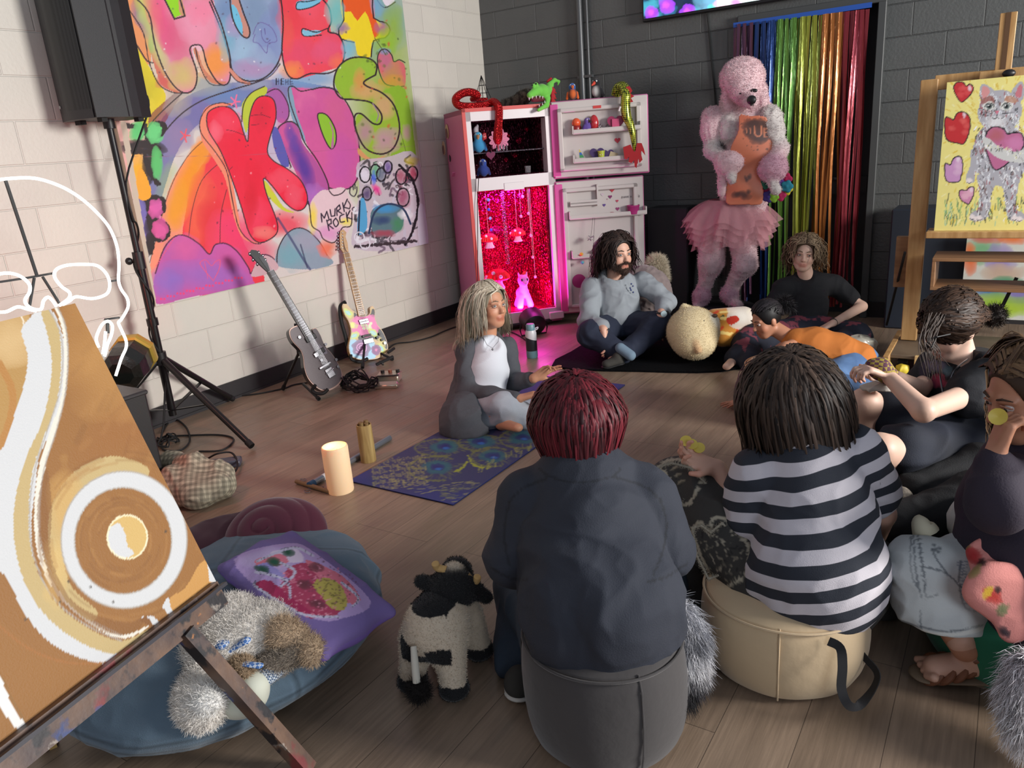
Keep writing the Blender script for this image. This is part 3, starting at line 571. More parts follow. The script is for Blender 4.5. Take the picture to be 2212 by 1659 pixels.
    for (x,y,rx,ry) in ((130,770,90,26),(150,870,26,80),(60,790,50,20),(150,1060,40,20),(165,1180,26,60),(150,1290,18,50)):B(x,y,rx,ry,(46,32,34),1,.1,5)
    for (x,y,rx,ry,c) in ((180,705,30,42,(110,214,130)),(95,690,26,36,(100,206,120)),(190,850,20,60,(96,196,110)),(185,1100,28,40,(226,96,170)),(210,1210,32,42,(230,92,160)),(105,1110,24,50,(120,110,180))):B(x,y,rx,ry,c,1,pw=5)
    F([(105,880),(150,960),(160,1040),(100,1050),(85,960)],(246,170,44))
    F([(0,640),(30,640),(190,1600),(170,1600),(90,1200)],(206,190,170),curve=0)
    S([(60,826),(560,822),(1560,770)],2,(150,90,110),0,a=.5)
    p.t =lambda q:q;p.sc =1
my0,my1,mz0,mz1 =2.50,4.985,.688,3.12;xm =WX+.03
t =thing('mural_board','large bright graffiti mural board with bubble letters hung on white block wall','mural',(WX,3.7,.69))
panel('painted_face',(xm,my0,mz1),(xm,my1,mz1),(xm,my1+.02,mz0),(xm,my0,mz0),.0042,.026,mPaint,t,mural,(206,196,176),(214,206,200))
# ================================================================ objects on the left
def V3(*a):return np.array(a,float)
def ring(c,r,n,ax,m=24,ph=0):x,y,d =frame(ax);return [c+r*(x*cos(2*pi*k/m+ph)+y*sin(2*pi*k/m+ph)) for k in range(m)]
# loudspeaker on tripod stand
sx,sy =-3.885,2.36
t =thing('speaker_stand','tall black tripod stand carrying the loudspeaker beside the mural','stand',(sx,sy,0))
MB().cyl((sx,sy,.10),(sx,sy,.98),.021,16).cyl((sx,sy,.62),(sx,sy,.66),.03,16).build('lower_tube',m_blackm,t)
MB().cyl((sx,sy,.9),(sx,sy,1.72),.0165,16).build('pole',m_blackm,t)
MB().cyl((sx,sy,.93),(sx,sy,1.02),.028,16).sphere((sx-.035,sy-.035,.975),.02,8,6).cyl((sx,sy,.975),(sx-.035,sy-.035,.975),.008,8).build('clamp_knob',m_black,t)
MB().cyl((sx,sy,.40),(sx,sy,.47),.034,16).sphere((sx+.0,sy-.05,.44),.024,8,6).build('leg_collar',m_black,t)
for i,ft in enumerate((V3(-3.215,2.345,.02),V3(-4.02,2.86,.02),V3(-4.0,1.85,.02))):
    a =V3(sx,sy,.42);dr =nrm([ft[0]-sx,ft[1]-sy,0]);a =a+dr*.03
    l =MB().tube([a,ft],[.019,.015],12).build('leg',m_blackm,t)
    MB().tube([ft+(a-ft)*.05,ft],[.018,.018],10).build('rubber_foot',m_rub,l)
    MB().bar(a+(ft-a)*.52,V3(sx,sy,.13),.022,.006).build('brace',m_blackm,t)
cb =[V3(sx,sy,1.6)+V3(.03,.05,0)];pts =[PX(300,196,-3.9),PX(318,208,-3.88),PX(320,240,-3.88),PX(300,300,-3.87),PX(272,395,-3.88)]
for k in range(30):z =1.2-k*.03;a =k*.5;pts.append(V3(sx+.028*cos(a),sy+.028*sin(a),z))
pts += [V3(sx+.05,sy-.05,.25),V3(sx+.08,sy-.15,.02),V3(sx+.2,sy-.4,.008)]
tag(MB().tube(curve_pts(pts,3),.0055,6).build('speaker_cable',m_rub),'black cable with blue plug running from loudspeaker down its tripod pole','cable')
x0,x1,y0,y1,z0,z1 =-4.04,-3.735,2.215,2.53,1.675,2.30
t =thing('loudspeaker','black powered loudspeaker raised on the tripod stand at upper left','speaker',(sx,sy,z0))
cs =mat('speaker_cabinet',(48,48,50),.55,noise=.15,nscale=120,bump=.0006,bscale=350)
MB().prism([V3(x0,y0,z0+.01),V3(x1,y0,z0+.01),V3(x1,y0+.19,z0+.01),V3(x1-.05,y1,z0+.01),V3(x0+.05,y1,z0+.01),V3(x0,y0+.19,z0+.01)],(0,0,z1-z0-.01)).build('cabinet',cs,t,False)
MB().prism([V3(x1+.002,y0+.165,z0+.012),V3(x1-.045,y1+.003,z0+.012),V3(x1-.06,y1+.003,z0+.012),V3(x1-.02,y0+.165,z0+.012)],(0,0,z1-z0-.02)).box((x1-.02,y0+.24,z1-.05),(.04,.1,.03)).build('rear_panel',mat('speaker_rear',(34,30,32),.5),t,False)
gm =mat('grille_mesh',(40,41,43),.5,metal=.3);nt =gm.node_tree;N =nt.nodes;L =nt.links;vo =N.new('ShaderNodeTexVoronoi');vo.inputs['Scale'].default_value =160;vo.inputs['Randomness'].default_value =0;tc =N.new('ShaderNodeTexCoord');L.new(tc.outputs['Object'],vo.inputs['Vector']);q =N.new('ShaderNodeMapRange');q.inputs[1].default_value =.25;q.inputs[2].default_value =.45;q.inputs[3].default_value =0;q.inputs[4].default_value =1;L.new(vo.outputs[0],q.inputs[0]);mx =N.new('ShaderNodeMix');mx.data_type ='RGBA';mx.inputs[6].default_value =(.004,.004,.004,1);mx.inputs[7].default_value =(.035,.036,.038,1);L.new(q.outputs[0],mx.inputs[0]);L.new(mx.outputs[2],N['Principled BSDF'].inputs['Base Color'])
pl =[V3(x0+.012+(x1-x0-.024)*k/12,y0-.004-.035*sin(pi*k/12),z0+.05) for k in range(13)]
MB().prism(pl,(0,0,z1-z0-.07)).build('grille',gm,t)
MB().prism([p+V3(0,-.002,-.042) for p in pl],(0,0,.042)).build('trim',cs,t)
MB().cyl((x0+.05,y0-.02,z0+.075),(x0+.05,y0-.026,z0+.075),.008,10).build('badge',mat('badge',(150,150,150),.4,metal=.6),t)
MB().box((x0+.07,y0+.05,z0+.002),(.05,.03,.022)).build('foot',m_rub,t);MB().box((x1-.04,y0+.05,z0+.002),(.04,.03,.022)).build('foot',m_rub,t);MB().box((x1-.06,y1-.06,z0+.002),(.04,.03,.022)).build('foot',m_rub,t)
MB().cyl((sx,sy,z0-.035),(sx,sy,z0+.01),.028,14).build('pole_socket',m_black,t)
# subwoofer, gold-rimmed lantern
sb =MB().box((-3.345,1.53,.26),(.55,.48,.52),bev=.012)
t =thing('subwoofer','black perforated subwoofer on the floor behind the ring painting','speaker',(-3.345,1.53,0))
sb.build('cabinet',gm,t,False);MB().box((-3.345,1.53,.515),(.56,.49,.02),bev=.006).build('top_panel',cs,t)
hx =PZ(270,842,.525)+V3(-.02,-.12,0)
c =PX(272,792,-3.52);t =thing('octagonal_case','black satin octagonal case with gold rim sitting on the subwoofer','case',(c[0],c[1],.53))
ax =nrm(V3(.55,-.75,-.25));fc =[]
def octp(rad,off):x,y,d =frame(ax);return [c+d*off+rad*(x*cos(pi/8+k*pi/4)+y*sin(pi/8+k*pi/4)) for k in range(8)]
def drum(rads):
    m_ =MB();V =[];
    for r,o in rads:V += octp(r,o)
    n =len(rads);F =[(i*8+k,i*8+(k+1) % 8,(i+1)*8+(k+1) % 8,(i+1)*8+k) for i in range(n-1) for k in range(8)]+[tuple(range(8))[::-1],tuple((n-1)*8+k for k in range(8))]
    return m_.add(V,F)
cz =.098
drum([(cz*1.0,-.10),(cz*1.07,-.02),(cz*1.0,.05),(cz*.6,.07)]).build('body',mat('black_satin',(24,26,24),.28,bump=.004,bscale=25,coat=.3),t,False)
drum([(cz*1.08,-.145),(cz*1.13,-.12),(cz*1.12,-.10),(cz*.9,-.09)]).build('rim',mat('brass_gold',(190,160,70),.35,metal=.4),t,False)
# neon skull sign
NX =-3.36
nm =mat('neon_tube',(255,255,250),.4,emis=(255,255,246),estr=3.5);t =thing('neon_sign','large glowing white neon skull outline sign in front of the left wall','neon sign',PX(120,700,NX))
nw =mat('sign_frame',(40,42,44),.5,metal=.4)
def nt_(pts,r=.0062):return MB().tube(curve_pts([PX(a,b,NX) for a,b in pts],8),r,10).build('neon_tube',nm,t)
nt_([(-60,410),(-20,392),(30,385),(80,386),(130,402),(170,425),(205,455),(235,490),(252,530),(257,570),(256,605),(262,625),(275,645),(276,665),(262,690),(256,697),(262,712),(272,735),(272,752),(262,775),(250,812)])
nt_([(128,660),(148,645),(150,632),(132,618),(118,598),(122,582),(145,573),(180,571),(210,574),(230,592),(237,615),(230,635),(200,645),(165,641),(150,650),(135,658)])
nt_([(-30,600),(10,590),(40,595),(62,612),(64,630),(54,650),(66,665),(88,668),(94,650),(104,642),(114,650),(122,662)]);nt_([(-30,672),(10,674),(38,663),(60,668),(78,672)])
nt_([(213,750),(208,730),(220,702),(234,694),(243,705),(240,725),(232,745),(226,770)]);nt_([(228,716),(226,740),(222,765)])
NB =lambda a,b,w:MB().bar(PX(*a,NX-.02),PX(*b,NX-.02),w,.008).build('frame_bar',nw,t,False)
NB((12,390),(80,596),.011);NB((60,600),(116,590),.011);NB((74,600),(64,660),.01);NB((92,598),(128,655),.01);NB((234,608),(256,605),.01);NB((226,690),(258,686),.008);NB((232,696),(233,720),.012);NB((60,600),(-40,615),.014)
# guitars ---------------------------------------------------------------
def guitar(name,label,body_px,d0,neck,head,depth,mats,parts,thick=.045,tilt=None):
    """body outline in photo pixels projected onto the instrument's own plane"""
    c =np.mean([PN(a,b,d0[0],d0[1]) for a,b in body_px],0);n =nrm(d0[1]);t =thing(name,label,'guitar',(c[0],c[1],0))
    pl =curve_pts([PN(a,b,d0[0],n) for a,b in body_px],5,True)
    s =1 if np.dot(n,O_-c) >0 else -1
    b =MB().prism(pl,-n*s*thick);bo =b.build('body',mats['side'],t)
    cc =np.mean(pl,0);inner =[cc+(p-cc)*.975+n*s*.0012 for p in pl]
    return t,bo,inner,n*s
def gplane(bot,top,depthvec=(0,0,1)):
    """plane containing neck line bot->top, facing roughly +x / camera"""
    pass
# electric guitar, dark silver, on the left
b0 =V3(-3.53,3.11,.10);nA =nrm(V3(.93,-.30,.30));PA =(b0,nA);G =lambda a,b:PN(a,b,b0,nA)
z4 =lambda X,Y:(500+X/3.95,480+Y/3.95)
bodyA =[z4(*q) for q in ((515,900),(570,880),(620,905),(660,960),(700,960),(690,915),(720,905),(755,960),(775,1010),(800,1060),(860,1130),(915,1220),(945,1310),(920,1380),(850,1430),(780,1440),(710,1400),(650,1330),(620,1240),(610,1150),(585,1090),(530,1030),(500,980),(492,930))]
t =thing('electric_guitar','dark silver electric guitar with rosewood neck leaning on floor stand','guitar',(b0[0],b0[1],0))
pl =curve_pts([G(*q) for q in bodyA],4,True);MB().prism(pl,-nA*.05).build('body',mat('guitar_side',(34,30,32),.3,coat=.4),t,False)
cc =np.mean(pl,0);MB().prism([cc+(p-cc)*1.0+nA*.004 for p in pl],-nA*.005).build('binding',mat('cream_binding',(214,178,160),.4),t,False)
MB().prism([cc+(p-cc)*.965+nA*.0075 for p in pl],-nA*.006).build('top',mat('silver_sparkle',(112,106,108),.5,metal=.15,noise=.2,nscale=200,spec=.3),t,False)
def poly(name,pts,m,par,GG=G,n=nA,off=.009,th=.003):return MB().prism([GG(*z4(*q))+n*off for q in pts],-n*th).build(name,m,par,False)
chrome =mat('chrome',(140,140,145),.3,metal=1);rose =mat('rosewood',(52,38,36),.45,noise=.2,nscale=30)
poly('pickguard',[(700,985),(720,1020),(760,1060),(800,1080),(815,1120),(790,1130),(755,1090),(735,1040),(700,1010)],mat('clear_guard',(150,145,155),.15),t)
def strip(GG,n,a,b,wa,wb,off,th,m,par,name):
    A,B =GG(*z4(*a)),GG(*z4(*b));d =nrm(B-A);s =np.cross(n,d);return MB().prism([A+s*wa+n*off,B+s*wb+n*off,B-s*wb+n*off,A-s*wa+n*off],-n*th).build(name,m,par,False)
nk =strip(G,nA,(655,975),(325,420),.026,.021,.018,.02,mat('guitar_side',None),t,'neck')
A,B =G(*z4(655,975)),G(*z4(325,420));d =nrm(B-A);s =np.cross(nA,d);fr =MB().prism([A+s*.022+nA*.021,B+s*.018+nA*.021,B-s*.018+nA*.021,A-s*.022+nA*.021],-nA*.004)
for k in range(21):q =B+(A-B)*(1-2**(-k/12.))/(1-2**(-21/12.));fr.bar(q-s*.018+nA*.0212,q+s*.018+nA*.0212,.002,.002,nA,mi=1)
nk =fr.build('fingerboard',[rose,chrome],nk,False)
st =MB()
for k in range(6):o =s*(-.014+.0056*k);st.tube([G(*z4(800,1235))+o*1.3+nA*.026,A+o+nA*.026,B+o*.8+nA*.025,G(*z4(240,300))+o*.7+nA*.02],.0007,4)
st.build('strings',chrome,nk,False)
poly('headstock',[(325,425),(300,350),(265,300),(240,275),(205,245),(165,240),(148,270),(190,320),(225,355),(265,395),(305,430)],m_black,t,off=.016,th=.016)
for (x,y) in ((150,275),(178,325),(215,362),(262,290),(285,325),(228,262)):q =G(*z4(x,y));MB().sphere(q+nA*.01,(.008,.008,.012),8,6).cyl(q+nA*.008,G(*z4((x+215)/2,(y+310)/2))+nA*.008,.003,6).build('tuning_peg',chrome,t)
for (x,y,w_,h_,m_) in ((670,990,.075,.034,m_black),(745,1110,.075,.032,m_black)):
    q =G(*z4(x,y))+nA*.012;Rm =np.stack([s,d,nA],1);MB().box(q,(w_,h_,.012),Rm,bev=.003).build('pickup',m_black,t)
q =G(*z4(715,1135))+nA*.016;MB().box(q,(.03,.028,.008),Rm,bev=.002).build('pickup_cover',chrome,t)
q =G(*z4(790,1225))+nA*.016;br_ =MB().box(q,(.085,.014,.012),Rm,bev=.002).build('bridge',chrome,t)
MB().box(G(*z4(835,1285))+nA*.014,(.05,.06,.006),Rm,bev=.002).tube([G(*z4(800,1300))+nA*.02,G(*z4(860,1250))+nA*.025],.004,8).build('tailpiece',chrome,t)
for (x,y) in ((572,985),(795,1045),(885,1175),(900,1235),(760,1180)):q =G(*z4(x,y));MB().cyl(q+nA*.006,q+nA*.02,.009,12).build('knob',chrome,t)
# painted guitar
b1 =V3(-3.80,3.98,.10);nB =nrm(V3(.90,-.40,.28));GB =lambda a,b:PN(a,b,b1,nB)
bodyB =[z4(*q) for q in ((960,690),(945,720),(965,790),(1000,850),(1020,930),(1010,1000),(1000,1070),(1020,1140),(1080,1170),(1160,1175),(1240,1165),(1305,1130),(1335,1080),(1325,1010),(1290,930),(1245,870),(1225,810),(1225,750),(1205,715),(1180,730),(1180,775),(1150,800),(1090,800),(1060,770),(1020,740),(990,705))]
t =thing('painted_guitar','electric guitar painted with flowers and a spiral, maple neck, on stand','guitar',(b1[0],b1[1],0))
pl =curve_pts([GB(*q) for q in bodyB],4,True);wood =mat('maple_wood',(196,156,104),.35,col2=(170,126,78),nscale=6,stretch=(1,1,8))
MB().prism(pl,-nB*.045).build('body',wood,t,False)
# painted face as a fine grid clipped to the outline
def face_grid(name,outline_px,plane,off,step,painter,base,m,par,shrink=1.0):
    p0,n =plane;ol =[PN(a,b,p0,n) for a,b in outline_px];c0 =np.mean(ol,0);x,y,_ =frame(n,(0,0,1));Q =np.array([((p-c0)@x*shrink,(p-c0)@y*shrink) for p in ol]);Q =np.array(curve_pts(Q,4,True))
    gx =np.arange(Q[:,0].min(),Q[:,0].max()+step,step);gy =np.arange(Q[:,1].min(),Q[:,1].max()+step,step);X,Y =np.meshgrid(gx,gy);X =X.ravel();Y =Y.ravel();ins =np.zeros(len(X),bool)
    for j in range(len(Q)):
        x1,y1 =Q[j];x2,y2 =Q[(j+1) % len(Q)];cnd =(y1 >Y) != (y2 >Y);ins ^= cnd & (X <(x2-x1)*(Y-y1)/(y2-y1+1e-12)+x1)
    nx =len(gx);idx =np.arange(len(X)).reshape(len(gy),nx);F =np.stack([idx[:-1,:-1],idx[:-1,1:],idx[1:,1:],idx[1:,:-1]],-1).reshape(-1,4);F =F[ins[F].all(1)]
    V =c0+np.outer(X,x)+np.outer(Y,y)+n*off;used =np.unique(F);mp_ =-np.ones(len(V),int);mp_[used]=np.arange(len(used));V =V[used];F =mp_[F]
    a,b =topx(V);pt =Paint(a,b,base);painter(pt);return obj(name,mesh_np(V,F,np.clip(pt.C,0,1)),m,par,False)
def gpaint(p):
    p.t =lambda q:z4(*q);p.sc =1/3.95;F,S,B =p.fill,p.stroke,p.blob
    F([(1045,770),(1090,800),(1180,790),(1200,740),(1225,760),(1230,860),(1300,950),(1335,1040),(1320,1080),(1230,1000),(1130,1010),(1100,1040),(1060,900)],(26,26,32))
    for k in range(8):a =k*pi/4;B(1140+78*cos(a),880+60*sin(a),40,34,(232,110,176),1,pw=6)
    B(1140,880,80,62,(232,110,176),1,pw=6)
    for (x,y) in ((1120,880),(1150,880),(1180,885),(1130,905),(1160,905),(1190,865),(1185,905)):B(x,y,11,10,(226,236,190),1,pw=6)
    F([(1005,1050),(1060,1010),(1130,1010),(1190,1060),(1230,1150),(1160,1175),(1070,1170),(1010,1130)],(150,204,236))
    for (x,y) in ((1040,1040),(1180,1050),(1185,1140),(1060,1145),(1120,1150)):B(x,y,40,34,(160,212,240),1,pw=6)
    B(1106,1072,62,54,(120,60,120),1,pw=8);S([(1106+(6+44*k/30)*cos(k*.5)*1.1,1072+(6+44*k/30)*sin(k*.5)) for k in range(31)],9,(214,150,206),1)
    for (x,y,a_) in ((995,775,.7),(1032,880,.2),(1045,970,-.5),(1275,1075,.9),(1210,945,.6)):B(x,y,36,22,(206,226,110),1,a_,6);B(x,y,22,12,(150,214,220),1,a_,6);S([(x-18*cos(a_),y-18*sin(a_)),(x+18*cos(a_),y+18*sin(a_))],3,(230,240,200),0)
    B(1028,880,34,40,(230,130,180),.5,pw=6);B(1030,880,18,20,(236,240,120),1,pw=6)
    for a_ in (0,1.2,2.4,3.6,4.9):B(1235+22*cos(a_),1090+26*sin(a_),16,20,(130,60,130),1,a_,6)
    B(1235,1090,10,10,(230,120,180),1);B(1280,1020,40,20,(230,214,130),.9,.9)
face_grid('painted_top',bodyB,(b1,nB),.002,.0035,gpaint,(206,176,120),mPaint,t,.985)
A,B =GB(*z4(1110,800)),GB(*z4(975,265));d =nrm(B-A);s =np.cross(nB,d)
fr =MB().prism([A+s*.027+nB*.016,B+s*.022+nB*.016,B-s*.022+nB*.016,A-s*.027+nB*.016],-nB*.02)
for k in range(22):q =B+(A-B)*(1-2**(-k/12.))/(1-2**(-22/12.));fr.bar(q-s*.021+nB*.0162,q+s*.021+nB*.0162,.002,.002,nB,mi=1)
for k in (3,5,7,9,12,15,17,19):q =B+(A-B)*(1-2**(-(k-.5)/12.))/(1-2**(-22/12.));fr.cyl(q+nB*.015,q+nB*.0172,.0035,8,mi=2)
nk =fr.build('neck',[wood,chrome,m_black],t,False)
MB().prism([GB(*z4(*q))+nB*.014 for q in ((975,265),(950,262),(925,225),(918,120),(925,75),(950,65),(975,90),(968,130),(985,180),(995,262))],-nB*.015).build('headstock',wood,t,False)
for k in range(6):q =GB(*z4(908-k*.5,92+k*28));MB().cyl(GB(*z4(942,95+k*26)),q,.003,6).sphere(q,(.009,.007,.009),8,6).cyl(GB(*z4(940,95+k*26)),GB(*z4(940,95+k*26))+nB*.02,.004,8).build('tuning_peg',chrome,t)
st =MB()
for k in range(6):o =s*(-.017+.0068*k);st.tube([GB(*z4(1165,1020))+o*1.3+nB*.02,A+o+nB*.021,B+o*.8+nB*.0205,GB(*z4(942,225-k*26))+nB*.016],.0007,4)
st.build('strings',chrome,nk,False)
Rm =np.stack([s,d,nB],1)
for (x,y) in ((1122,838),(1130,858),(1150,968)):MB().box(GB(*z4(x,y))+nB*.008,(.07,.017,.012),Rm,bev=.002).build('pickup',m_black if y >900 else chrome,t)
MB().box(GB(*z4(1165,1015))+nB*.01,(.075,.035,.012),Rm,bev=.003).build('bridge',chrome,t)
for (x,y) in ((1240,985),(1262,955),(1280,1005),(1303,1032)):q =GB(*z4(x,y));MB().cyl(q+nB*.002,q+nB*.018,.010,12).build('knob',m_black if x <1290 else chrome,t)
MB().tube(curve_pts([GB(*z4(975,680)),GB(*z4(940,715))-nB*.03,GB(*z4(955,830))-nB*.05,GB(*z4(990,960))-nB*.05,GB(*z4(1010,1050))-nB*.05],5),.014,8).build('strap',m_rub,t)
# guitar stands
def gstand(label,back,feet,cradle,neckrest,n):
    t =thing('guitar_stand',label,'stand',(back[0],back[1],0));top =neckrest
    b0_ =back
    for f in feet:
        back =V3(b0_[0],b0_[1],.06) if f is feet[1] else b0_
        l =MB().tube([back,f],[.009,.009],8).build('leg',m_blackm,t);MB().tube([f+(back-f)*.1,f],.013,8).build('rubber_foot',m_rub,l)
    MB().tube(curve_pts(cradle,5),.011,8).build('cradle',m_rub,t);MB().tube([back,top],.009,8).build('upright',m_blackm,t)
fb =V3(-3.70,3.16,.26)
gstand('black folding stand under the dark silver guitar',fb,[V3(-3.88,3.14,.012),PZ(689,862,.012),V3(-3.62,3.45,.012)],[G(*z4(700,1395))+nA*.03,G(*z4(690,1430)),G(*z4(715,1460))+nA*.01,G(*z4(765,1465))+nA*.03,G(*z4(805,1430))+nA*.03],G(*z4(560,860))-nA*.03,nA)
fb =V3(-3.93,4.02,.2)
gstand('black low stand under the flower painted guitar',fb,[PZ(783,794,.012),PZ(848,776,.012),V3(-4.03,3.9,.012)],[GB(*z4(1010,1130))+nB*.02,GB(*z4(1020,1175))+nB*.02,GB(*z4(1090,1195))+nB*.03,GB(*z4(1150,1165))+nB*.03],GB(*z4(1010,1000))-nB*.07,nB)
t =thing('stand_clip','small black and chrome clamp on the floor right of the painted guitar','clamp',PZ(825,785,0));q =PZ(812,788,.012)
MB().bar(q,PZ(850,770,.05),.02,.02,bev=.004).bar(PZ(838,762,.05),PZ(852,752,.06),.018,.018,bev=.004).build('arm',m_rub,t);MB().bar(PZ(820,780,.03),PZ(828,788,.01),.01,.01).build('lever',chrome,t)
# effect pedals
pm =mat('pedal_metal',(186,178,160),.3,metal=.6);
c =PZ(846,832,0);t =thing('effects_pedal','silver guitar effects pedal with knobs lying beside the cable coil','pedal',c)
ang =.5;Rz =np.array([[cos(ang),-sin(ang),0],[sin(ang),cos(ang),0],[0,0,1]]);cc =c+V3(-.04,.03,.03)
MB().box(cc+V3(-.03,.03,.0),(.15,.12,.055),Rz,bev=.008).build('case',pm,t)
MB().box(cc+Rz@V3(.0,-.095,-.012),(.15,.055,.028),Rz@np.array(Matrix.Rotation(.25,3,'X')),bev=.006).build('footswitch',pm,t)
for k in range(3):q =cc+Rz@V3(-.05+.05*k,.04,.03);MB().cyl(q,q+V3(0,0,.018),.013,12).build('knob',m_black if k != 1 else mat('copper',(150,90,70),.35,metal=.5),t)
MB().box(cc+Rz@V3(0,-.03,.03),(.14,.018,.006),Rz).build('label_strip',m_black,t)
# cables: coil at pedals, floor leads
def coil(label,c,n,rx,ry,seed,name='cable_coil',h=.02,r=.0045):
    g =random.Random(seed);pts =[]
    for k in range(n*10):
        a =k*2*pi/10;pts.append(c+V3((rx*(.6+.5*g.random()))*cos(a)+g.uniform(-.02,.02),(ry*(.6+.5*g.random()))*sin(a)+g.uniform(-.02,.02),.006+h*g.random()*(1+.5*cos(a*3))))
    return tag(MB().tube(curve_pts(pts,3),r,6).build(name,m_rub),label,'cable')
coil('tangled black audio cables piled beside the silver pedal',PZ(775,838,0),10,.15,.10,5,h=.07)
def floor_cable(label,px,r=.005):return tag(MB().tube(curve_pts([PZ(a,b,r+.001) for a,b in px],6),r,6).build('floor_cable',m_rub),label,'cable')
floor_cable('thin black cable on the floor from tripod to guitar stand',[(485,860),(520,855),(560,850),(600,842),(617,838),(640,830),(700,822),(760,812)])
floor_cable('thin black cable along the wall base from painted guitar towards fridge',[(840,752),(856,742),(890,738),(930,728),(960,715),(985,706),(1010,704),(1100,716),(1140,738)])
floor_cable('black cable loops on the floor behind the tripod leg',[(350,935),(372,905),(400,920),(410,950),(395,970),(370,974),(350,968),(360,945),(420,940),(480,940),(505,950),(480,972),(430,975)])
coil('small loose coil of black cable beside the subwoofer',PZ(362,958,0),4,.07,.05,9,'loose_cable',.03,.004)
# power adapter with lead
c =PZ(487,1000,.02);t =thing('power_adapter','black power adapter brick on the floor behind the checked bag','adapter',(c[0],c[1],0));MB().box(c,(.15,.07,.035),np.array(Matrix.Rotation(.75,3,'Z')),bev=.006).build('case',mat('adapter',(70,72,84),.35),t)
MB().tube(curve_pts([PZ(450,990,.02),PZ(470,980,.06),PZ(500,978,.05),PZ(513,1000,.03),PZ(505,1020,.02),PZ(470,1022,.02)],5),.005,6).build('lead',m_rub,t)
# checked cloth bag
ck =mat('checked_cloth',(196,190,168),.9);nt =ck.node_tree;N =nt.nodes;L =nt.links;tc =N.new('ShaderNodeTexCoord');mp =N.new('ShaderNodeMapping');mp.inputs['Rotation'].default_value =(.3,.2,.8);L.new(tc.outputs['Object'],mp.inputs[0]);mx =None
prev =None
for ax_ in ('X','Y','Z'):
    wv =N.new('ShaderNodeTexWave');wv.bands_direction =ax_;wv.inputs['Scale'].default_value =14;L.new(mp.outputs[0],wv.inputs['Vector']);r_ =N.new('ShaderNodeMapRange');r_.inputs[1].default_value =.45;r_.inputs[2].default_value =.55;r_.inputs[3].default_value =.70;L.new(wv.outputs[0],r_.inputs[0])
    q =N.new('ShaderNodeVectorMath');q.operation ='MULTIPLY';L.new(r_.outputs[0],q.inputs[1])
    if prev:L.new(prev,q.inputs[0])
    else:q.inputs[0].default_value =srgb((178,172,150))
    prev =q.outputs[0]
L.new(prev,N['Principled BSDF'].inputs['Base Color'])
c =PZ(430,1075,0);t =thing('checked_bag','slumped open cloth bag with grey and cream checks beside the subwoofer','bag',c)
s =S3(.03);q =c+V3(-.10,.06,0)
s.chain([PZ(375,1060,.06),PZ(430,1066,.06),PZ(482,1050,.06)],[.06,.065,.055]);s.chain([PZ(365,1000,.12),PZ(420,1005,.15),PZ(480,1020,.11)],[.05,.045,.045]);s.C(PZ(380,1040,.1),PZ(470,1050,.08),.07,.05)
s.E(PZ(408,1012,.2),(.07,.05,.07),op='s',k=.03)
sdf_obj('bag_body',s,.008,ck,t,disp=folds(.012,(9,9,14)),floor=.003)
MB().tube(curve_pts([PZ(476,1030,.05),PZ(492,1036,.05),PZ(503,1044,.04),PZ(496,1052,.03),PZ(484,1046,.04)],5),.005,6).build('clip',m_rub,t)
# candle, rain stick, tube, bamboo
c =PZ(737,1068,0)+V3(-.03,.03,0);hgt =0
t =thing('pillar_candle','large glowing ivory pillar candle standing on the floor','candle',c);rc =.058
wax =mat('candle_wax',(236,214,176),.5,sss=.3,emis=(255,150,70),estr=.16);nt =wax.node_tree;N =nt.nodes;L =nt.links;g =N.new('ShaderNodeNewGeometry')
MB().lathe(c,[(rc*.97,0),(rc,.006),(rc,.205),(rc*.97,.214),(rc*.9,.216),(rc*.8,.208),(rc*.74,.18),(.005,.172)],n=40).build('wax_body',wax,t)
MB().tube([c+V3(0,0,.172),c+V3(.002,0,.186),c+V3(.004,0,.192)],.0018,6).build('wick',m_rub,t)
MB().sphere(c+V3(0,0,.192),(.008,.008,.014),10,8).build('flame',mat('flame',(255,190,90),.5,emis=(255,160,60),estr=14),t)
l =lamp('candle_light','POINT',c+V3(0,0,.197),c,1.1,(1,.55,.2),(.012,))
c2 =PZ(797,1000,0)+V3(-.02,.02,0);t =thing('bamboo_shaker','short upright bamboo cup with cut ends inside standing beside mat','bamboo cup',c2)
bam =mat('bamboo',(176,150,96),.5,col2=(146,118,70),nscale=5,stretch=(14,14,1.2));MB().lathe(c2,[(.036,0),(.038,.004),(.037,.07),(.0375,.075),(.036,.19),(.031,.19),(.03,.12),(.004,.12)],n=26).build('cup',bam,t)
for k in range(4):a =k*1.6;MB().cyl(c2+V3(.016*cos(a),.016*sin(a),.1),c2+V3(.018*cos(a),.018*sin(a),.198+.006*(k % 2)),.011,10).build('stick',mat('dark_bamboo',(120,96,56),.6),t)
a,b =PZ(842,946,.016),PZ(678,1043,.016);t =thing('metal_tube','silver metal tube with blue rubber end lying on the floor behind candle','tube',(a+b)/2*V3(1,1,0))
MB().cyl(a,b,.0145,16).build('tube',mat('brushed_steel',(150,160,172),.3,metal=.8),t);MB().cyl(b,b+(b-a)*.0+nrm(b-a)*.03,.017,14).build('end_cap',mat('blue_rubber',(40,84,120),.5),t)
q =b+(a-b)*.1;MB().cyl(q,q+nrm(a-b)*.03,.0155,14).build('tape_band',mat('tape',(200,204,206),.4),t)
a,b =PZ(640,1040,.012),PZ(712,1062,.012);t =thing('wooden_rattle','small wooden stick with wire rings lying in front of the candle','rattle',a*V3(1,1,0))
MB().tube([a,(a+b)/2,b],[.010,.011,.010],10).build('stick',mat('twig_wood',(122,96,62),.6),t)
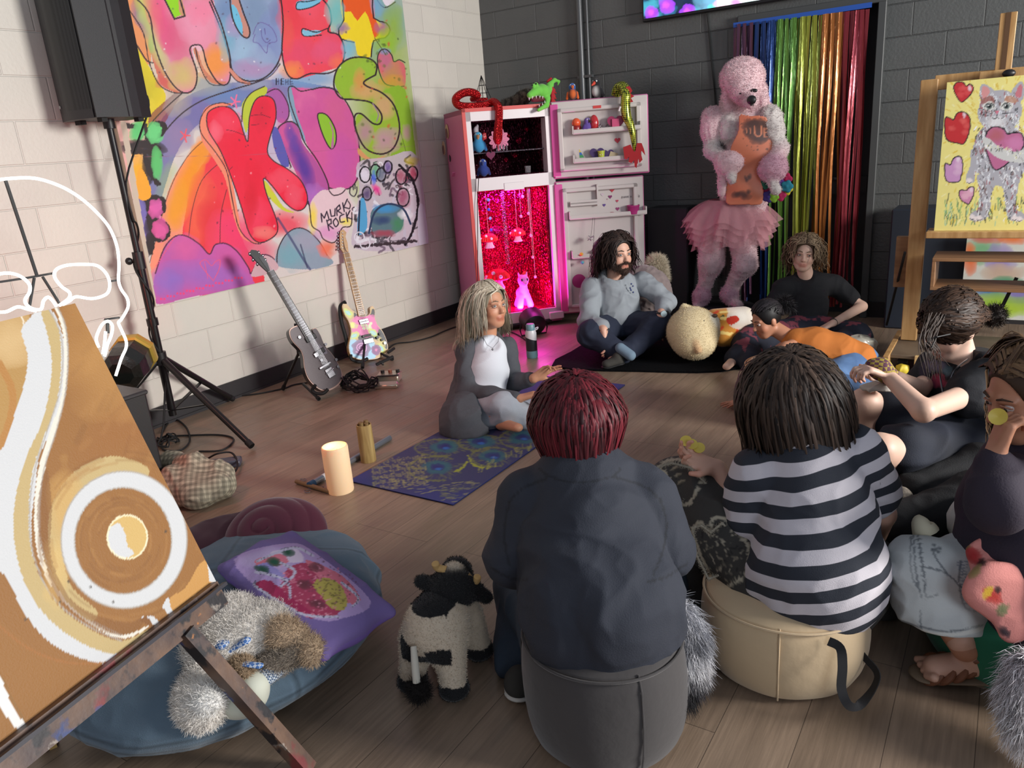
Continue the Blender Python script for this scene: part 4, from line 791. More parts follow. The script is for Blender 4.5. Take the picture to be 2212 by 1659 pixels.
for (x,y,r_) in ((664,1061,.016),(655,1036,.014),(692,1055,.020)):q =PZ(x,y,.006);MB().tube([q+V3(r_*cos(k*.5),r_*.8*sin(k*.5),.002*sin(k)) for k in range(13)],.0018,6,True).build('wire_ring',chrome,t)
# yoga mat with peacock feathers -----------------------------------------
def ymat(p):
    F,S,B =p.fill,p.stroke,p.blob;z =3.253;T =lambda x,y:(560+x/z,800+y/z);p.t =lambda q:T(*q);p.sc =1/z
    for a in [(1300,520,260,110),(1560,480,240,90),(1650,610,220,100),(1240,690,260,120),(1850,480,200,80),(1500,760,260,80),(1000,700,180,140)]:B(*a,(58,60,96),.75)
    g =random.Random(4);ol =[(88,92,84),(104,110,80),(74,80,100)]
    for (cx,cy,rx,ry,ex) in ((1270,545,185,62,30),(1560,510,170,60,-10),(1640,610,160,70,0),(1240,690,200,90,10),(1850,480,170,70,0),(1400,440,120,30,0),(1500,860,260,60,0)):
        for k in range(120):
            a =g.uniform(0,6.28);r0 =g.uniform(.4,.9);S([(cx+rx*r0*cos(a),cy+ry*r0*sin(a)),(cx+rx*(r0+.16)*cos(a+.05),cy+ry*(r0+.16)*sin(a+.05))],g.uniform(4,9),g.choice(ol+[(116,124,74)]),0,a=.5)
        if cx != 1400 and cx != 1500:
            S([(cx+rx*.95*cos(a),cy+ry*.95*sin(a)) for a in np.linspace(1.2,5.4,16)],12,(112,118,70),rough=1.6,a=.7)
            B(cx+ex,cy-8,74,34,(48,104,116),1,pw=3);B(cx+ex+4,cy-10,44,20,(44,42,110),1,pw=3);B(cx+ex+10,cy+2,20,8,(50,110,190),.8)
    for k in range(24):
        x =790+k*16;y0 =560+k*6+g.uniform(-20,20)
        for j in range(6):yy =640+j*36-k*2+g.uniform(-8,8);S([(x+j*3,yy),(x+6+j*3,yy+g.uniform(12,26))],g.uniform(5,9),(156,152,96),0,a=.7,rough=1)
    for k in range(60):x,y =g.uniform(900,1500),g.uniform(780,930);S([(x,y),(x+g.uniform(20,60),y-g.uniform(0,12))],g.uniform(3,6),(150,150,100),0,a=.6)
    for k in range(40):x =g.uniform(1500,1960);y =720-(x-1500)*.42+g.uniform(-30,30);S([(x,y),(x+g.uniform(-8,14),y-g.uniform(14,30))],g.uniform(4,7),(160,164,84),0,a=.7)
    S([(1380,710),(1420,690),(1460,650)],16,(150,158,60),rough=2);S([(1470,600),(1500,660),(1600,690)],12,(150,158,60),rough=2)
my_ =mat('yoga_mat_rubber',attr=True,rough=.75,bump=.0006,bscale=300)
def matc(x,y):return V3(x,y,.007)
Lx0,Lx1,Ly0,Ly1 =-2.435,-1.840,2.25,3.965
mt =panel('yoga_mat',matc(Lx0+.03,Ly1),matc(Lx1,Ly1),matc(Lx1,Ly0),matc(Lx0,Ly0),   .006,.006,my_,None,ymat,(36,46,110),(52,56,116));tag(mt,'blue yoga mat printed with green peacock feathers lying on the floor','yoga mat')
# toy cow ----------------------------------------------------------------
cw =V3(-1.225,1.395,0);fw =nrm(V3(-.22,1,0));rt =V3(fw[1],-fw[0],0);up =V3(0,0,1)
t =thing('toy_cow','black and white plush toy cow standing on the floor seen from behind','toy cow',cw)
def cowp(a,b,c):return cw+rt*a+fw*b+up*c
s =S3(.03);s.E(cowp(0,-.045,.17),(.085,.085,.085)).C(cowp(0,-.02,.175),cowp(0,.06,.19),.082,.075).C(cowp(0,.06,.20),cowp(.01,.10,.26),.055,.045)
LG =[(-.055,-.085),(.055,-.085),(-.055,.075),(.058,.075)]
for (a,b) in LG:s.C(cowp(a*.9,b*.8,.14),cowp(a*1.1,b*1.05,.045),.045,.036,k=.03).E(cowp(a*1.15,b*1.08,.026),(.042,.042,.028),k=.008)
def cowpaint(V,Nn,C):
    d =V-cw;a,b,c_ =d@rt,d@fw,d[:,2];w_ =.012*vnoise(V*22);blk =np.zeros(len(V),bool)
    blk |= (c_ <.05+.4*w_);blk |= (b >-.05-.35*a+2.2*w_) & (c_ >.16-.1*a) & (a <.058+w_) & (np.abs(a) <.2)
    blk |= (np.abs(c_-.135-.10*np.abs(a-.0)) <.028+w_) & (b <-.085) & (np.abs(a+.0) <.075)
    blk[(np.abs(a) <.012+w_) & (b <-.1) & (c_ >.14)]=False;blk[c_ >.24]=True
    return np.where(blk[:,None],srgb((18,18,20)),srgb((206,190,168)))
plush =mat('plush_attr',attr=True,rough=.95,sheen=.25,bump=.0015,bscale=200)
sdf_obj('body',s,.0045,plush,t,paint=cowpaint,after=furfn(16000,.006,.0012,curl=.5,jitter=.12),floor=.001)
hc =P(978,1268,2.13);
s =S3(.02);xr =nrm(_r-up*np.dot(_r,up));vw =nrm(V3(_f[0],_f[1],0));K_ =(18,18,20);Wc =(214,200,180)
s.E(hc,(.062,.062,.055),col=K_).C(hc+vw*.03,hc+vw*.09-up*.02,.04,.036,col=K_).E(hc+vw*.02+up*.042+xr*.004,(.028,.03,.018),col=Wc,k=.006)
s.C(hc-xr*.04,P(912,1256,2.15),.022,.022,col=K_,flat=(up,.8)).C(hc+xr*.045,P(1050,1290,2.15),.028,.02,col=K_,flat=(vw,.6))
s.C(hc-up*.03,cowp(0,.06,.22),.05,.055,col=K_)
hd =sdf_obj('head',s,.004,plush,t,after=furfn(9000,.006,.0012,curl=.5,jitter=.1))
hm =mat('horn_felt',(196,160,104),.9,bump=.001,bscale=200)
MB().tube(curve_pts([P(963,1232,2.12),P(945,1226,2.12),P(940,1216,2.11)],5),[.013,.012,.0115]+[.011]*7+[.008],12).build('horn',hm,hd);MB().tube(curve_pts([P(1008,1245,2.12),P(1026,1256,2.12),P(1032,1244,2.11)],5),[.013,.012,.0115]+[.011]*7+[.008],12).build('horn',hm,hd)
MB().tube([P(893,1396,2.0),P(896,1430,1.99),P(900,1474,1.99)],[.008,.010,.0105],10).build('tail',mat('white_plush',(206,200,186),.95,sheen=.3),t)
s =S3(.01);s.E(P(905,1492,2.0),(.026,.024,.024));sdf_obj('tail_tuft',s,.004,mat('dark_fur',(24,18,16),.9),t,cols=False,after=furfn(1500,.022,.0012,curl=.6))
# ================================================================ front left: easel, ring painting, bean bag and what lies on it
hz =.45;BR =PZ(470,1262,hz);BL =PZ(0,1625,hz);e =nrm(BR-BL);dt_ =((BR-O_)@e)/(ray(162,655)@e);TR =O_+ray(162,655)*dt_;vup =nrm(TR-BR);Hc =np.linalg.norm(TR-BR);Wc_ =.66
nC =nrm(np.cross(e,vup))
if np.dot(nC,O_-BR) <0:nC =-nC
def ringp(p):
    F,S,B =p.fill,p.stroke,p.blob;br1,br2,lt,wh,pc =(148,100,47),(128,82,36),(190,166,114),(206,207,208),(170,162,152)
    F([(-60,600),(800,600),(800,1700),(-60,1700)],br1,curve=0)
    g =random.Random(2)
    for k in range(60):x,y =g.uniform(150,430),g.uniform(680,1100);a =-1.0+g.uniform(-.3,.3);l =g.uniform(40,120);S([(x,y),(x+l*cos(a)*.6,y-l*sin(a)*-.6)],g.uniform(4,16),g.choice([br2,(166,118,64),(142,94,44),(158,110,56)]),0,a=.35,soft=4)
    B(300,920,110,50,(150,94,44),.45,-.4);B(230,760,80,120,(200,150,84),.4)
    F([(-40,680),(55,664),(62,690),(48,715),(52,740),(62,790),(50,860),(20,920),(-40,1000)],(176,136,76));B(20,740,50,50,(220,190,140),.6);S([(-20,760),(0,790),(22,830),(28,870),(18,920),(2,960),(-20,1010)],16,(176,124,62));S([(46,680),(52,704),(46,716)],3,(230,220,200))
    # cream stripes
    F([(62,690),(80,672),(110,668),(134,720),(139,770),(134,850),(110,930),(84,990),(76,1060),(68,1130),(76,1240),(110,1320),(170,1380),(240,1410),(300,1400),(290,1440),(200,1430),(110,1390),(50,1320),(10,1240),(-40,1220),(-40,1040),(10,960),(30,900),(52,830),(60,770),(46,716)],wh)
    F([(88,672),(104,664),(126,710),(132,770),(126,850),(100,930),(72,1010),(62,1100),(70,1200),(110,1290),(180,1350),(260,1385),(320,1360),(300,1400),(240,1412),(160,1380),(90,1320),(50,1250),(30,1160),(34,1070),(60,980),(88,920),(106,850),(112,780),(102,720)],lt)
    F([(104,664),(116,662),(134,710),(139,770),(132,860),(108,930),(84,1010),(74,1100),(82,1200),(120,1280),(190,1345),(268,1380),(330,1345),(262,1372),(180,1330),(118,1262),(88,1180),(86,1090),(98,1010),(122,930),(140,850),(146,770),(140,700),(122,658)],(226,220,206))
    for q in ([(104,664),(128,712),(136,770),(128,850),(102,930),(76,1010),(64,1100),(72,1200),(116,1292),(186,1350),(262,1384)],[(122,658),(141,704),(147,770),(141,850),(120,935),(96,1010),(86,1095),(90,1180),(122,1262),(182,1330),(262,1372)]):S(q,3,pc,soft=2,rough=.6)
    # big ring
    cx,cy =268,1166
    E_ =lambda rx,ry,ox=0,oy=0,m=28:[(cx+ox+rx*cos(a),cy+oy+ry*sin(a)) for a in np.linspace(0,2*pi,m,False)]
    F([(105,1180),(112,1090),(160,1020),(240,985),(320,1010),(300,1040),(220,1030),(160,1080),(136,1160),(150,1260),(210,1320),(190,1340),(130,1280)],lt);B(140,1090,30,70,(204,160,90),.6);B(120,1230,24,60,(216,180,110),.6)
    for k in range(46):a =g.uniform(0,6.3);r =g.uniform(1.15,1.4);S([(cx+134*r*cos(a+j*.12),cy+140*r*sin(a+j*.12)) for j in range(4)],g.uniform(4,9),g.choice([br2,(166,118,62),(144,96,44)]),2,a=.35,soft=3)
    F([(90,1180),(80,1100),(100,1010),(112,1100),(110,1200),(150,1290),(210,1330),(280,1345),(310,1330),(300,1360),(250,1372),(180,1340),(120,1280)],br2,.6)
    F(E_(136,148),wh,curve=2);F(E_(104,114,-2,2),br1,curve=2);S(E_(136,148),3,pc,closed=True,curve=2,soft=2);S(E_(105,115,-2,2),2.5,pc,closed=True,curve=2,soft=2)
    for k in range(70):a =g.uniform(0,6.3);r =g.uniform(.5,.95);S([(cx-2+104*r*cos(a+j*.2),cy+2+113*r*sin(a+j*.2)) for j in range(4)],g.uniform(3,7),g.choice([br2,(168,120,64),(146,98,46)]),2,a=.4,soft=3)
    F([(p_[0],p_[1]) for p_ in E_(42,46,7,-6)],(206,172,104),curve=2);F([(238,1140),(256,1130),(270,1150),(276,1180),(290,1194),(268,1206),(246,1196),(234,1170)],wh,curve=3);S(E_(43,47,7,-6),3.5,(236,226,190),closed=True,curve=2)
    F([(362,1290),(350,1310),(366,1330),(350,1350),(330,1330),(304,1332),(330,1360),(300,1420),(380,1370),(380,1310)],wh,curve=1);F([(300,1340),(316,1330),(340,1360),(322,1352)],br2,curve=1);F([(368,1290),(372,1320),(384,1330),(400,1300),(470,1260),(440,1210),(400,1270)],(196,144,76));F([(448,1215),(452,1255),(474,1262),(462,1232)],wh,curve=0)
    F([(-40,1330),(20,1360),(110,1425),(200,1440),(260,1430),(240,1490),(100,1560),(-40,1700)],(150,102,48));F([(-30,1420),(0,1460),(30,1530),(74,1590),(60,1600),(16,1550),(-30,1480)],(232,230,226));S([(-30,1410),(4,1460),(34,1526),(76,1588)],3,(140,100,50));S([(-20,1335),(60,1400),(150,1432),(260,1430)],4,(160,104,50))
    for (x,y) in ((148,1256),(196,1268),(130,1300),(245,1300),(55,1338),(358,1148)):B(x,y,2.5,2.5,(70,60,50),1)
t =thing('ring_painting','large unfinished ochre canvas painted with white rings and curved stripes','painting',BR)
TL =TR-e*Wc_;BLc =BR-e*Wc_;ax_ =nC*.0
panel('painted_canvas',TL,TR,BR,BLc,.0030,.035,mat('canvas_paint',attr=True,rough=.6,bump=.0008,bscale=260),t,ringp,(214,206,190),(190,134,66))
# easel holding it
wd_ =mat('paint_stained_wood',(112,84,66),.5,col2=(74,58,56),nscale=14,stretch=(1,1,1),bump=.001);nt =wd_.node_tree;N =nt.nodes;L =nt.links;b =N['Principled BSDF'];old =b.inputs['Base Color'].links[0].from_socket
for sc_,col,lo_ in ((7,(120,50,52),.60),(9,(44,60,110),.62),(16,(170,160,150),.66),(12,(30,28,34),.58),(20,(186,120,60),.68)):
    n_ =N.new('ShaderNodeTexNoise');n_.inputs['Scale'].default_value =sc_;n_.inputs['Detail'].default_value =6;mp =N.new('ShaderNodeMapping');mp.inputs['Location'].default_value =(sc_*3.1,lo_*7,0);tc =N.new('ShaderNodeTexCoord');L.new(tc.outputs['Object'],mp.inputs[0]);L.new(mp.outputs[0],n_.inputs['Vector'])
    r_ =N.new('ShaderNodeMapRange');r_.inputs[1].default_value =lo_-.02;r_.inputs[2].default_value =lo_+.02;L.new(n_.outputs[0],r_.inputs[0]);mx =N.new('ShaderNodeMix');mx.data_type ='RGBA';L.new(r_.outputs[0],mx.inputs[0]);L.new(old,mx.inputs[6]);mx.inputs[7].default_value =(*srgb(col),1);old =mx.outputs[2]
L.new(old,b.inputs['Base Color'])
t =thing('paint_stained_easel','paint spattered wooden easel holding the ring painting in the foreground','easel',BR)
end =PN(528,1258,BR,vup);la =BR+e*(np.dot(end-BR,e)+.012);lb =BR-e*.75
led =MB().bar(la+nC*.012-vup*.016,lb+nC*.012-vup*.016,.026,.060,vup).build('ledge',wd_,t,False)
MB().bar(la+nC*.045+vup*.004,lb+nC*.045+vup*.004,.014,.008,vup).build('lip',mat('dark_stained_lip',(36,34,46),.5),led,False)
lg0 =PN(400,1365,BR+nC*.02,nC);lg1 =PZ(668,1665,.0);dd_ =nrm(lg1-lg0)
def leg_(a,b,w,th,nm_):l =MB().bar(a,b,w,th,np.cross(b-a,e)).build(nm_,wd_,t,False);return l
leg_(lg0-vup*.0,lg1-dd_*.004,.034,.034,'leg')
lc =BR-e*.32;leg_(lc-nC*.052+vup*.78,lc-nC*.052-vup*.0,.04,.025,'mast')
rl =PZ(104,1612,.0);leg_(lc+vup*.75-nC*.085,rl,.036,.036,'leg')
MB().bar(rl+nrm(lc+vup*.75-nC*.06-rl)*.001,rl+nrm(lc+vup*.75-nC*.06-rl)*.04,.040,.040).build('foot_block',mat('pine',(196,160,96),.5),t,False)
# bean bag
bc =V3(-1.80,1.13,0);dn =mat('blue_denim',(88,108,124),.9,attr=True,noise=.12,nscale=4,bump=.0012,bscale=400,sheen=.2)
t =thing('bean_bag','big round blue denim bean bag on the floor behind the foreground easel','bean bag',bc)
s =S3(.06);s.E(bc+V3(0,0,.145),(.41,.47,.15)).E(bc+V3(.0,.10,.19),(.30,.33,.12)).E(bc+V3(.0,-.18,.15),(.32,.26,.14))
def seamf(V,N):
    d =V-bc;th =np.arctan2(d[:,1],d[:,0]);h =V[:,2]
    m =np.exp(-((h-.155-.03*np.sin(th*2))/.006)**2)*.004+np.exp(-((np.abs(np.sin(th*2.5+.6)))/.018)**2)*.003*(h >.02);return V+N*m[:,None]
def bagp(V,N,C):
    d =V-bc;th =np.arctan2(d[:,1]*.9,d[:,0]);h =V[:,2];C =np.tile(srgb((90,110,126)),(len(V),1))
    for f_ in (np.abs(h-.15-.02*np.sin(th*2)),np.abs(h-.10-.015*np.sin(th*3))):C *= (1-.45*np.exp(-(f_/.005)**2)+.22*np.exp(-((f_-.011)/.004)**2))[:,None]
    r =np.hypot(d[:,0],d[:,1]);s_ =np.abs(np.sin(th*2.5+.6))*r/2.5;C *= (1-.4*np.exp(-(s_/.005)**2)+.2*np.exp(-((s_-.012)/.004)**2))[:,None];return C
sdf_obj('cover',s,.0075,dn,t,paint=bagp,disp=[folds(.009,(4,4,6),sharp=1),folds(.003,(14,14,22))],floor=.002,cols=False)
# cushions
def cushion(name,label,cat,c,x,y,n,rx,ry,th,m,painter=None,group=None,corner=1.0,after=None,res=.008,disp=None,cols=False):
    s =S3(.02);cx =[c+x*rx*sx_*corner+y*ry*sy_*corner for sx_,sy_ in ((-1,-1),(1,-1),(1,1),(-1,1))]
    Rm =np.stack([x,y,n],1);s.E(c,(rx*1.02,ry*1.02,th),Rm,k=.03);s.B(c,(rx*.93,ry*.93,th*.12),Rm,r=th*.12,k=.05)
    for q in cx:s.C(c+(q-c)*.55,q,th*.42,.007,k=.04,flat=(n,.6))
    o =sdf_obj(name,s,res,m,None,disp=disp if disp is not None else folds(.004,(10,10,10)),cols=cols,paint=painter,after=after);return tag(o,label,cat,group)
mar =mat('maroon_velvet',(92,32,52),.75,sheen=.35,bump=.002,bscale=18)
def axes(p00,p10,p01):x =nrm(p10-p00);y =p01-p00;y =nrm(y-x*np.dot(x,y));return x,y,np.cross(x,y)
# swirl cushion
c =P(596,1168,2.48);x,y,n =axes(P(500,1160,2.62),P(690,1200,2.5),P(560,1100,2.72))
if n[2] <0:n =-n;y =-y
tilt_n =nrm(n+V3(.35,-.35,.2));x,y,_ =frame(tilt_n);Rm =np.stack([x,y,tilt_n],1)
def swirl(V,N):
    d =V-c;r =np.sqrt((d@x+.03)**2+(d@y-.01)**2);a =np.arctan2(d@y,d@x);up_ =(N@tilt_n) >.1;return V+N*(np.where(up_,.007*np.abs(np.sin(r*62+a*.5))**.6,0))[:,None]
s =S3(.02);s.E(c,(.165,.15,.085),Rm);o =sdf_obj('swirl_cushion',s,.0045,mar,None,disp=swirl,cols=False,sm=1);tag(o,'dark plum velvet cushion with spiral pleats at the back of the bean bag','cushion')
c2 =P(462,1188,2.44);cushion('plum_cushion','plain dark plum cushion partly hidden behind the ring painting','cushion',c2+V3(0,0,-.03),nrm(V3(.3,1,0)),nrm(V3(-1,.3,.25)),nrm(V3(.25,-.1,1)),.20,.16,.06,mat('plum_cloth',(70,28,44),.9,sheen=.2))
# unicorn-ish patchwork pillow
pp =[P(478,1224,2.13),P(655,1178,2.25),P(812,1322,2.06),P(706,1392,1.92)]
c =sum(pp)/4;x =nrm(pp[3]-pp[0]+pp[2]-pp[1]);y =pp[1]-pp[0]+pp[2]-pp[3];y =nrm(y-x*np.dot(x,y));n =np.cross(x,y)
if n[2] <0:n =-n
def ppaint(V,Nn,C):
    a,b =topx(V);pt =Paint(a,b,(118,100,158));z =2.572;T =lambda q:(q[0]/z,1080+q[1]/z);pt.t =T;pt.sc =1/z;F,S,B =pt.fill,pt.stroke,pt.blob;g =random.Random(8)
    F([(1300,330),(1600,240),(1760,300),(2060,560),(1900,660),(1740,660),(1500,540)],(176,150,200));B(1500,330,120,50,(196,176,216),.9)
    F([(1560,470),(1600,380),(1700,350),(1780,400),(1880,520),(1890,620),(1800,655),(1700,630),(1600,560),(1540,500)],(168,60,92));F([(1420,470),(1500,450),(1620,540),(1700,600),(1780,650),(1700,650),(1560,570)],(160,40,84))
    F([(1700,330),(1900,420),(2000,540),(1960,580),(1860,520),(1760,420)],(206,110,130));F([(1740,470),(1800,430),(1890,470),(1930,560),(1910,610),(1840,600),(1790,540)],(176,160,80));F([(1500,290),(1640,270),(1690,330),(1640,350),(1560,330)],(214,196,220));F([(1420,330),(1560,300),(1600,350),(1500,370),(1440,370)],(214,120,140));F([(1430,370),(1490,350),(1560,400),(1600,440),(1520,430)],(150,140,200))
    for (x_,y_) in ((1455,385),(1525,345),(1600,290)):B(x_,y_,32,18,(26,80,60),1,.2,6)
    for (x_,y_) in ((1690,470),(1760,575),(1760,375)):B(x_,y_,36,20,(96,50,60),.9,.2,4)
    pt.speck(160,(1560,360,1880,650),(2,5),[(216,120,150),(230,150,170)],4,.8);pt.speck(120,(1700,320,1990,580),(2,5),[(110,60,80),(90,50,60)],6,.8);pt.speck(40,(1780,440,1920,600),(3,5),[(90,80,40)],7,.8)
    for q in ([(1420,455),(1420,480),(1560,570),(1700,640),(1880,650)],[(1430,340),(1520,300),(1640,265),(1740,310)],[(1420,400),(1520,420),(1600,460),(1610,540)],[(1560,350),(1640,400),(1560,480)],[(1900,460),(1990,540),(1960,590)]):
        S(q,14,(196,190,214));cp =curve_pts([np.array(k_,float) for k_ in q],6)
        for k in range(0,len(cp),1):S([cp[k]+V3(0,-8,0)[:2],cp[k]+V3(0,8,0)[:2]],2.5,(60,40,80),0)
    return np.where(((Nn@n) >.05)[:,None],pt.C,srgb((120,96,170)))
pmat =mat('patchwork_cloth',attr=True,rough=.85,bump=.001,bscale=120)
rx =np.linalg.norm(pp[3]-pp[0])/2*1.02;ry =np.linalg.norm(pp[1]-pp[0])/2*.98
cushion('patchwork_pillow','lilac pillow with stitched pink and green patchwork on the bean bag','pillow',c,x,y,n,rx,ry,.075,pmat,painter=ppaint,res=.0042,cols=True,disp=folds(.0035,(12,12,12)))
# plush bear lying down
t =thing('plush_lamb','fluffy cream plush animal with blue gingham bow lying on the bean bag','plush toy',P(550,1400,1.955))
cr,tn,wt =(226,220,212),(186,162,134),(232,230,226)
s =S3(.03);s.E(P(535,1375,1.975),(.13,.12,.085),np.stack([nrm(P(620,1400,1.955)-P(450,1330,2.005)),nrm(P(500,1480,1.855)-P(540,1330,2.055)),V3(0,0,1)],1),col=cr).C(P(500,1350,1.985),P(470,1430,1.905),.075,.06,col=cr)
s.C(P(470,1440,1.875),P(440,1500,1.825),.055,.055,col=cr).E(P(436,1518,1.805),(.058,.055,.06),col=cr).E(P(446,1512,1.770),(.034,.034,.03),col=wt,k=.005)
s.C(P(600,1375,1.935),P(672,1405,1.895),.042,.034,col=tn).E(P(612,1372,1.905),(.045,.038,.035),col=tn);
body =sdf_obj('body',s,.005,mat('fur_attr',attr=True,rough=1,sheen=.3),t,after=furfn(26000,.016,.0016,curl=.7,jitter=.07),disp=folds(.004,(14,14,14)))
s =S3(.03);s.E(P(520,1500,1.860),(.07,.065,.05),col=(206,206,190)).E(P(548,1478,1.840),(.035,.035,.03),col=(206,206,190))
sdf_obj('head',s,.005,mat('velour',(206,208,192),.9,sheen=.4),t,cols=False)
s =S3(.01);s.E(P(520,1440,1.835),(.035,.025,.02));sdf_obj('ear',s,.004,mat('tan_fur',(176,152,124),1),t,cols=False,after=furfn(2500,.014,.0014,curl=.7))
gh =mat('gingham',(110,140,190),.85);nt =gh.node_tree;N =nt.nodes;L =nt.links;ckr =N.new('ShaderNodeTexChecker');ckr.inputs['Scale'].default_value =130;tc =N.new('ShaderNodeTexCoord');L.new(tc.outputs['Object'],ckr.inputs['Vector']);ckr.inputs['Color1'].default_value =(*srgb((70,112,176)),1);ckr.inputs['Color2'].default_value =(*srgb((196,208,226)),1);L.new(ckr.outputs[0],N['Principled BSDF'].inputs['Base Color'])
def ribbon(pts,w,nrmv):
    V =[];F =[]
    for p_ in pts:V += [p_[0]-p_[1]*w,p_[0]+p_[1]*w]
    for k in range(len(pts)-1):F.append((2*k,2*k+1,2*k+3,2*k+2))
    m_ =MB();m_.add(V,F);m_.add([v-np.asarray(nrmv)*.0015 for v in V],[f[::-1] for f in F]);return m_
s =S3(.004);q =P(492,1408,1.855);s.E(q,(.010,.010,.009)).C(q,P(482,1392,1.855),.008,.019,flat=(V3(0,0,1),.5)).C(q,P(530,1384,1.855),.007,.014,flat=(V3(0,0,1),.5)).C(q,P(478,1416,1.845),.008,.016,flat=(V3(0,0,1),.5)).C(P(528,1434,1.820),P(560,1438,1.815),.010,.011,flat=(V3(0,0,1),.4))
sdf_obj('bow',s,.0025,gh,t,cols=False)
s =S3(.01);s.C(P(574,1458,1.855),P(612,1432,1.885),.026,.024,flat=(nrm(O_-P(590,1440,1.855)),.6));sdf_obj('ear_lining',s,.004,mat('gingham_small',(150,166,180),.85),t,cols=False);MATS['gingham_small'].node_tree.nodes['Principled BSDF'].inputs['Base Color']
nt =MATS['gingham_small'].node_tree;ckr =nt.nodes.new('ShaderNodeTexChecker');ckr.inputs['Scale'].default_value =220;tc =nt.nodes.new('ShaderNodeTexCoord');nt.links.new(tc.outputs['Object'],ckr.inputs['Vector']);ckr.inputs['Color1'].default_value =(*srgb((80,100,130)),1);ckr.inputs['Color2'].default_value =(*srgb((206,214,220)),1);nt.links.new(ckr.outputs[0],nt.nodes['Principled BSDF'].inputs['Base Color'])
s =S3(.02);s.C(P(570,1445,1.875),P(640,1402,1.895),.030,.032);sdf_obj('paw',s,.005,mat('brown_grey_fur',(150,138,124),1),t,cols=False,after=furfn(5000,.014,.0015,curl=.7))
# ================================================================ fridge in the corner, opened wide, with everything on and in it
FL =V3(-3.46,4.81,0);fd =nrm(V3(.66,.751,0));bk =nrm(V3(-.751,.66,0));FW,FD,FH =.69,.66,1.685
RF =np.stack([fd,bk,V3(0,0,1)],1)
def fb(mb,u0,u1,v0,v1,z0,z1,mi=0,bev=0):return mb.box(FL+fd*(u0+u1)/2+bk*(v0+v1)/2+V3(0,0,(z0+z1)/2),(abs(u1-u0),abs(v1-v0),abs(z1-z0)),RF,mi,bev)
def fp(u,v,z):return FL+fd*u+bk*v+V3(0,0,z)
def fu(px,py):q =PN(px,py,FL,bk)-FL;return q@fd,q[2]     # pixel -> (u, z) on the front plane
pink =mat('pink_enamel',(198,112,156),.45);redtape =mat('red_tape',(206,70,66),.5);whp =mat('fridge_white',(222,214,216),.4);whd =mat('door_liner',(206,198,194),.45)
def foilmat(name,col,col2,em=0,sc=90,rough=.22):
    m =mat(name,col,rough,metal=.85,col2=col2,nscale=18);nt =m.node_tree;N =nt.nodes;L =nt.links;tc =N.new('ShaderNodeTexCoord');mp =N.new('ShaderNodeMapping');mp.inputs['Scale'].default_value =(1,1,.45);L.new(tc.outputs['Object'],mp.inputs[0]);vo =N.new('ShaderNodeTexVoronoi');vo.inputs['Scale'].default_value =sc;L.new(mp.outputs[0],vo.inputs['Vector']);bp =N.new('ShaderNodeBump');bp.inputs['Distance'].default_value =.02;L.new(vo.outputs[0],bp.inputs['Height']);L.new(bp.outputs[0],N['Principled BSDF'].inputs['Normal']);return m
rfoil =foilmat('red_foil',(206,30,60),(150,10,60));mfoil =foilmat('magenta_foil',(220,60,180),(190,30,90),sc=140);sfoil =foilmat('silver_foil',(210,200,210),(160,150,160),sc=160);dfoil =foilmat('dark_red_foil',(96,36,54),(60,26,40),sc=70)
t =thing('refrigerator','pink fridge freezer with both doors open in the corner, lit magenta inside','fridge',FL);W0,W1 =.06,FW-.055
m =MB();fb(m,0,.035,.0,FD,.06,FH);fb(m,FW-.035,FW,0,FD,.06,FH);fb(m,0,FW,.0,FD,FH-.035,FH);fb(m,0,FW,FD-.03,FD,.06,FH);fb(m,.0,FW,.02,FD,.02,.10);body =m.build('cabinet',pink,t,False)
m =MB();fb(m,-.003,.022,-.012,.004,.05,FH+.002);fb(m,-.003,FW,-.012,.012,FH-.022,FH+.003);m.build('red_edge_tape',redtape,t,False)
uz =[fu(*q) for q in ((1022,262),(1176,243),(1180,370),(1030,386),(1028,414),(1197,398),(1207,650))]
ZF1,ZF0,ZL1,ZL0 =uz[0][1],uz[3][1],uz[4][1],.135
m =MB();fb(m,.022,W0,-.006,.5,.06,FH-.022);fb(m,W1,FW,-.006,.5,.06,FH-.022);fb(m,.022,FW,-.006,.5,ZF1,FH-.022);fb(m,.022,FW,-.006,.5,ZL1,ZF0);fb(m,.022,FW,-.006,.5,.045,ZL0);m.build('liner',whp,t,False)
m =MB();fb(m,W0,W1,.42,.43,ZF0,ZF1);fb(m,W0,W0+.006,.03,.42,ZF0,ZF1);fb(m,W1-.006,W1,.10,.42,ZF0,ZF1);fb(m,W0,W1,.02,.42,ZF0,ZF0+.006);fb(m,W0,W1,.02,.42,ZF1-.006,ZF1);m.build('freezer_lining',dfoil,t,False)
m =MB();fb(m,W0,W1,.44,.45,ZL0,ZL1);fb(m,W0,W0+.006,.05,.44,ZL0,ZL1);fb(m,W0,W1,.02,.44,ZL0,ZL0+.006);fb(m,W0,W1,.02,.44,ZL1-.006,ZL1);m.build('foil_lining',rfoil,t,False)
V =[];F =[];K_ =40
for k in range(K_+1):v =.03+.40*k/K_;w =.014*sin(k*1.9)+.01*sin(k*.7);V += [fp(W1-.012+w,v,ZL1-.005),fp(W1-.02+w*1.6-.02,v,(ZL1+ZL0)/2),fp(W1-.02+w*1.2,v,ZL0+.01)]
for k in range(K_):F += [(3*k,3*k+3,3*k+4,3*k+1),(3*k+1,3*k+4,3*k+5,3*k+2)]
MB().add(V,F).build('foil_curtain',rfoil,t)
m =MB();fb(m,W0,W1,.06,.40,(ZF0+ZF1)/2-.03,(ZF0+ZF1)/2-.022);m.build('wire_shelf',sfoil,t,False)
ul,zl =fu(1110,402);m =MB();fb(m,ul-.08,ul+.08,-.012,.06,zl-.028,zl+.03,bev=.004);m.build('control_housing',whp,t,False)
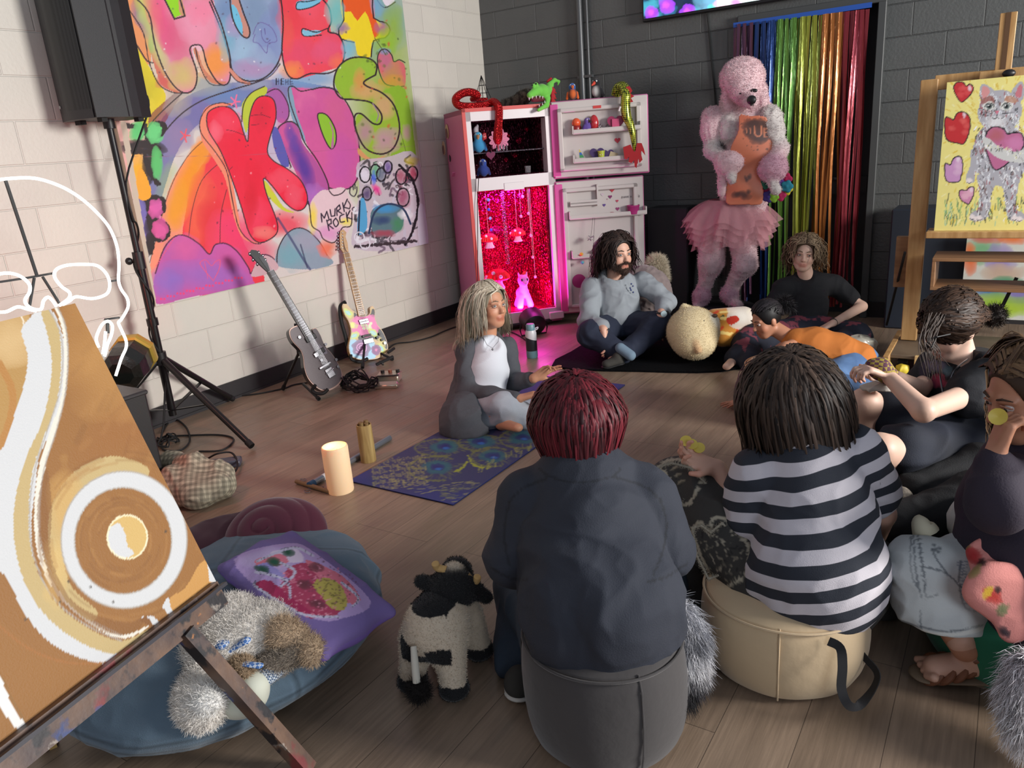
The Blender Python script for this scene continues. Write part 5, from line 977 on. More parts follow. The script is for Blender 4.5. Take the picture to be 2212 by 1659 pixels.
m =MB();fb(m,.12,FW-.1,-.02,.02,.015,.05,bev=.01);m.build('kick_grille',m_black,t,False);m =MB();fb(m,FW-.12,FW+.0,-.035,-.006,.045,.105,bev=.006);m.build('hinge_bracket',whp,t,False)
for k,(x,y) in enumerate(((967,284),(960,320))):q =PN(x,y,FL,-fd);MB().lathe(q-fd*.004,[(.055,0),(.055,.004),(.001,.005)],axis=-fd,n=24).lathe(q-fd*.009+V3(0,0,-.012),[(.036,0),(.036,.003),(.001,.004)],axis=-fd,n=24,mi=1).build('googly_eye',[mat('cream_disc',(206,178,140),.5),mat('brown_disc',(120,84,80),.5)],t)
q =PN(973,342,FL,-fd);MB().prism([q-fd*.003+(bk*cos(a)+V3(0,0,sin(a)))*(.028 if k % 2 else .016) for k,a in enumerate(np.linspace(0,2*pi,18,False))],-fd*.004).build('black_magnet',m_black,t,False);q =PN(982,372,FL,-fd);MB().bar(q-bk*.02-fd*.008,q+bk*.03-fd*.008+V3(0,0,-.03),.03,.01).build('clip_magnet',pink,t,False)
MB().tube([PN(x,y,FL-bk*.03,bk) for x,y in ((1034,384),(1031,440),(1032,520),(1031,640))],.003,6).build('power_lead',m_rub,t)
lamp('fridge_magenta_light','AREA',fp(.33,.02,.16),fp(.36,.34,.7),16,(1,.03,.62),(.35,.06));lamp('fridge_magenta_top','AREA',fp(.35,.2,ZL1-.02),fp(.35,.25,.3),7,(1,.05,.75),(.4,.2));lamp('fridge_floor_glow','SPOT',fp(.38,-.32,.28),fp(.40,-.7,0),5,(1,.05,.6),(.08,),120,1)
# doors
def door(name,h,ang,Wd,z0,z1):
    du =V3(cos(ang),sin(ang),0);dn =V3(sin(ang),-cos(ang),0);Rd =np.stack([du,dn,V3(0,0,1)],1);o =h
    def D(mb,u0,u1,n0,n1,a,b,mi=0,bev=0):return mb.box(o+du*(u0+u1)/2+dn*(n0+n1)/2+V3(0,0,(a+b)/2),(u1-u0,n1-n0,b-a),Rd,mi,bev)
    def q(u,n,z):return o+du*u+dn*n+V3(0,0,z)
    def m_(px,py,n=.03):s_ =PN(px,py,o+dn*n,dn)-o;return s_@du,s_[2]
    s =MB();D(s,0,Wd,-.05,0,z0,z1,bev=.008);p_ =s.build(name,pink,t,False)
    s =MB();D(s,.012,Wd-.008,0,.012,z0+.01,z1-.006,bev=.004);w =.055
    for a in ((w,w+.035,z0+w,z1-w),(Wd-w-.035,Wd-w,z0+w,z1-w),(w,Wd-w,z1-w-.03,z1-w),(w,Wd-w,z0+w,z0+w+.025)):D(s,a[0],a[1],.010,.05,a[2],a[3],bev=.006)
    s.build('door_liner',whd,p_,False)
    s =MB();D(s,.0,.06,.001,.016,z0+.02,z1-.02,bev=.004);s.build('pink_gasket',mat('hot_pink',(214,90,160),.4),p_,False)
    return p_,D,q,m_,du,dn
FR =fp(FW,0,0)
dU,DU,qU,mU,duU,dnU =door('freezer_door',FR+V3(.0,-.02,0),R_(24),.725,ZF0-.055,FH+.01)
dL,DL,qL,mL,duL,dnL =door('fridge_door',FR+V3(.0,-.02,0),R_(33),.69,.075,ZF0-.075)
def tray(D,m_,par,px0,px1,h=.03,dep=.085,name='door_shelf',base=whd):
    u0,z0 =m_(*px0,.09);u1,z1 =m_(*px1,.09);z =(z0+z1)/2;s =MB();D(s,u0,u1,dep,dep+.008,z-h/2,z+h/2,bev=.003);D(s,u0,u1,.02,dep,z-h/2-.004,z-h/2+.002)
    D(s,u0-.006,u0+.004,.02,dep+.006,z-h/2,z+h*1.4);D(s,u1-.004,u1+.006,.02,dep+.006,z-h/2,z+h*1.4);s.build(name,base,par,False);return u0,u1,z-h/2
A1 =tray(DU,mU,dU,(1238,286),(1384,273));A2 =tray(DU,mU,dU,(1240,349),(1384,336));B1 =tray(DL,mL,dL,(1232,472),(1396,456));B2 =tray(DL,mL,dL,(1238,556),(1290,550));
u0,z0_ =mL(1232,440,.06);u1,z1_ =mL(1290,436,.06);s =MB();DL(s,u0,u1,.02,.06,z1_-.005,z1_+.005);DL(s,u1,u1+.012,.02,.06,z1_-.03,z1_+.13);DL(s,u0,u1,.055,.06,z1_-.02,z1_+.02);s.build('egg_compartment',whd,dL,False)
def heart(c,x,y,n,r,th=.004):
    pts =[];
    for a in np.linspace(0,2*pi,28,False):pts.append(c+x*r*(16*sin(a)**3)/16+y*r*(13*cos(a)-5*cos(2*a)-2*cos(3*a)-cos(4*a))/16)
    return MB().prism(pts,n*th)
Z_ =V3(0,0,1)
for (px,py,r,c) in ((1322,410,.019,(196,50,70)),(1318,425,.015,(130,40,100)),(1333,434,.011,(190,60,90)),(1305,443,.012,(90,60,140)),(1334,451,.015,(150,50,110)),(1301,420,.012,(210,190,200)),(1312,430,.006,(180,150,160))):u,z =mL(px,py,.014);heart(qL(u,.012,z),duL,Z_,dnL,r).build('heart_sticker',mat('sticker_%d_%d_%d' % c,c,.5),dL,False)
u,z =mU(1334,303,.014);heart(qU(u,.012,z),duU,Z_,dnU,.022).build('heart_sticker',mat('sticker_196_50_70',None),dU,False);u,z =mU(1290,231,.03);s =MB();DU(s,u-.03,u+.03,.05,.053,z-.01,z+.01);s.build('red_tape_patch',redtape,dU,False)
u,z =mL(1251,607,.014);MB().lathe(qL(u,.012,z),[(.055,0),(.055,.003),(.001,.004)],axis=dnL,n=24).build('magenta_disc_sticker',mat('magenta_disc',(170,50,120),.5),dL)
def text3(name,body,c,x,y,size,m,par,ext=.001,bold=0):
    cu =bpy.data.curves.new(name,'FONT');cu.body =body;cu.size =size;cu.extrude =ext;cu.offset =bold;cu.align_x ='CENTER';cu.align_y ='CENTER';o =bpy.data.objects.new('tmp',cu);n =np.cross(x,y);o.matrix_world =Matrix(((x[0],y[0],n[0],c[0]),(x[1],y[1],n[1],c[1]),(x[2],y[2],n[2],c[2]),(0,0,0,1)));COL.objects.link(o);bpy.context.view_layer.update()
    me =bpy.data.meshes.new_from_object(o.evaluated_get(bpy.context.evaluated_depsgraph_get()));me.transform(o.matrix_world);bpy.data.objects.remove(o);return obj(name,me,m,par,False)
u,z =mL(1362,425,.014);text3('lettering','(HAVE A HUG)',qL(u,.0145,z),duL,Z_,.022,mat('grey_ink',(120,110,112),.6),dL)
# things in the doors: stand on a tray at (door map, pixel x, tray base z)
def on(m_,q,tr,px,py,n=.055):u,z =m_(px,py,n);return q(u,n,tr[2]+.004)
def ball_thing(name,label,cat,c,r,col,**k):
    s =MB().sphere(c+V3(0,0,r[2] if hasattr(r,'__len__') else r),r,18,12);return tag(s.build(name,mat(name+'_mat',col,**k)),label,cat)
c =on(mU,qU,A1,1245,270);tt =thing('red_jar','orange lidded red jar at left end of the upper freezer door shelf','jar',c);MB().lathe(c,[(.026,0),(.034,.02),(.034,.05),(.030,.055)],n=20).build('base',mat('dark_red_glass',(140,30,30),.3),tt);MB().sphere(c+V3(0,0,.075),(.033,.033,.034),18,12).build('lid',mat('orange_gloss',(222,88,48),.3),tt)
c =on(mU,qU,A1,1283,268);tt =thing('toy_egg','shiny red egg standing behind the purple toy bird','toy egg',c);MB().sphere(c+V3(0,0,.06)-dnU*.01,(.036,.03,.062),18,12).build('egg',mat('red_gloss',(186,44,50),.2,coat=.5),tt)
def bird(name,label,cat,c,h,cols,fwd,beakc,bellyc=None):
    tt =thing(name,label,cat,c);s =S3(.01*h/.1);k =h/.1;f =nrm(fwd);r_ =V3(f[1],-f[0],0)
    s.E(c+Z_*.036*k,V3(.028,.028,.036)*k,col=cols[0]).E(c+Z_*.078*k+f*.004*k,V3(.022,.022,.022)*k,col=cols[1]);s.C(c+Z_*.04*k+r_*.026*k,c+Z_*.012*k+r_*.034*k-f*.01*k,.010*k,.008*k,col=cols[2]).C(c+Z_*.04*k-r_*.026*k,c+Z_*.012*k-r_*.034*k-f*.01*k,.010*k,.008*k,col=cols[2])
    s.C(c+Z_*.015*k-f*.02*k,c+Z_*.004*k-f*.045*k,.012*k,.008*k,col=cols[0])
    if bellyc:s.E(c+Z_*.036*k+f*.010*k,V3(.021,.021,.028)*k,col=bellyc,k=.003)
    sdf_obj('body',s,.0024*k,MATS.get('plush_attr'),tt,floor=c[2]);b =S3(.004);b.C(c+Z_*.078*k+f*.02*k,c+Z_*.066*k+f*.046*k,.010*k,.004*k);sdf_obj('beak',b,.002*k,mat('beak_%d' % beakc[0],beakc,.4),tt,cols=False)
    for sg in (-1,1):MB().sphere(c+Z_*.086*k+f*.017*k+r_*sg*.010*k,.0062*k,10,8).build('eye',mat('eye_white',(230,230,230),.3),tt);MB().sphere(c+Z_*.086*k+f*.0215*k+r_*sg*.010*k,.003*k,8,6).build('pupil',m_black,tt)
    return tt
camd =nrm(V3(-_f[0],-_f[1],0))
bird('toy_parrot','small purple plush parrot sitting on the upper freezer door shelf','plush toy',on(mU,qU,A1,1268,272,.065),.105,[(96,74,150),(110,84,160),(84,60,140)],nrm(camd+duU*.8),(60,50,40))
c =on(mU,qU,A1,1296,272);tt =thing('gift_bow','crumpled silver gift bow on the upper freezer door shelf','bow',c)
def bow(c,r,n,m,par,seed=1):
    g =random.Random(seed);s =MB()
    for k in range(n):
        a =k*2.4;z =g.uniform(-.6,.9);d =nrm(V3(cos(a),sin(a),z));w =nrm(np.cross(d,V3(.3,.2,1)))*r*.16;s.add([c+d*r*.2-w*.4,c+d*r*.2+w*.4,c+d*r*.7+w,c+d*r,c+d*r*.7-w],[(0,1,2,3,4)])
    return s.build('loops',m,par,False)
bow(c+Z_*.035,.035,16,sfoil,tt,3);bow(c+Z_*.03+duU*.05,.032,14,sfoil,tt,4)
c =on(mU,qU,A1,1330,262,.05);tt =thing('heart_box','magenta heart shaped box with pink front on the freezer door shelf','box',c);heart(c+Z_*.055,duU,Z_,dnU,.062,.02).build('box',mat('magenta_card',(150,40,84),.5),tt,False);s =MB();s.box(c+Z_*.05+dnU*.026,(.052,.012,.06),np.stack([duU,dnU,Z_],1));s.build('front_card',mat('pink_card',(200,80,120),.5),tt,False)
c =on(mU,qU,A2,1252,340);tt =thing('toy_sailboat','toy boat with red hull and rainbow sail on the lower freezer door shelf','toy boat',c);MB().prism([c-duU*.04,c+duU*.035,c+duU*.045+Z_*.022,c-duU*.05+Z_*.022],dnU*.02).build('hull',redtape,tt,False);MB().cyl(c+Z_*.02,c+Z_*.10,.0015,6).build('mast',whp,tt)
for k,cl in enumerate(((70,150,90),(60,110,180),(226,200,60))):MB().prism([c+Z_*(.03+.02*k)+dnU*(.004+.002*k),c+Z_*(.03+.02*k)+duU*(.035-.011*k)+dnU*(.004+.002*k),c+Z_*.095+dnU*(.004+.002*k)],dnU*.001).build('sail',mat('sail%d' % k,cl,.5),tt,False)
c =on(mU,qU,A2,1290,338,.045);tt =tag(heart(c+Z_*.05-duU*.0,duU,Z_,dnU,.055,.012).build('purple_heart',mat('purple_felt',(74,56,104),.8),None,False),'dark purple heart behind the lime bucket on the freezer door','heart');tt =tag(heart(c+Z_*.04+duU*.08,duU,Z_,dnU,.045,.012).build('purple_heart',mat('purple_felt',None),None,False),'smaller dark purple heart between bucket and paper tag on freezer door','heart')
c =on(mU,qU,A2,1299,336,.07);tt =thing('lime_bucket','small lime green bucket with a smiling face on freezer door shelf','bucket',c);MB().lathe(c,[(.020,0),(.026,.062),(.029,.064),(.029,.070),(.024,.070),(.02,.01)],n=22).build('bucket',mat('lime',(176,190,62),.4),tt)
for sg in (-1,1):MB().sphere(c+Z_*.042+dnU*.024+duU*sg*.009,.004,8,6).build('eye',whp,tt)
c =on(mU,qU,A2,1325,336,.06);tag(MB().box(c+Z_*.028,(.06,.003,.05),np.stack([duU,dnU,Z_],1)@np.array(Matrix.Rotation(.35,3,'Y'))).build('paper_tag',mat('kraft_paper',(186,170,140),.8)),'cream paper tag leaning beside the lime bucket','tag')
c =on(mL,qL,B1,1368,452,.06);tt =thing('pink_bucket','magenta plastic bucket on the lower door top shelf','bucket',c);MB().lathe(c,[(.040,0),(.048,.06),(.050,.062),(.050,.068),(.045,.068),(.038,.006)],n=24).build('bucket',mat('magenta_plastic',(176,56,124),.4),tt)
c =on(mL,qL,B1,1322,458,.06);tag(MB().lathe(c,[(.024,0),(.03,.012),(.012,.02),(.016,.026),(.001,.028)],n=16).build('pink_dish',mat('pink_gloss',(190,60,90),.3)),'small pink trinket dish on the lower door top shelf','dish')
for (x,y,d_,r,lab) in ((1276,515,5.72,.037,'large silver foil bow hanging on a cord from the door shelf'),(1280,560,5.70,.030,'small dark silver foil bow hanging below the big one')):
    c =PN(x,y,FR+dnL*.13,dnL);tt =thing('foil_bow',lab,'bow',c);bow(c,r,26,sfoil,tt,int(x));MB().tube([c,PN(x+5,470,FR+dnL*.12,dnL)],.0012,5).build('cord',m_rub,tt)
for (x,y,cl,lab) in ((1256,549,(226,170,60),'amber crystal drop clipped to the lower door shelf'),(1258,567,(90,180,190),'rainbow crystal drop hanging beside the silver bows')):
    c =PN(x,y,FR+dnL*.12,dnL);tag(MB().lathe(c-Z_*.015,[(.002,0),(.016,.012),(.014,.022),(.002,.03)],n=8).build('crystal_drop',mat('crystal_%d' % cl[0],cl,.1,coat=1)),lab,'crystal')
# contents of the lower compartment
def mush(name,label,c,s_,hang=None,px=None):
    tt =thing(name,label,'paper mushroom',c);hc =mat('honeycomb_red',(226,30,34),.7);st_ =mat('honeycomb_white',(236,190,226),.7);V =[];n =48
    cap =[(.02,-.004),(.060,-.006),(.075,.004),(.070,.022),(.052,.044),(.026,.058),(.002,.062)]
    V =MB();x,y,d =frame(Z_,(0,1,0));vv =[]
    for (r,z) in cap:
        for k in range(n):a =2*pi*k/n;rr =r*s_*(1+.06*(1 if k % 2 else -1));vv.append(c+Z_*z*s_+(x*cos(a)+y*sin(a))*rr)
    V.add(vv,[(i*n+k,i*n+(k+1) % n,(i+1)*n+(k+1) % n,(i+1)*n+k) for i in range(len(cap)-1) for k in range(n)]);V.build('cap',hc,tt,False)
    V =MB();vv =[];stem =[(.024,.0),(.028,-.03),(.040,-.055),(.038,-.062),(.002,-.062)]
    for (r,z) in stem:
        for k in range(n):a =2*pi*k/n;rr =r*s_*(1+.08*(1 if k % 2 else -1));vv.append(c+Z_*z*s_+(x*cos(a)+y*sin(a))*rr)
    V.add(vv,[(i*n+k,i*n+(k+1) % n,(i+1)*n+(k+1) % n,(i+1)*n+k) for i in range(len(stem)-1) for k in range(n)]);V.build('stem',st_,tt,False)
    for (a,z) in ((2.9,.03),(4.1,.02),(4.9,.045),(5.6,.022)):r =.073-.35*z*.9 if z >.04 else .071;q =c+(x*cos(a)+y*sin(a))*r*s_+Z_*z*s_;MB().sphere(q,(.012*s_,)*3,12,8).build('spot',whp,tt)
    if hang is not None:MB().tube([c+Z_*.06*s_,c+Z_*hang],.001,5).build('thread',whp,tt)
mush('paper_mushroom','red spotted paper mushroom hanging at left inside the fridge',fp(*[fu(1057,524)[0]+.03,.12,fu(1057,524)[1]]),.92,.36);mush('paper_mushroom','red spotted paper mushroom hanging right of centre inside the fridge',fp(fu(1134,512)[0]-.0,.2,fu(1134,512)[1]),.85,.35);mush('paper_mushroom','largest red paper mushroom standing on the fridge floor',fp(fu(1078,605)[0]+.02,.12,fu(1078,605)[1]-.01),1.3)
po =fp(fu(1140,640)[0]+.0,.10,ZL0+.008);tt =thing('plush_pony','pink plush pony with a red mane standing on the fridge floor','plush toy',po);s =S3(.02);pc =(226,130,214);fN =-bk;zc =lambda u,v,z:po+fd*u-bk*v+Z_*z
s.E(zc(0,-.04,.12),(.05,.06,.05),col=pc).C(zc(0,.0,.13),zc(-.01,.03,.20),.034,.03,col=pc).E(zc(-.012,.045,.235),(.045,.045,.045),col=pc).C(zc(-.012,.07,.215),zc(-.012,.09,.21),.022,.018,col=pc)
for (u,v) in ((-.045,.02),(.045,.01),(-.035,-.09),(.04,-.09)):s.C(zc(u*.6,v*.6,.1),zc(u,v,.02),.022,.027,col=pc)
for sg in (-1,1):s.C(zc(-.012+sg*.028,.04,.27),zc(-.012+sg*.036,.04,.295),.010,.005,col=pc,k=.006)
sdf_obj('body',s,.0045,MATS['plush_attr'],tt,floor=ZL0+.007)
for sg in (-1,1):MB().sphere(zc(-.012+sg*.022,.083,.24),(.009,.006,.012),10,8).build('eye',m_black,tt)
s =S3(.008)
for k in range(7):s.C(zc(-.01+.004*k,.05-.018*k,.285-.008*k),zc(.015+.008*k,.03-.02*k,.30-.012*k),.010,.005)
sdf_obj('mane',s,.003,mat('red_mane',(214,40,44),.8),tt,cols=False)
cr =mat('crystal_ball',(250,220,240),.05,trans=.6,ior=1.5)
for i,(x,y,y2) in enumerate(((1155,511,400),(1161,559,398),(1168,603,397),(1150,463,402),(1139,426,403),(1137,470,403))):u,z =fu(x,y);u2,z2 =fu(x-3,y2+6);c =fp(u,.10+.02*(i % 3),z);tt =thing('crystal_ball',['third crystal ball from the bottom of the fridge, right of the mushroom','second lowest crystal ball hanging at right inside the fridge','lowest crystal ball hanging at right inside the fridge','right ball of the upper crystal pair hanging in the fridge','topmost crystal ball hanging under the fridge ceiling','left ball of the upper crystal pair hanging in the fridge'][i],'crystal',c,group='crystal balls hanging in the fridge');MB().sphere(c,.013,7,5).build('ball',cr,tt,False);MB().tube([c,V3(c[0],c[1],ZL1-.01)],.0008,4).build('thread',whp,tt)
for i,(x,y,cl) in enumerate(((1057,432,(120,130,240)),(1058,453,(60,40,230)),(1061,472,(150,150,240)),(1063,497,(110,40,220)))):u,z =fu(x,y);c =fp(u,.03,z);tag(MB().lathe(c,[(.012,0),(.012,.002),(.001,.003)],axis=-bk,n=18).build('blue_disc',mat('disc%d' % i,cl,.35)),['topmost pale blue disc of the string hanging in the fridge','deep blue disc second from the top of the hanging string','pale violet disc third from the top of the hanging string','lowest violet disc of the string hanging in the fridge'][i],'disc')
g =random.Random(5);s =MB()
for k in range(520):
    u =g.uniform(W0+.02,W1-.14);z =ZL1-.02-abs(g.gauss(0,.17));v =g.uniform(.16,.42);
    if z <ZL0+.2:continue
    c =fp(u,v,z);d =nrm(V3(g.gauss(0,1),g.gauss(0,1),g.gauss(0,1)));x,y,_ =frame(d);r =g.uniform(.004,.009);s.add([c+x*r,c+y*r,c-x*r,c-y*r],[(0,1,2,3)])
tag(s.build('glitter_garland',mfoil,None,False),'shimmering magenta foil garland filling the upper part of the fridge','garland',kind='stuff')
s =MB()
for k in range(260):z =ZL1-.03-k*.0022;c =fp(fu(1102,450)[0]+.012*sin(k*.9)+.02*(ZL1-z)*.6,.2+.01*cos(k*.9),z);d =nrm(V3(g.gauss(0,1),g.gauss(0,1),g.gauss(0,1)));x,y,_ =frame(d);r =.011;s.add([c+x*r,c+y*r*.4,c-x*r,c-y*r*.4],[(0,1,2,3)])
tag(s.build('tinsel_strand',sfoil,None,False),'long silver tinsel strand hanging down the middle of the fridge','tinsel',kind='stuff')
c =fp(fu(1092,505)[0],.3,fu(1092,505)[1]);s =S3(.01);[s.E(c+V3(g.gauss(0,.03),g.gauss(0,.02),g.gauss(0,.02)),.02) for _ in range(14)];tag(sdf_obj('tinsel_ball',s,.006,mfoil,None,cols=False,after=None),'fluffy pink glitter pompom hanging between the two hanging mushrooms','pompom')
# freezer contents
zf =ZF0+.008;zm =(ZF0+ZF1)/2-.02
c =fp(fu(1095,300)[0],.22,fu(1095,300)[1]);s =MB();pts =[c+(fd*cos(a)+Z_*sin(a))*(.075+.009*cos(a*11)) for a in np.linspace(0,2*pi,88,False)];tt =thing('doily_fan','round scalloped pink paper doily behind the red sequin snake in freezer','doily',c);MB().prism(pts,bk*.004).build('disc',mat('pink_paper',(216,128,160),.7),tt,False)
for k in range(22):a =k*2*pi/22;s.bar(c+(fd*cos(a)+Z_*sin(a))*.015-bk*.003,c+(fd*cos(a)+Z_*sin(a))*.066-bk*.003,.003,.003)
s.build('pleat',mat('pink_paper',None),tt,False)
def lump(name,label,cat,c,pr,m,res=.005,**k):
    s =S3(.012)
    for (o,r) in pr:s.E(c+fd*o[0]+bk*o[1]+Z_*o[2],r,col=k.get('col'))
    return tag(sdf_obj(name,s,res,m,None,cols='col' in k,after=k.get('after')),label,cat)
u =fu(1032,330)[0]+.03;bird('toy_owl','turquoise toy bird on the left of the freezer shelf','plush toy',fp(u,.07,zm),.15,[(60,140,190),(70,160,200),(50,110,170)],camd,(180,130,90));bird('toy_bird','dark blue toy bird on the freezer floor at left','plush toy',fp(u+.02,.07,zf),.13,[(40,60,130),(44,70,150),(40,50,110)],camd,(70,80,130))
lump('white_plush','small white plush head peeking above the turquoise bird','plush toy',fp(u+.0,.12,zm+.16),[((0,0,0),(.022,.02,.03)),((.015,0,.03),(.01,.01,.016))],mat('white_fluff',(206,196,204),.9));lump('red_ornament','glossy red curled ornament behind the turquoise bird','ornament',fp(u+.06,.16,zm+.11),[((0,0,0),(.012,.01,.03)),((.014,0,.024),(.014,.01,.01)),((.02,0,-.0),(.01,.01,.02))],mat('red_gloss',None))
c =fp(u+.075,.03,zm-.025);tt =thing('heart_dish','plum glass heart hanging from the left of freezer shelf','heart',c);heart(c,fd,Z_,-bk,.035,.008).build('heart',mat('plum_glass',(110,30,70),.15,coat=.6),tt,False)
c =fp(fu(1148,355)[0],.1,zf);tt =thing('glass_cup','small faceted clear glass cup on the freezer floor','glass',c);MB().lathe(c,[(.022,0),(.026,.05),(.023,.05),(.019,.006)],n=8).build('cup',mat('clear_glass',(240,236,240),.08,trans=.9,ior=1.45),tt,False)
for k in range(4):c =fp(fu(1083+k*7,322)[0],.12,zm);tt =tag(MB().lathe(c,[(.006,0),(.007,.03),(.003,.045)],n=8).build('silver_bottle',sfoil,None,False),['leftmost','second from left','third from left','rightmost'][k]+' of the small silver bottles on the freezer shelf','bottle','silver bottles on the freezer shelf')
for i,(x,y,r) in enumerate(((1125,290,.02),(1150,300,.026),(1140,335,.02),(1118,345,.018),(1165,275,.016))):a,b =fu(x,y);tag(MB().sphere(fp(a,.36-.01*i,b),r,9,7).build('foil_rose',rfoil,None,False),['small left','large middle','low middle','lowest left','topmost right'][i]+' dark red foil rosette at the back of freezer','rosette','red rosettes at the back of the freezer')
# on top of the fridge
seq =mat('red_sequins',(176,24,28),.25,metal=.75);nt =seq.node_tree;N =nt.nodes;L =nt.links;vo =N.new('ShaderNodeTexVoronoi');vo.inputs['Scale'].default_value =130;tc =N.new('ShaderNodeTexCoord');L.new(tc.outputs['Object'],vo.inputs['Vector']);bp =N.new('ShaderNodeBump');bp.inputs['Distance'].default_value =.006;L.new(vo.outputs[0],bp.inputs['Height']);L.new(bp.outputs[0],N['Principled BSDF'].inputs['Normal'])
zt =FH+.035
tt =thing('sequin_snake','red sequin toy snake draped over the top edge of the fridge','plush toy',fp(.3,.1,FH));pt =[PN(1052,214,fp(0,.22,0),bk),PN(1020,215,fp(0,.14,0),bk),PN(1032,206,fp(0,.08,0),bk),PN(1014,199,fp(0,.08,0),bk),PN(996,203,fp(0,.09,0),bk),PN(984,215,fp(0,.10,0),bk),PN(992,228,fp(0,.06,0),bk),PN(1020,230,fp(0,.05,0),bk),PN(1050,226,fp(0,.05,0),bk),PN(1066,220,fp(0,.02,0),bk),PN(1077,232,fp(0,-.04,0),bk),PN(1078,255,fp(0,-.045,0),bk),PN(1076,280,fp(0,-.045,0),bk),PN(1075,298,fp(0,-.045,0),bk),PN(1075,312,fp(0,-.045,0),bk)]
cp =curve_pts(pt,5);n_ =len(cp);rr =[.010+.019*min(1,k/12) if k <n_-14 else .029+.006*sin(pi*(k-n_+14)/14)-(.02*((k-n_+5)/5) if k >n_-5 else 0) for k in range(n_)];MB().tube(cp,rr,14).build('body',seq,tt);a =cp[-1];MB().tube([a,a-Z_*.03],[.004,.002],6).tube([a-Z_*.03,a-Z_*.045+fd*.008],.002,5).build('tongue',mat('red_gloss',None),tt)
c =PN(1042,196,fp(0,.38,0),bk)*V3(1,1,0)+V3(0,0,FH);tt =thing('wire_tree','thin black wire pyramid tree standing on the fridge top at left','wire ornament',c);s =MB();top =c+Z_*.255;cs_ =[c+.075*(fd*sx_+bk*sy_) for sx_,sy_ in ((-1,-1),(1,-1),(1,1),(-1,1))]
for q in cs_:s.bar(q,top,.0035,.0035)
for f_ in (0,.25,.5,.72):
    for k in range(4):s.bar(cs_[k]+(top-cs_[k])*f_,cs_[(k+1) % 4]+(top-cs_[(k+1) % 4])*f_,.003,.003)
s.bar(c,top,.004,.004);s.build('frame',m_rub,tt,False)
# green dragon head
c =PN(1165,196,fp(0,.02,0),bk);gr =mat('green_plush',(116,196,78),.9,sheen=.3);tt =thing('toy_dragon','green toy dragon head with open toothed mouth lying on fridge top','plush toy',c)
def dz_(px,py,v=.0):return PN(px,py,fp(0,v,0),bk)
G_ =(112,196,76);s =S3(.012);s.E(dz_(1170,198,.02),(.06,.06,.055),col=G_).C(dz_(1160,196,-.02),dz_(1145,206,-.05),.036,.024,col=G_).C(dz_(1182,200,.02),dz_(1190,185,.05),.03,.022,col=G_).C(dz_(1182,212,.0),dz_(1180,226,-.04),.026,.022,col=G_).C(dz_(1180,228,-.04),dz_(1163,238,-.07),.018,.012,col=G_)
s.E(dz_(1158,183,-.03),(.017,.017,.017),col=G_).E(dz_(1152,185,-.04),(.013,.013,.013),col=G_).C(dz_(1186,184,.05),dz_(1198,173,.06),.02,.013,col=G_).C(dz_(1198,173,.06),dz_(1207,176,.06),.013,.009,col=G_).C(dz_(1207,176,.06),dz_(1205,184,.06),.008,.004,col=G_)
s.C(dz_(1172,218,-.03),dz_(1143,222,-.10),.022,.026,op='s',k=.01,col=(110,30,40)).E(dz_(1160,218,-.07),(.03,.04,.02),op='s',k=.01,col=(110,30,40));sdf_obj('head',s,.0035,MATS['plush_attr'],tt)
mo =S3(.006);mo.C(dz_(1176,214,-.0),dz_(1152,214,-.035),.018,.02).C(dz_(1174,226,-.015),dz_(1163,232,-.05),.012,.010);sdf_obj('mouth_lining',mo,.004,mat('mouth_red',(96,32,40),.8),tt,cols=False)
for (x,y,dx,v) in ((1143,211,.0,-.07),(1150,208,0,-.065),(1158,207,0,-.06),(1166,207,0,-.055),(1172,208,0,-.05)):q =dz_(x,y,v);MB().lathe(q,[(.006,0),(.0005,.020)],axis=(0,0,-1),n=8).build('tooth',whp,tt)
for (x,y) in ((1165,230),(1172,227),(1177,222)):q =dz_(x,y,-.065);MB().lathe(q,[(.005,0),(.0005,.018)],axis=(0,0,1),n=8).build('tooth',whp,tt)
for (x,y) in ((1158,181),(1150,184)):MB().sphere(dz_(x,y,-.048),.0065,10,8).build('eye',m_black,tt)
s =S3(.006);[s.C(dz_(1192,190+k*6,.03),dz_(1199+2*(k % 2),195+k*6,.035),.012,.006) for k in range(6)];s.C(dz_(1190,170,.07),dz_(1183,176,.08),.01,.01);sdf_obj('mane',s,.004,mat('red_felt',(166,36,42),.9),tt,cols=False)
s =S3(.02);s.C(PN(1090,224,fp(0,.30,0),bk),PN(1112,220,fp(0,.28,0),bk),.03,.034).C(PN(1112,220,fp(0,.28,0),bk),PN(1128,212,fp(0,.2,0),bk),.036,.045).C(PN(1128,212,fp(0,.2,0),bk),PN(1140,205,fp(0,.1,0),bk),.045,.04)
def stripeP(V,Nn,C):w =np.sin((V@fd)*170+2*vnoise(V*20)) >.2;return np.where(w[:,None],srgb((64,58,48)),srgb((112,104,88)))
tag(sdf_obj('striped_plush',s,.006,MATS['fur_attr'],None,paint=stripeP,after=furfn(5000,.016,.0016,curl=.6)),'grey brown striped furry plush tail lying behind the green dragon head','plush toy')
c =qU(.10,-.03,FH+.012);bird('toy_puffin','blue green and orange toy bird standing on the freezer door top','plush toy',PN(1237,212,FR+dnU*.0,dnU)*V3(1,1,0)+V3(0,0,FH+.01),.12,[(50,50,56),(44,90,160),(226,100,40)],camd,(230,110,40),(226,110,50));bird('toy_penguin','black and white toy bird with red face on the freezer door top','plush toy',PN(1290,206,FR+dnU*.0,dnU)*V3(1,1,0)+V3(0,0,FH+.01),.135,[(30,30,34),(32,30,34),(28,28,32)],nrm(camd-duU*.8),(206,70,50),(216,214,212))
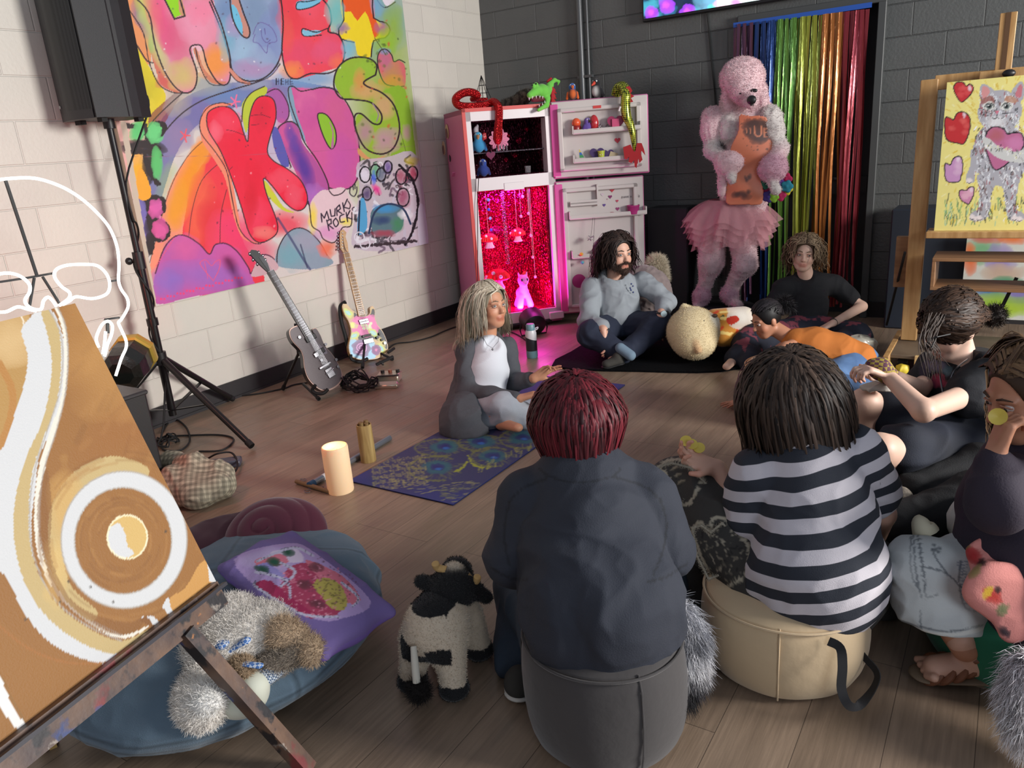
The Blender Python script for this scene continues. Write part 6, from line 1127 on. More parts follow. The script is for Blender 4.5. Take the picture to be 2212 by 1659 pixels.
# scaly tail with red fins hanging over the freezer door
tt =thing('toy_dragon_tail','green holographic scaled toy tail with red fins hanging over freezer door','plush toy',qU(.5,.1,1.3));TP =lambda x,y,n=.115:PN(x,y,FR+dnU*n,dnU)
hol =mat('green_scales',(120,190,60),.25,metal=.6);nt =hol.node_tree;N =nt.nodes;L =nt.links;vo =N.new('ShaderNodeTexVoronoi');vo.inputs['Scale'].default_value =75;vo.inputs['Randomness'].default_value =.1;tc =N.new('ShaderNodeTexCoord');L.new(tc.outputs['Object'],vo.inputs['Vector']);cr_ =N.new('ShaderNodeValToRGB');L.new(vo.outputs[0],cr_.inputs[0]);e_ =cr_.color_ramp.elements;e_[0].color =(*srgb((120,196,90)),1);e_[1].color =(*srgb((20,40,24)),1);e_[1].position =.62;x_ =cr_.color_ramp.elements.new(.35);x_.color =(*srgb((206,210,70)),1);L.new(cr_.outputs[0],N['Principled BSDF'].inputs['Base Color'])
cp =curve_pts([TP(1330,206,.0),TP(1335,190,.02),TP(1347,188,.07),TP(1352,205),TP(1351,230),TP(1354,252),TP(1361,268,.12),TP(1366,285,.125),TP(1368,300,.125),TP(1370,316,.12),TP(1371,326,.12)],5);n_ =len(cp);MB().tube(cp,[.036 if k <n_*.45 else .036-.027*(k-n_*.45)/(n_*.55) for k in range(n_)],14).build('tail',hol,tt)
rf =mat('red_felt',None);MB().prism([TP(*q,.12) for q in ((1352,188),(1360,186),(1366,196),(1362,202),(1370,208),(1363,212),(1368,220),(1358,222),(1356,200))],dnU*.01).build('fin',rf,tt,False)
MB().prism([TP(*q,.125) for q in curve_pts([V3(1362,312,0),V3(1371,328,0),V3(1376,309,0),V3(1386,309,0),V3(1394,336,0),V3(1384,324,0),V3(1388,350,0),V3(1378,340,0),V3(1376,363,0),V3(1370,348,0),V3(1360,354,0),V3(1358,340,0),V3(1350,345,0),V3(1346,316,0)],2)] if 0 else [TP(a,b,.125) for a,b in ((1362,312),(1368,326),(1372,328),(1376,309),(1386,309),(1391,322),(1394,336),(1386,326),(1384,330),(1388,345),(1381,352),(1379,342),(1377,352),(1375,363),(1371,360),(1370,346),(1364,352),(1358,350),(1359,338),(1354,344),(1349,343),(1346,318))],dnU*.014).build('tail_fin',rf,tt,False)
MB().tube([TP(1340,230,.16),TP(1337,240,.16)],[.007,.006],8).build('claw',whp,tt)
# par light and bottle in front
c =PZ(1152,722,0);tt =thing('stage_light','small black stage light on the floor shining into the fridge','stage light',c);cc =c+Z_*.10-bk*.02;ax =nrm(bk+Z_*.35)
MB().lathe(cc-ax*.07,[(.05,0),(.085,.02),(.092,.05),(.095,.14),(.088,.142),(.085,.09),(.002,.085)],axis=ax,n=26).build('housing',m_black,tt);MB().tube([cc+fd*.10,cc+fd*.11-Z_*.05,cc+fd*.10-Z_*.095,cc-fd*.10-Z_*.095,cc-fd*.11-Z_*.05,cc-fd*.10],.006,8).build('yoke',m_blackm,tt)
MB().cyl(cc-ax*.075,cc-ax*.068,.03,14).build('display_panel',mat('lcd',(40,40,44),.2),tt)
c =PZ(1150,772,0);tt =thing('water_bottle','white and black water bottle with teal cap and base on floor','bottle',c)
wm =mat('bottle_paint',(206,204,206),.35);nt =wm.node_tree;N =nt.nodes;L =nt.links;g_ =N.new('ShaderNodeNewGeometry');sp =N.new('ShaderNodeSeparateXYZ');L.new(g_.outputs['Position'],sp.inputs[0]);dt2 =N.new('ShaderNodeVectorMath');dt2.operation ='DOT_PRODUCT';L.new(g_.outputs['Position'],dt2.inputs[0]);dt2.inputs[1].default_value =(.842*.38,.53*.38,1);r_ =N.new('ShaderNodeMapRange');k0 =c@V3(.842*.38,.53*.38,1);r_.inputs[1].default_value =k0+.135;r_.inputs[2].default_value =k0+.137;L.new(dt2.outputs['Value'],r_.inputs[0]);mx =N.new('ShaderNodeMix');mx.data_type ='RGBA';mx.inputs[6].default_value =(*srgb((34,36,42)),1);mx.inputs[7].default_value =(*srgb((204,204,208)),1);L.new(r_.outputs[0],mx.inputs[0]);L.new(mx.outputs[2],N['Principled BSDF'].inputs['Base Color'])
te =mat('teal_plastic',(104,140,150),.4);MB().lathe(c,[(.038,.045),(.039,.05),(.039,.175),(.032,.195),(.02,.196)],n=28).build('flask',wm,tt);MB().lathe(c,[(.034,0),(.039,.006),(.0395,.052),(.03,.053)],n=28).build('base_sleeve',te,tt);MB().lathe(c,[(.030,.192),(.031,.23),(.026,.238),(.002,.238)],n=24).build('cap',te,tt);MB().tube(curve_pts([c+Z_*.205+_r*.03,c+Z_*.215+_r*.052,c+Z_*.200+_r*.045,c+Z_*.195+_r*.028],4),.004,6).build('carry_loop',wm,tt)
# ================================================================ back wall and right side
# wall screen
sy_ =WY-.07;t =thing('wall_screen','wide wall mounted screen showing bright purple and pastel bubbles at top','screen',(-1.95,sy_,2.26))
a,b_ =PY(1390,45,sy_),PY(1392,0,sy_);zb =a[2];xl,xr =a[0],-1.20
def scr(p):
    F,B =p.fill,p.blob;g =random.Random(3)
    for k in range(40):B(g.uniform(1385,1560),g.uniform(-20,45),g.uniform(6,16),g.uniform(6,16),g.choice([(20,60,90),(40,110,140),(60,150,170),(10,20,50)]),.8)
    for (x,y,r) in ((1408,28,11),(1440,12,13),(1486,26,13),(1375,8,9)):B(x,y,r,r,(150,60,230),1,pw=4);B(x-2,y-1,r*.5,r*.5,(190,80,240),.8)
    B(1540,5,30,30,(110,160,190),.8);F([(1548,-60),(1548,24),(1760,0),(1760,-60)],(246,236,250),curve=0)
    for (x,y,r,c) in ((1590,4,11,(200,90,210)),(1556,10,12,(236,170,190)),(1620,2,14,(170,230,220)),(1660,-6,12,(220,180,240)),(1538,20,8,(80,220,200))):B(x,y,r,r,c,.8)
scm =mat('screen_glow',attr=True,rough=.3,estr=1.5);N_ =scm.node_tree.nodes['Principled BSDF'];N_.inputs['Emission Strength'].default_value =1.5
s =MB().box(((xl+xr)/2,sy_+.025,zb+.33),(xr-xl+.02,.045,.68),bev=.006);s.build('bezel',m_black,t,False)
panel('display',(xl+.004,sy_-.004,zb+.66),(xr-.004,sy_-.004,zb+.66),(xr-.004,sy_-.004,zb+.012),(xl+.004,sy_-.004,zb+.012),.006,.003,scm,t,scr,(10,10,12),(20,36,60))
MB().box(((xl+xr)/2,WY-.01,zb+.3),(.3,.05,.3)).build('wall_mount',m_blackm,t,False)
tag(MB().tube(curve_pts([PY(1528,30,WY-.012),PY(1532,70,WY-.012),PY(1538,140,WY-.012),PY(1546,230,WY-.012),PY(1552,420,WY-.012),PY(1556,600,WY-.012)],4),.006,6).build('screen_cable',m_rub),'thin black cable running down the charcoal wall below the screen','cable')
# rainbow foil curtain
cy =WY-.075;t =thing('foil_curtain','rainbow foil fringe curtain in plum blue green lime orange and red over doorway','curtain',(-1.4,cy,2.1));c0,c1 =PY(1588,50,cy),PY(1880,16,cy);cw_ =c1-c0
MB().box((c0+c1)/2+V3(0,-.008,.0),(cw_[0]+.02,.006,.032)).build('header_tape',mat('blue_tape',(40,84,170),.4),t,False)
g =random.Random(12);bands =[(0,.155,(92,58,82)),(.155,.325,(34,62,118)),(.325,.49,(96,140,60)),(.49,.655,(146,152,56)),(.655,.82,(172,106,52)),(.82,1.0,(142,50,60))]
for (u0,u1,cl) in bands:
    fm =mat('foil_%d_%d' % cl[:2],cl,.2,metal=.45,noise=.15,nscale=3,bump=.006,bscale=9,stretch=(5,5,.5));n =int((u1-u0)*64)
    for k in range(n):
        u =u0+(u1-u0)*(k+.5)/n;x0 =c0[0]+cw_[0]*u;top =c0[2]+cw_[2]*u-.01;bot =g.uniform(.06,.16);cen =c0[0]+cw_[0]*(round(u*7)/7);sw =g.uniform(-.03,.03)+(cen-x0)*.35;V =[];F =[];w0 =.0115;ph =g.uniform(0,6);cn =g.uniform(.3,1)
        for j in range(15):
            q =j/14;z =top+(bot-top)*q;x =x0+sw*q**1.3+.008*sin(ph+q*7);tw =.9*sin(ph+q*3*cn)*min(1,q*3);w =w0*(1-.25*q);dx,dy =w*cos(tw),w*sin(tw);y =cy-.004-.012*(k % 3)-.02*q*sin(ph);V += [(x-dx,y-dy,z),(x,y+.003,z),(x+dx,y+dy,z)]
        for j in range(14):F += [(3*j,3*j+1,3*j+4,3*j+3),(3*j+1,3*j+2,3*j+5,3*j+4)]
        MB().add(V,F).build('foil_strip',fm,t)
# black boxes behind
def boxth(name,label,cat,c,size,m,rz=0,bev=.01):t_ =thing(name,label,cat,(c[0],c[1],0));Rz =np.array(Matrix.Rotation(rz,3,'Z'));MB().box(c,size,Rz,bev=bev).build('cabinet',m,t_,False);return t_,Rz
cabm =mat('matte_black',(20,21,25),.7);a =PY(1398,660,5.8);b2 =PY(1482,448,5.8)
tb,Rz =boxth('black_cabinet','tall black speaker cabinet behind the seated man beside the fridge door','cabinet',V3((a[0]+b2[0])/2+.02,5.9,b2[2]/2),(b2[0]-a[0],.25,b2[2]),cabm)
a =PY(1936,640,5.8);b2 =PY(2040,435,5.8);tb,Rz =boxth('navy_cabinet','tall dark navy cabinet standing behind the wooden easel','cabinet',V3((a[0]+b2[0])/2+.1,5.88,PY(1936,450,5.8)[2]/2),(.56,.28,PY(1936,450,5.8)[2]),mat('navy_black',(30,38,50),.6))
# spray painted board behind easel
sp_ =5.66;c00,c11 =PY(2090,505,sp_),PY(2245,735,sp_)
def spray(p):
    for (x,y,rx,ry,c) in ((2120,540,30,24,(120,176,130)),(2160,560,26,26,(150,130,190)),(2095,560,12,26,(226,110,50)),(2130,515,30,10,(200,110,100)),(2190,515,24,10,(226,120,60)),(2165,590,36,16,(196,170,150)),(2140,625,44,16,(60,120,170)),(2180,612,30,12,(60,150,110)),(2200,640,30,26,(130,120,180)),(2150,655,60,16,(150,190,40)),(2190,670,40,12,(170,200,60))):p.blob(x,y,rx,ry,c,.95,pw=3)
pn =panel('spray_painting',(c00[0],sp_,c00[2]),(c11[0],sp_,c00[2]),(c11[0],sp_,.12),(c00[0],sp_,.12),.008,.02,mPaint,None,spray,(220,220,220),(206,208,200));tag(pn,'colourful abstract spray painted board standing behind the wooden easel','painting')
# big wooden easel on castors
ow =mat('oak_wood',(196,156,104),.45,col2=(168,126,76),nscale=5,stretch=(6,6,.7),bump=.0004,bscale=60);ol_ =mat('oak_board',(150,112,78),.45,col2=(128,92,62),nscale=5,stretch=(.7,6,6));be =PZ(1962,735,.12);ey =be[1];E3 =lambda px,py,dy=0:PY(px,py,ey+dy)
t =thing('studio_easel','large oak studio easel on castors holding the cat painting at right','easel',V3(.0,ey,0));tp =E3(2004,172)
MB().box((be[0],ey+.02,(.12+tp[2])/2),(.085,.05,tp[2]-.12),bev=.004).build('post',ow,t,False);MB().box((be[0]+1.05,ey+.02,(.12+tp[2])/2),(.085,.05,tp[2]-.12),bev=.004).build('post',ow,t,False)
zt_ =E3(2060,175)[2];MB().box((be[0]+.525,ey+.03,zt_-.0),(1.0,.04,.075),bev=.003).build('top_rail',ow,t,False)
mx_ =E3(2172,100)[0];zm_ =E3(2172,28)[2];MB().box((mx_,ey+.0,zm_/2+.6),(.075,.03,zm_-1.2),bev=.003).box((mx_+.0,ey-.016,zm_/2+.6),(.022,.004,zm_-1.2),mi=1).build('mast',[ow,mat('groove',(90,62,36),.7)],t,False)
zc_ =E3(2180,162)[2];cl_ =MB().box((mx_+.06,ey-.05,zc_+.0),(.32,.05,.055),bev=.003).build('clamp_bar',ow,t,False);MB().sphere((mx_+.03,ey-.10,zc_+.005),(.03,.02,.02),10,8).build('knob',m_black,cl_)
zl_ =E3(2050,500,-.1)[2];MB().box((be[0]+.56,ey-.09,zl_-.01),(1.0,.18,.035),bev=.003).build('canvas_ledge',ow,t,False)
za,zb2 =PY(2012,560,ey-.2)[2],PY(2015,622,ey-.2)[2];bx0 =PY(2012,590,ey-.2)[0]
for nm_,z in (('shelf_top',za),('shelf_bottom',zb2)):MB().box((bx0+.5,ey-.09,z),(1.0,.26,.018),bev=.002).build(nm_,ol_,t,False)
MB().box((bx0+.009,ey-.09,(za+zb2)/2),(.018,.26,za-zb2-.018),bev=.002).build('side_panel',ol_,t,False);MB().box((bx0+.45,ey-.04,(za+zb2)/2),(.018,.16,za-zb2-.018),bev=.002).build('divider',ol_,t,False)
MB().box((be[0]+.5,ey-.05,.105),(1.15,.55,.022),bev=.003).build('base_board',mat('worn_board',(112,96,78),.55,col2=(92,76,60),nscale=6),t,False)
MB().box((be[0]+.62,ey-.34,.085),(1.1,.025,.075),bev=.003).build('front_rail',mat('pine_rail',(206,172,118),.45),t,False);MB().box((be[0]-.07,ey-.08,.085),(.03,.62,.075),bev=.003).build('side_rail',ow,t,False)
for dx,dy in ((-.0,-.22),(.0,.2),(1.0,-.22)):
    w_ =MB().cyl((be[0]+dx-.02,ey+dy,.045),(be[0]+dx+.02,ey+dy,.045),.044,20).build('castor',m_rub,t);MB().cyl((be[0]+dx-.025,ey+dy,.045),(be[0]+dx+.025,ey+dy,.045),.015,10).box((be[0]+dx,ey+dy,.08),(.06,.04,.02)).build('hub',chrome,w_)
t =thing('thin_black_stand','thin black angled stand legs behind the left easel post','stand',PY(1925,700,ey+.1));MB().bar(PY(1955,545,ey-.03),PZ(1915,702,.13),.012,.012).build('leg',m_rub,t,False);MB().bar(PY(2196,600,ey+.1),PY(2162,668,ey+.1),.018,.018).build('leg',m_rub,t,False);MB().box(PY(1948,565,ey+.12),(.07,.05,.30)).build('wood_block',ol_,t,False)
# cat painting
cyp =ey-.12;k0,k1 =PY(2046,178,cyp),PY(2040,498,cyp)
def cat(p):
    z =4.609;p.t =lambda q:(2020+q[0]/z,150+q[1]/z);p.sc =1/z;F,S,B =p.fill,p.stroke,p.blob;g =random.Random(6);K =(34,34,40)
    for k in range(420):
        x,y =g.uniform(100,1200),g.uniform(90,1500);a =math.atan2(y-650,x-620)+g.uniform(-.3,.3);l =g.uniform(20,60);S([(x,y),(x+l*cos(a),y+l*sin(a))],g.uniform(8,16),g.choice([(222,190,50),(214,178,40),(240,232,150),(246,242,190),(226,206,80)]),0,a=.7)
    for k in range(150):x =g.uniform(90,1200);y =g.uniform(1330,1560);S([(x,y),(x+g.uniform(-30,30),y-g.uniform(40,120))],g.uniform(6,12),g.choice([(90,150,110),(50,90,80),(150,200,170),(40,60,60),(170,200,120)]),0,a=.8)
    def hrt(pts,c,c2,hl):F(pts,c);[B(g.uniform(min(q[0] for q in pts)+30,max(q[0] for q in pts)-30),g.uniform(min(q[1] for q in pts)+40,max(q[1] for q in pts)-70),30,24,c2,.6) for _ in range(5)];B(hl[0],hl[1],16,26,(240,226,236),.8);S(pts,11,K,closed=True)
    hrt([(190,160),(225,125),(280,130),(310,165),(345,145),(380,180),(360,240),(310,295),(258,325),(210,260),(188,205)],(198,50,56),(226,90,90),(345,190));hrt([(100,490),(150,485),(185,500),(215,440),(270,420),(325,450),(350,510),(340,620),(290,735),(230,735),(110,690)],(196,50,54),(224,100,96),(290,450))
    hrt([(100,940),(150,950),(180,890),(225,865),(262,880),(275,960),(260,1060),(230,1120),(110,1105)],(200,150,196),(222,186,214),(230,890));hrt([(236,1230),(260,1200),(310,1205),(340,1175),(385,1175),(385,1240),(350,1320),(325,1340),(260,1300)],(206,140,176),(230,180,200),(360,1195))
    G1 =(176,176,184)
    for q in ([(450,330),(520,250),(650,200),(790,250),(860,350),(850,480),(770,590),(640,640),(500,580),(425,470)],[(450,300),(445,200),(470,145),(540,170),(600,230),(520,300)],[(760,230),(810,150),(870,125),(890,250),(850,320),(800,280)],[(480,580),(640,560),(800,580),(900,700),(900,950),(820,1100),(640,1160),(480,1100),(370,900),(400,700)],[(360,800),(440,850),(400,1050),(390,1120),(320,1130),(310,1060),(350,950)],[(420,1050),(600,1100),(560,1250),(540,1420),(480,1500),(350,1500),(360,1430),(430,1380),(440,1200)],[(650,1120),(840,1050),(820,1200),(800,1380),(880,1430),(880,1500),(740,1500),(700,1350),(680,1200)]):F(q,G1)
    for k in range(800):
        x,y =g.uniform(330,900),g.uniform(220,1480);ok =(abs(x-640) <200 and y <600) or (abs(x-640) <250 and 560 <y <1080) or (420 <x <560 and y >1050) or (680 <x <820 and y >1050)
        if ok:a =1.57+g.uniform(-.6,.6);l =g.uniform(16,46);S([(x,y),(x+l*cos(a),y+l*sin(a))],g.uniform(6,14),g.choice([(246,248,250),(26,26,32),(120,90,86),(226,232,240),(40,40,46),(160,76,84),(236,240,244)]),0,a=.85)
    F([(470,280),(465,190),(500,165),(545,210),(520,270)],(214,150,150));F([(800,250),(830,170),(865,155),(860,260),(830,280)],(200,120,130));F([(460,300),(560,260),(600,330),(560,340),(480,340)],(160,100,90),.8);F([(690,320),(720,260),(800,280),(810,330)],(190,140,110),.8);B(620,520,90,50,(222,222,226),.9)
    for x in (540,710):B(x,365,48,34,(226,228,222),1,pw=6);B(x,368,26,22,(70,90,90),1,pw=6);B(x,366,14,16,(10,10,14),1,pw=6);B(x-8,358,6,5,(255,255,255),1,pw=6);S([(x-50,375),(x-20,338),(x+25,338),(x+48,372)],8,K)
    F([(590,410),(640,410),(618,450)],(206,120,140),curve=0);S([(616,450),(616,478),(590,492),(565,480)],6,K);S([(616,478),(650,492),(690,472)],6,K);S([(590,420),(585,330),(610,300)],5,K)
    for y in (400,430,455):S([(560,y+10),(440,y-8)],4,K);S([(670,y+10),(800,y-4)],4,K)
    hp =[(510,640),(560,580),(630,572),(690,600),(722,642),(790,628),(860,640),(884,720),(860,800),(760,900),(660,980),(590,996),(540,900),(500,760)];F(hp,(190,110,150));B(600,650,70,60,(180,100,110),.9);B(790,740,80,60,(206,130,176),.9);S(hp,13,K,closed=True)
    F([(470,700),(520,680),(640,770),(800,820),(885,800),(885,920),(760,920),(620,880),(500,780)],(206,208,206))
    for k in range(60):x =g.uniform(480,880);y =720+(x-480)*.32+g.uniform(-30,50);S([(x,y),(x+g.uniform(-14,14),y+g.uniform(10,30))],g.uniform(6,12),g.choice([K,(240,240,240),(150,150,150),(226,224,180)]),0,a=.85)
    for (x,y) in ((340,1110),(370,1470),(410,1490),(790,1480),(840,1490),(440,1480)):B(x,y,26,22,(236,226,226),1,pw=4);S([(x-22,y+14),(x,y+24),(x+24,y+10)],6,K)
t =thing('cat_painting','yellow canvas painting of a standing cat hugging a pink heart with red hearts','painting',V3(k0[0],cyp,k1[2]))
panel('painted_canvas',(k0[0],cyp,k0[2]),(k0[0]+.85,cyp,k0[2]),(k0[0]+.85,cyp,k1[2]),(k0[0],cyp,k1[2]),.0045,.03,mPaint,t,cat,(206,176,90),(236,226,140))
# crumpled plastic, lemon
def blobth(name,label,cat,c,r,m,n=6,seed=1,amp=.3,res=.005,floor=.001):
    g =random.Random(seed);s =S3(.01);r =np.asarray(r,float)*np.ones(3)
    for _ in range(n):s.E(c+r*V3(g.uniform(-amp,amp),g.uniform(-amp,amp),g.uniform(-amp,amp)),r*V3(g.uniform(.6,.9),g.uniform(.6,.9),g.uniform(.6,.9)))
    return tag(sdf_obj(name,s,res,m,None,disp=folds(.008,(30,30,30)),cols=False,floor=floor),label,cat)
blobth('plastic_bag','crumpled clear plastic bag on the floor beside the easel castor','bag',PZ(1858,745,.05),(.10,.08,.06),mat('crinkled_plastic',(190,186,170),.25,coat=.5),7,3)
blobth('lemon_wedge','yellow lemon wedge on the floor in front of the easel','lemon',PZ(1950,800,.03),(.035,.03,.03),mat('lemon_yellow',(214,190,60),.5),4,5)
# black rug
rgm =mat('black_fleece',(8,9,12),.95,spec=.1,bump=.004,bscale=60);q =[PZ(*a,.012) for a in ((1192,790),(1262,742),(1290,690),(1420,660),(1590,665),(1700,700),(1640,770),(1560,800),(1380,800))]
tag(MB().prism([p_-V3(0,0,.011) for p_ in curve_pts(q,3,True)],(0,0,.013)).build('rug',rgm,None,False),'black fleece rug under the seated man in the grey sweatshirt','rug')
# plush behind the man, bear head, patterned plush
blobth('grey_cushion','mauve grey plush cushion behind the seated man','cushion',P(1393,640,5.5),(.23,.15,.26),mat('mauve_plush',(128,114,112),.95,sheen=.3),5,2,.2,.01)
s =S3(.02);s.C(P(1418,572,5.5),P(1424,600,5.5),.055,.05);tag(sdf_obj('fluffy_roll',s,.007,mat('cream_fur',(206,194,172),1),None,cols=False,after=furfn(9000,.04,.002,curl=.6)),'cream fluffy fur ball at the right edge of the mauve cushion','plush toy')
t =thing('plush_bear','big cream plush bear head lying on its side on the rug','plush toy',PZ(1500,770,.0));bp_ =(216,198,158);s =S3(.03);s.E(P(1497,716,4.85),(.165,.16,.155),col=bp_).E(P(1500,742,4.80),(.13,.12,.10),col=bp_).E(P(1538,700,4.78),(.045,.055,.06),col=(232,226,208),k=.012).C(P(1488,672,4.9),P(1478,664,4.88),.03,.026,col=bp_).C(P(1503,742,4.70),P(1508,756,4.69),.024,.022,col=(196,160,120),k=.01)
sdf_obj('head',s,.007,MATS['plush_attr'],t,floor=.015,after=furfn(9000,.008,.0016,curl=.5,jitter=.06));MB().sphere(P(1544,682,4.74),(.018,.016,.012),12,8).build('nose',mat('brown_nose',(84,64,50),.5),t)
for (x,y) in ((1520,694),(1530,722)):MB().sphere(P(x,y,4.71),.008,10,8).build('eye',m_black,t)
def patt(V,Nn,C):
    a,b =topx(V);pt =Paint(a,b,(196,132,50));g =random.Random(9)
    for k in range(30):x,y =g.uniform(1510,1620),g.uniform(655,740);pt.stroke([(x,y),(x+g.uniform(-20,20),y+g.uniform(-8,8))],g.uniform(3,7),g.choice([(190,60,30),(80,80,40),(226,160,70),(200,70,30),(230,200,120)]),0)
    pt.blob(1600,684,26,20,(222,216,206),1,pw=6);pt.fill([(1572,686),(1590,682),(1596,692),(1580,702),(1570,696)],(190,50,30));return pt.C
s =S3(.03);s.C(P(1545,700,5.0),P(1605,690,5.0),.10,.085).C(P(1560,730,4.95),P(1600,730,4.95),.06,.05);t =sdf_obj('patterned_plush',s,.007,MATS['plush_attr'],None,paint=patt,floor=.014);tag(t,'orange plush toy with red leaf pattern and white patch behind bear','plush toy')
# poodle figure --------------------------------------------------------
Yp =5.72;q =lambda px,py,dy=0:PY(px,py,Yp+dy);zP =lambda X,Y,dy=0:PY(1480+X/5.027,130+Y/5.027,Yp+dy);PK =(226,194,198);PW =(212,204,200);PD =(206,160,176)
t =thing('poodle_figure','life size pink poodle figure in orange apron and pink tulle skirt','statue',q(1560,650)*V3(1,1,0));s =S3(.04)
s.E(zP(620,190,.02),(.15,.15,.13),col=PK).E(zP(650,330,-.06),(.10,.10,.09),col=PK).C(zP(700,420,-.12),zP(720,450,-.19),.055,.045,col=PK,k=.02).C(zP(500,330,.0),zP(450,520,.0),.060,.052,col=PK,k=.02).C(zP(800,250,.0),zP(845,430,.0),.042,.04,col=PK,k=.02)
s.C(zP(660,500,.05),zP(660,620,.05),.07,.10,col=PW).C(zP(690,640,.08),zP(690,900,.06),.17,.15,col=PK,flat=((0,1,0),.75)).C(zP(690,900,.06),zP(640,1500,.06),.15,.17,col=PK,flat=((0,1,0),.8))
for (a,b,c_,d_,r) in ((310,640,290,760,.085),(490,680,480,800,.075),(930,620,970,760,.075)):s.C(zP(a,b,-.0),zP(c_,d_,-.0),r,r*.95,col=PW if a != 310 else PK,k=.02)
s.C(zP(290,820,.0),zP(290,980,-.02),.052,.05,col=PW).C(zP(290,980,-.02),zP(400,1080,-.10),.05,.05,col=PW).E(zP(480,1120,-.12),(.105,.09,.085),col=PK).C(zP(490,1200,-.14),zP(505,1290,-.16),.038,.034,col=PW,k=.01).C(zP(420,1200,-.12),zP(400,1440,-.12),.042,.03,col=PK,k=.015)
s.C(zP(990,850,.0),zP(1040,960,-.02),.048,.048,col=PW).C(zP(1040,960,-.02),zP(990,1080,-.08),.047,.05,col=PK).E(zP(950,1180,-.10),(.10,.09,.095),col=PD).C(zP(930,1260,-.12),zP(985,1410,-.14),.038,.034,col=PW,k=.01)
Lp =lambda X,Y,dy=0:PY(1440+X/2.44,Y/2.44,Yp+dy)
s.C(Lp(240,1260,.05),Lp(235,1380,.0),.105,.09,col=PK).C(Lp(235,1380,.0),Lp(205,1490,.03),.085,.055,col=PK).E(Lp(185,1560,.0),(.07,.07,.075),col=PD).C(Lp(170,1600,-.0),Lp(160,1625,-.06),.04,.03,col=PK)
s.C(Lp(395,1250,.05),Lp(415,1390,-.02),.10,.08,col=PK).C(Lp(415,1390,-.02),Lp(350,1500,.03),.08,.05,col=PK).E(Lp(330,1550,.02),(.07,.07,.07),col=PD).C(Lp(350,1590,0),Lp(380,1610,-.05),.04,.03,col=PK)
def poodc(V,Nn,C):return C*(1-.18*np.clip(vnoise(V*28)+.4*vnoise(V*60),0,1))[:,None]
sdf_obj('body',s,.011,MATS['fur_attr'],t,paint=poodc,disp=folds(.006,(26,26,26)),after=furfn(30000,.014,.003,curl=.7,jitter=.07,mask=lambda c:1+1.5*(c[:,2] >1.5)),floor=.10)
MB().sphere(zP(722,432,-.235),(.032,.02,.03),14,10).build('nose',m_black,t);s =S3(.004);s.C(zP(722,465,-.235),zP(722,485,-.235),.005).C(zP(722,485,-.235),zP(660,500,-.19),.005).C(zP(722,485,-.235),zP(770,480,-.2),.005);sdf_obj('mouth',s,.003,m_black,t,cols=False)
for (x,y) in ((613,358),(748,332)):MB().sphere(zP(x,y,-.150),(.024,.012,.014),12,8).build('eye',m_black,t)
def aprp(p):
    z =5.027;p.t =lambda k:(1480+k[0]/z,130+k[1]/z);p.sc =1/z;B,S,F =p.blob,p.stroke,p.fill;dk =(92,70,66);og =(214,136,104)
    for (x,y,rx,ry) in ((690,700,66,46),(770,680,60,40),(850,710,44,40),(680,780,44,40),(780,770,110,80),(790,850,76,50),(850,820,40,50)):B(x,y,rx,ry,dk,.95,pw=3)
    S([(745,720),(750,800),(785,830),(815,800),(815,710)],16,og);S([(845,740),(845,835),(890,830)],12,og,0);S([(845,745),(890,738)],12,og,0);S([(845,790),(885,785)],12,og,0);S([(660,740),(665,790)],10,og,0);S([(700,740),(705,800)],10,og,0)
    B(690,1270,20,30,dk,.9,.6);B(660,1290,14,30,dk,.9,-.4);B(560,1460,50,30,dk,.95,-.3);B(640,1465,60,40,dk,.95,.2);B(690,1430,20,24,dk,.9);B(878,968,12,12,dk,1);B(785,972,8,8,dk,1)
    p.speck(40,(580,610,930,980),(3,7),[dk],4,.7);p.blob(690,1100,150,60,(196,112,84),.5)
ol =[(590,590),(700,600),(860,610),(905,720),(930,900),(955,1075),(880,1120),(840,1290),(830,1560),(640,1570),(440,1560),(450,1350),(500,1150),(490,960),(560,800),(580,690)]
ag =face_grid('apron',[(1480+a/5.027,130+b/5.027) for a,b in ol],(V3(-1.7,Yp-.13,1.2),V3(0.1,-1,.03)),0,.006,aprp,(216,128,96),mPaint,t);me =ag.data
for v in me.vertices:x =v.co.x+1.67;v.co.y += 1.0*x*x+.008*sin(v.co.z*23+x*12)+.03*(v.co.z <.85)*sin(x*30)*.3
ml_ =ag.modifiers.new('thick','SOLIDIFY');ml_.thickness =.004
tul =mat('pink_tulle',(232,170,178),.9,alpha=.36);g =random.Random(2)
for lay in range(5):
    V =[];F =[];n =90;c =Lp(330,1085,.06);ph =g.uniform(0,6)
    for j in range(7):
        q_ =j/6
        for k in range(n):a =2*pi*k/n;r =.15+.20*q_*(1-.10*lay)+.020*q_*sin(a*11+ph)+.022*q_*sin(a*19+ph*2);V.append(c+V3(r*cos(a),r*.8*sin(a),.05-q_*(.07+.045*lay)-.10*q_*q_+.03*q_*sin(a*7+ph)))
    F =[(j*n+k,j*n+(k+1) % n,(j+1)*n+(k+1) % n,(j+1)*n+k) for j in range(6) for k in range(n)];MB().add(V,F).build('tulle_layer',tul,t)
t =thing('flower_bunch','bunch of bright felt flowers hanging beside the poodle figure','flowers',zP(1000,1400,-.1))
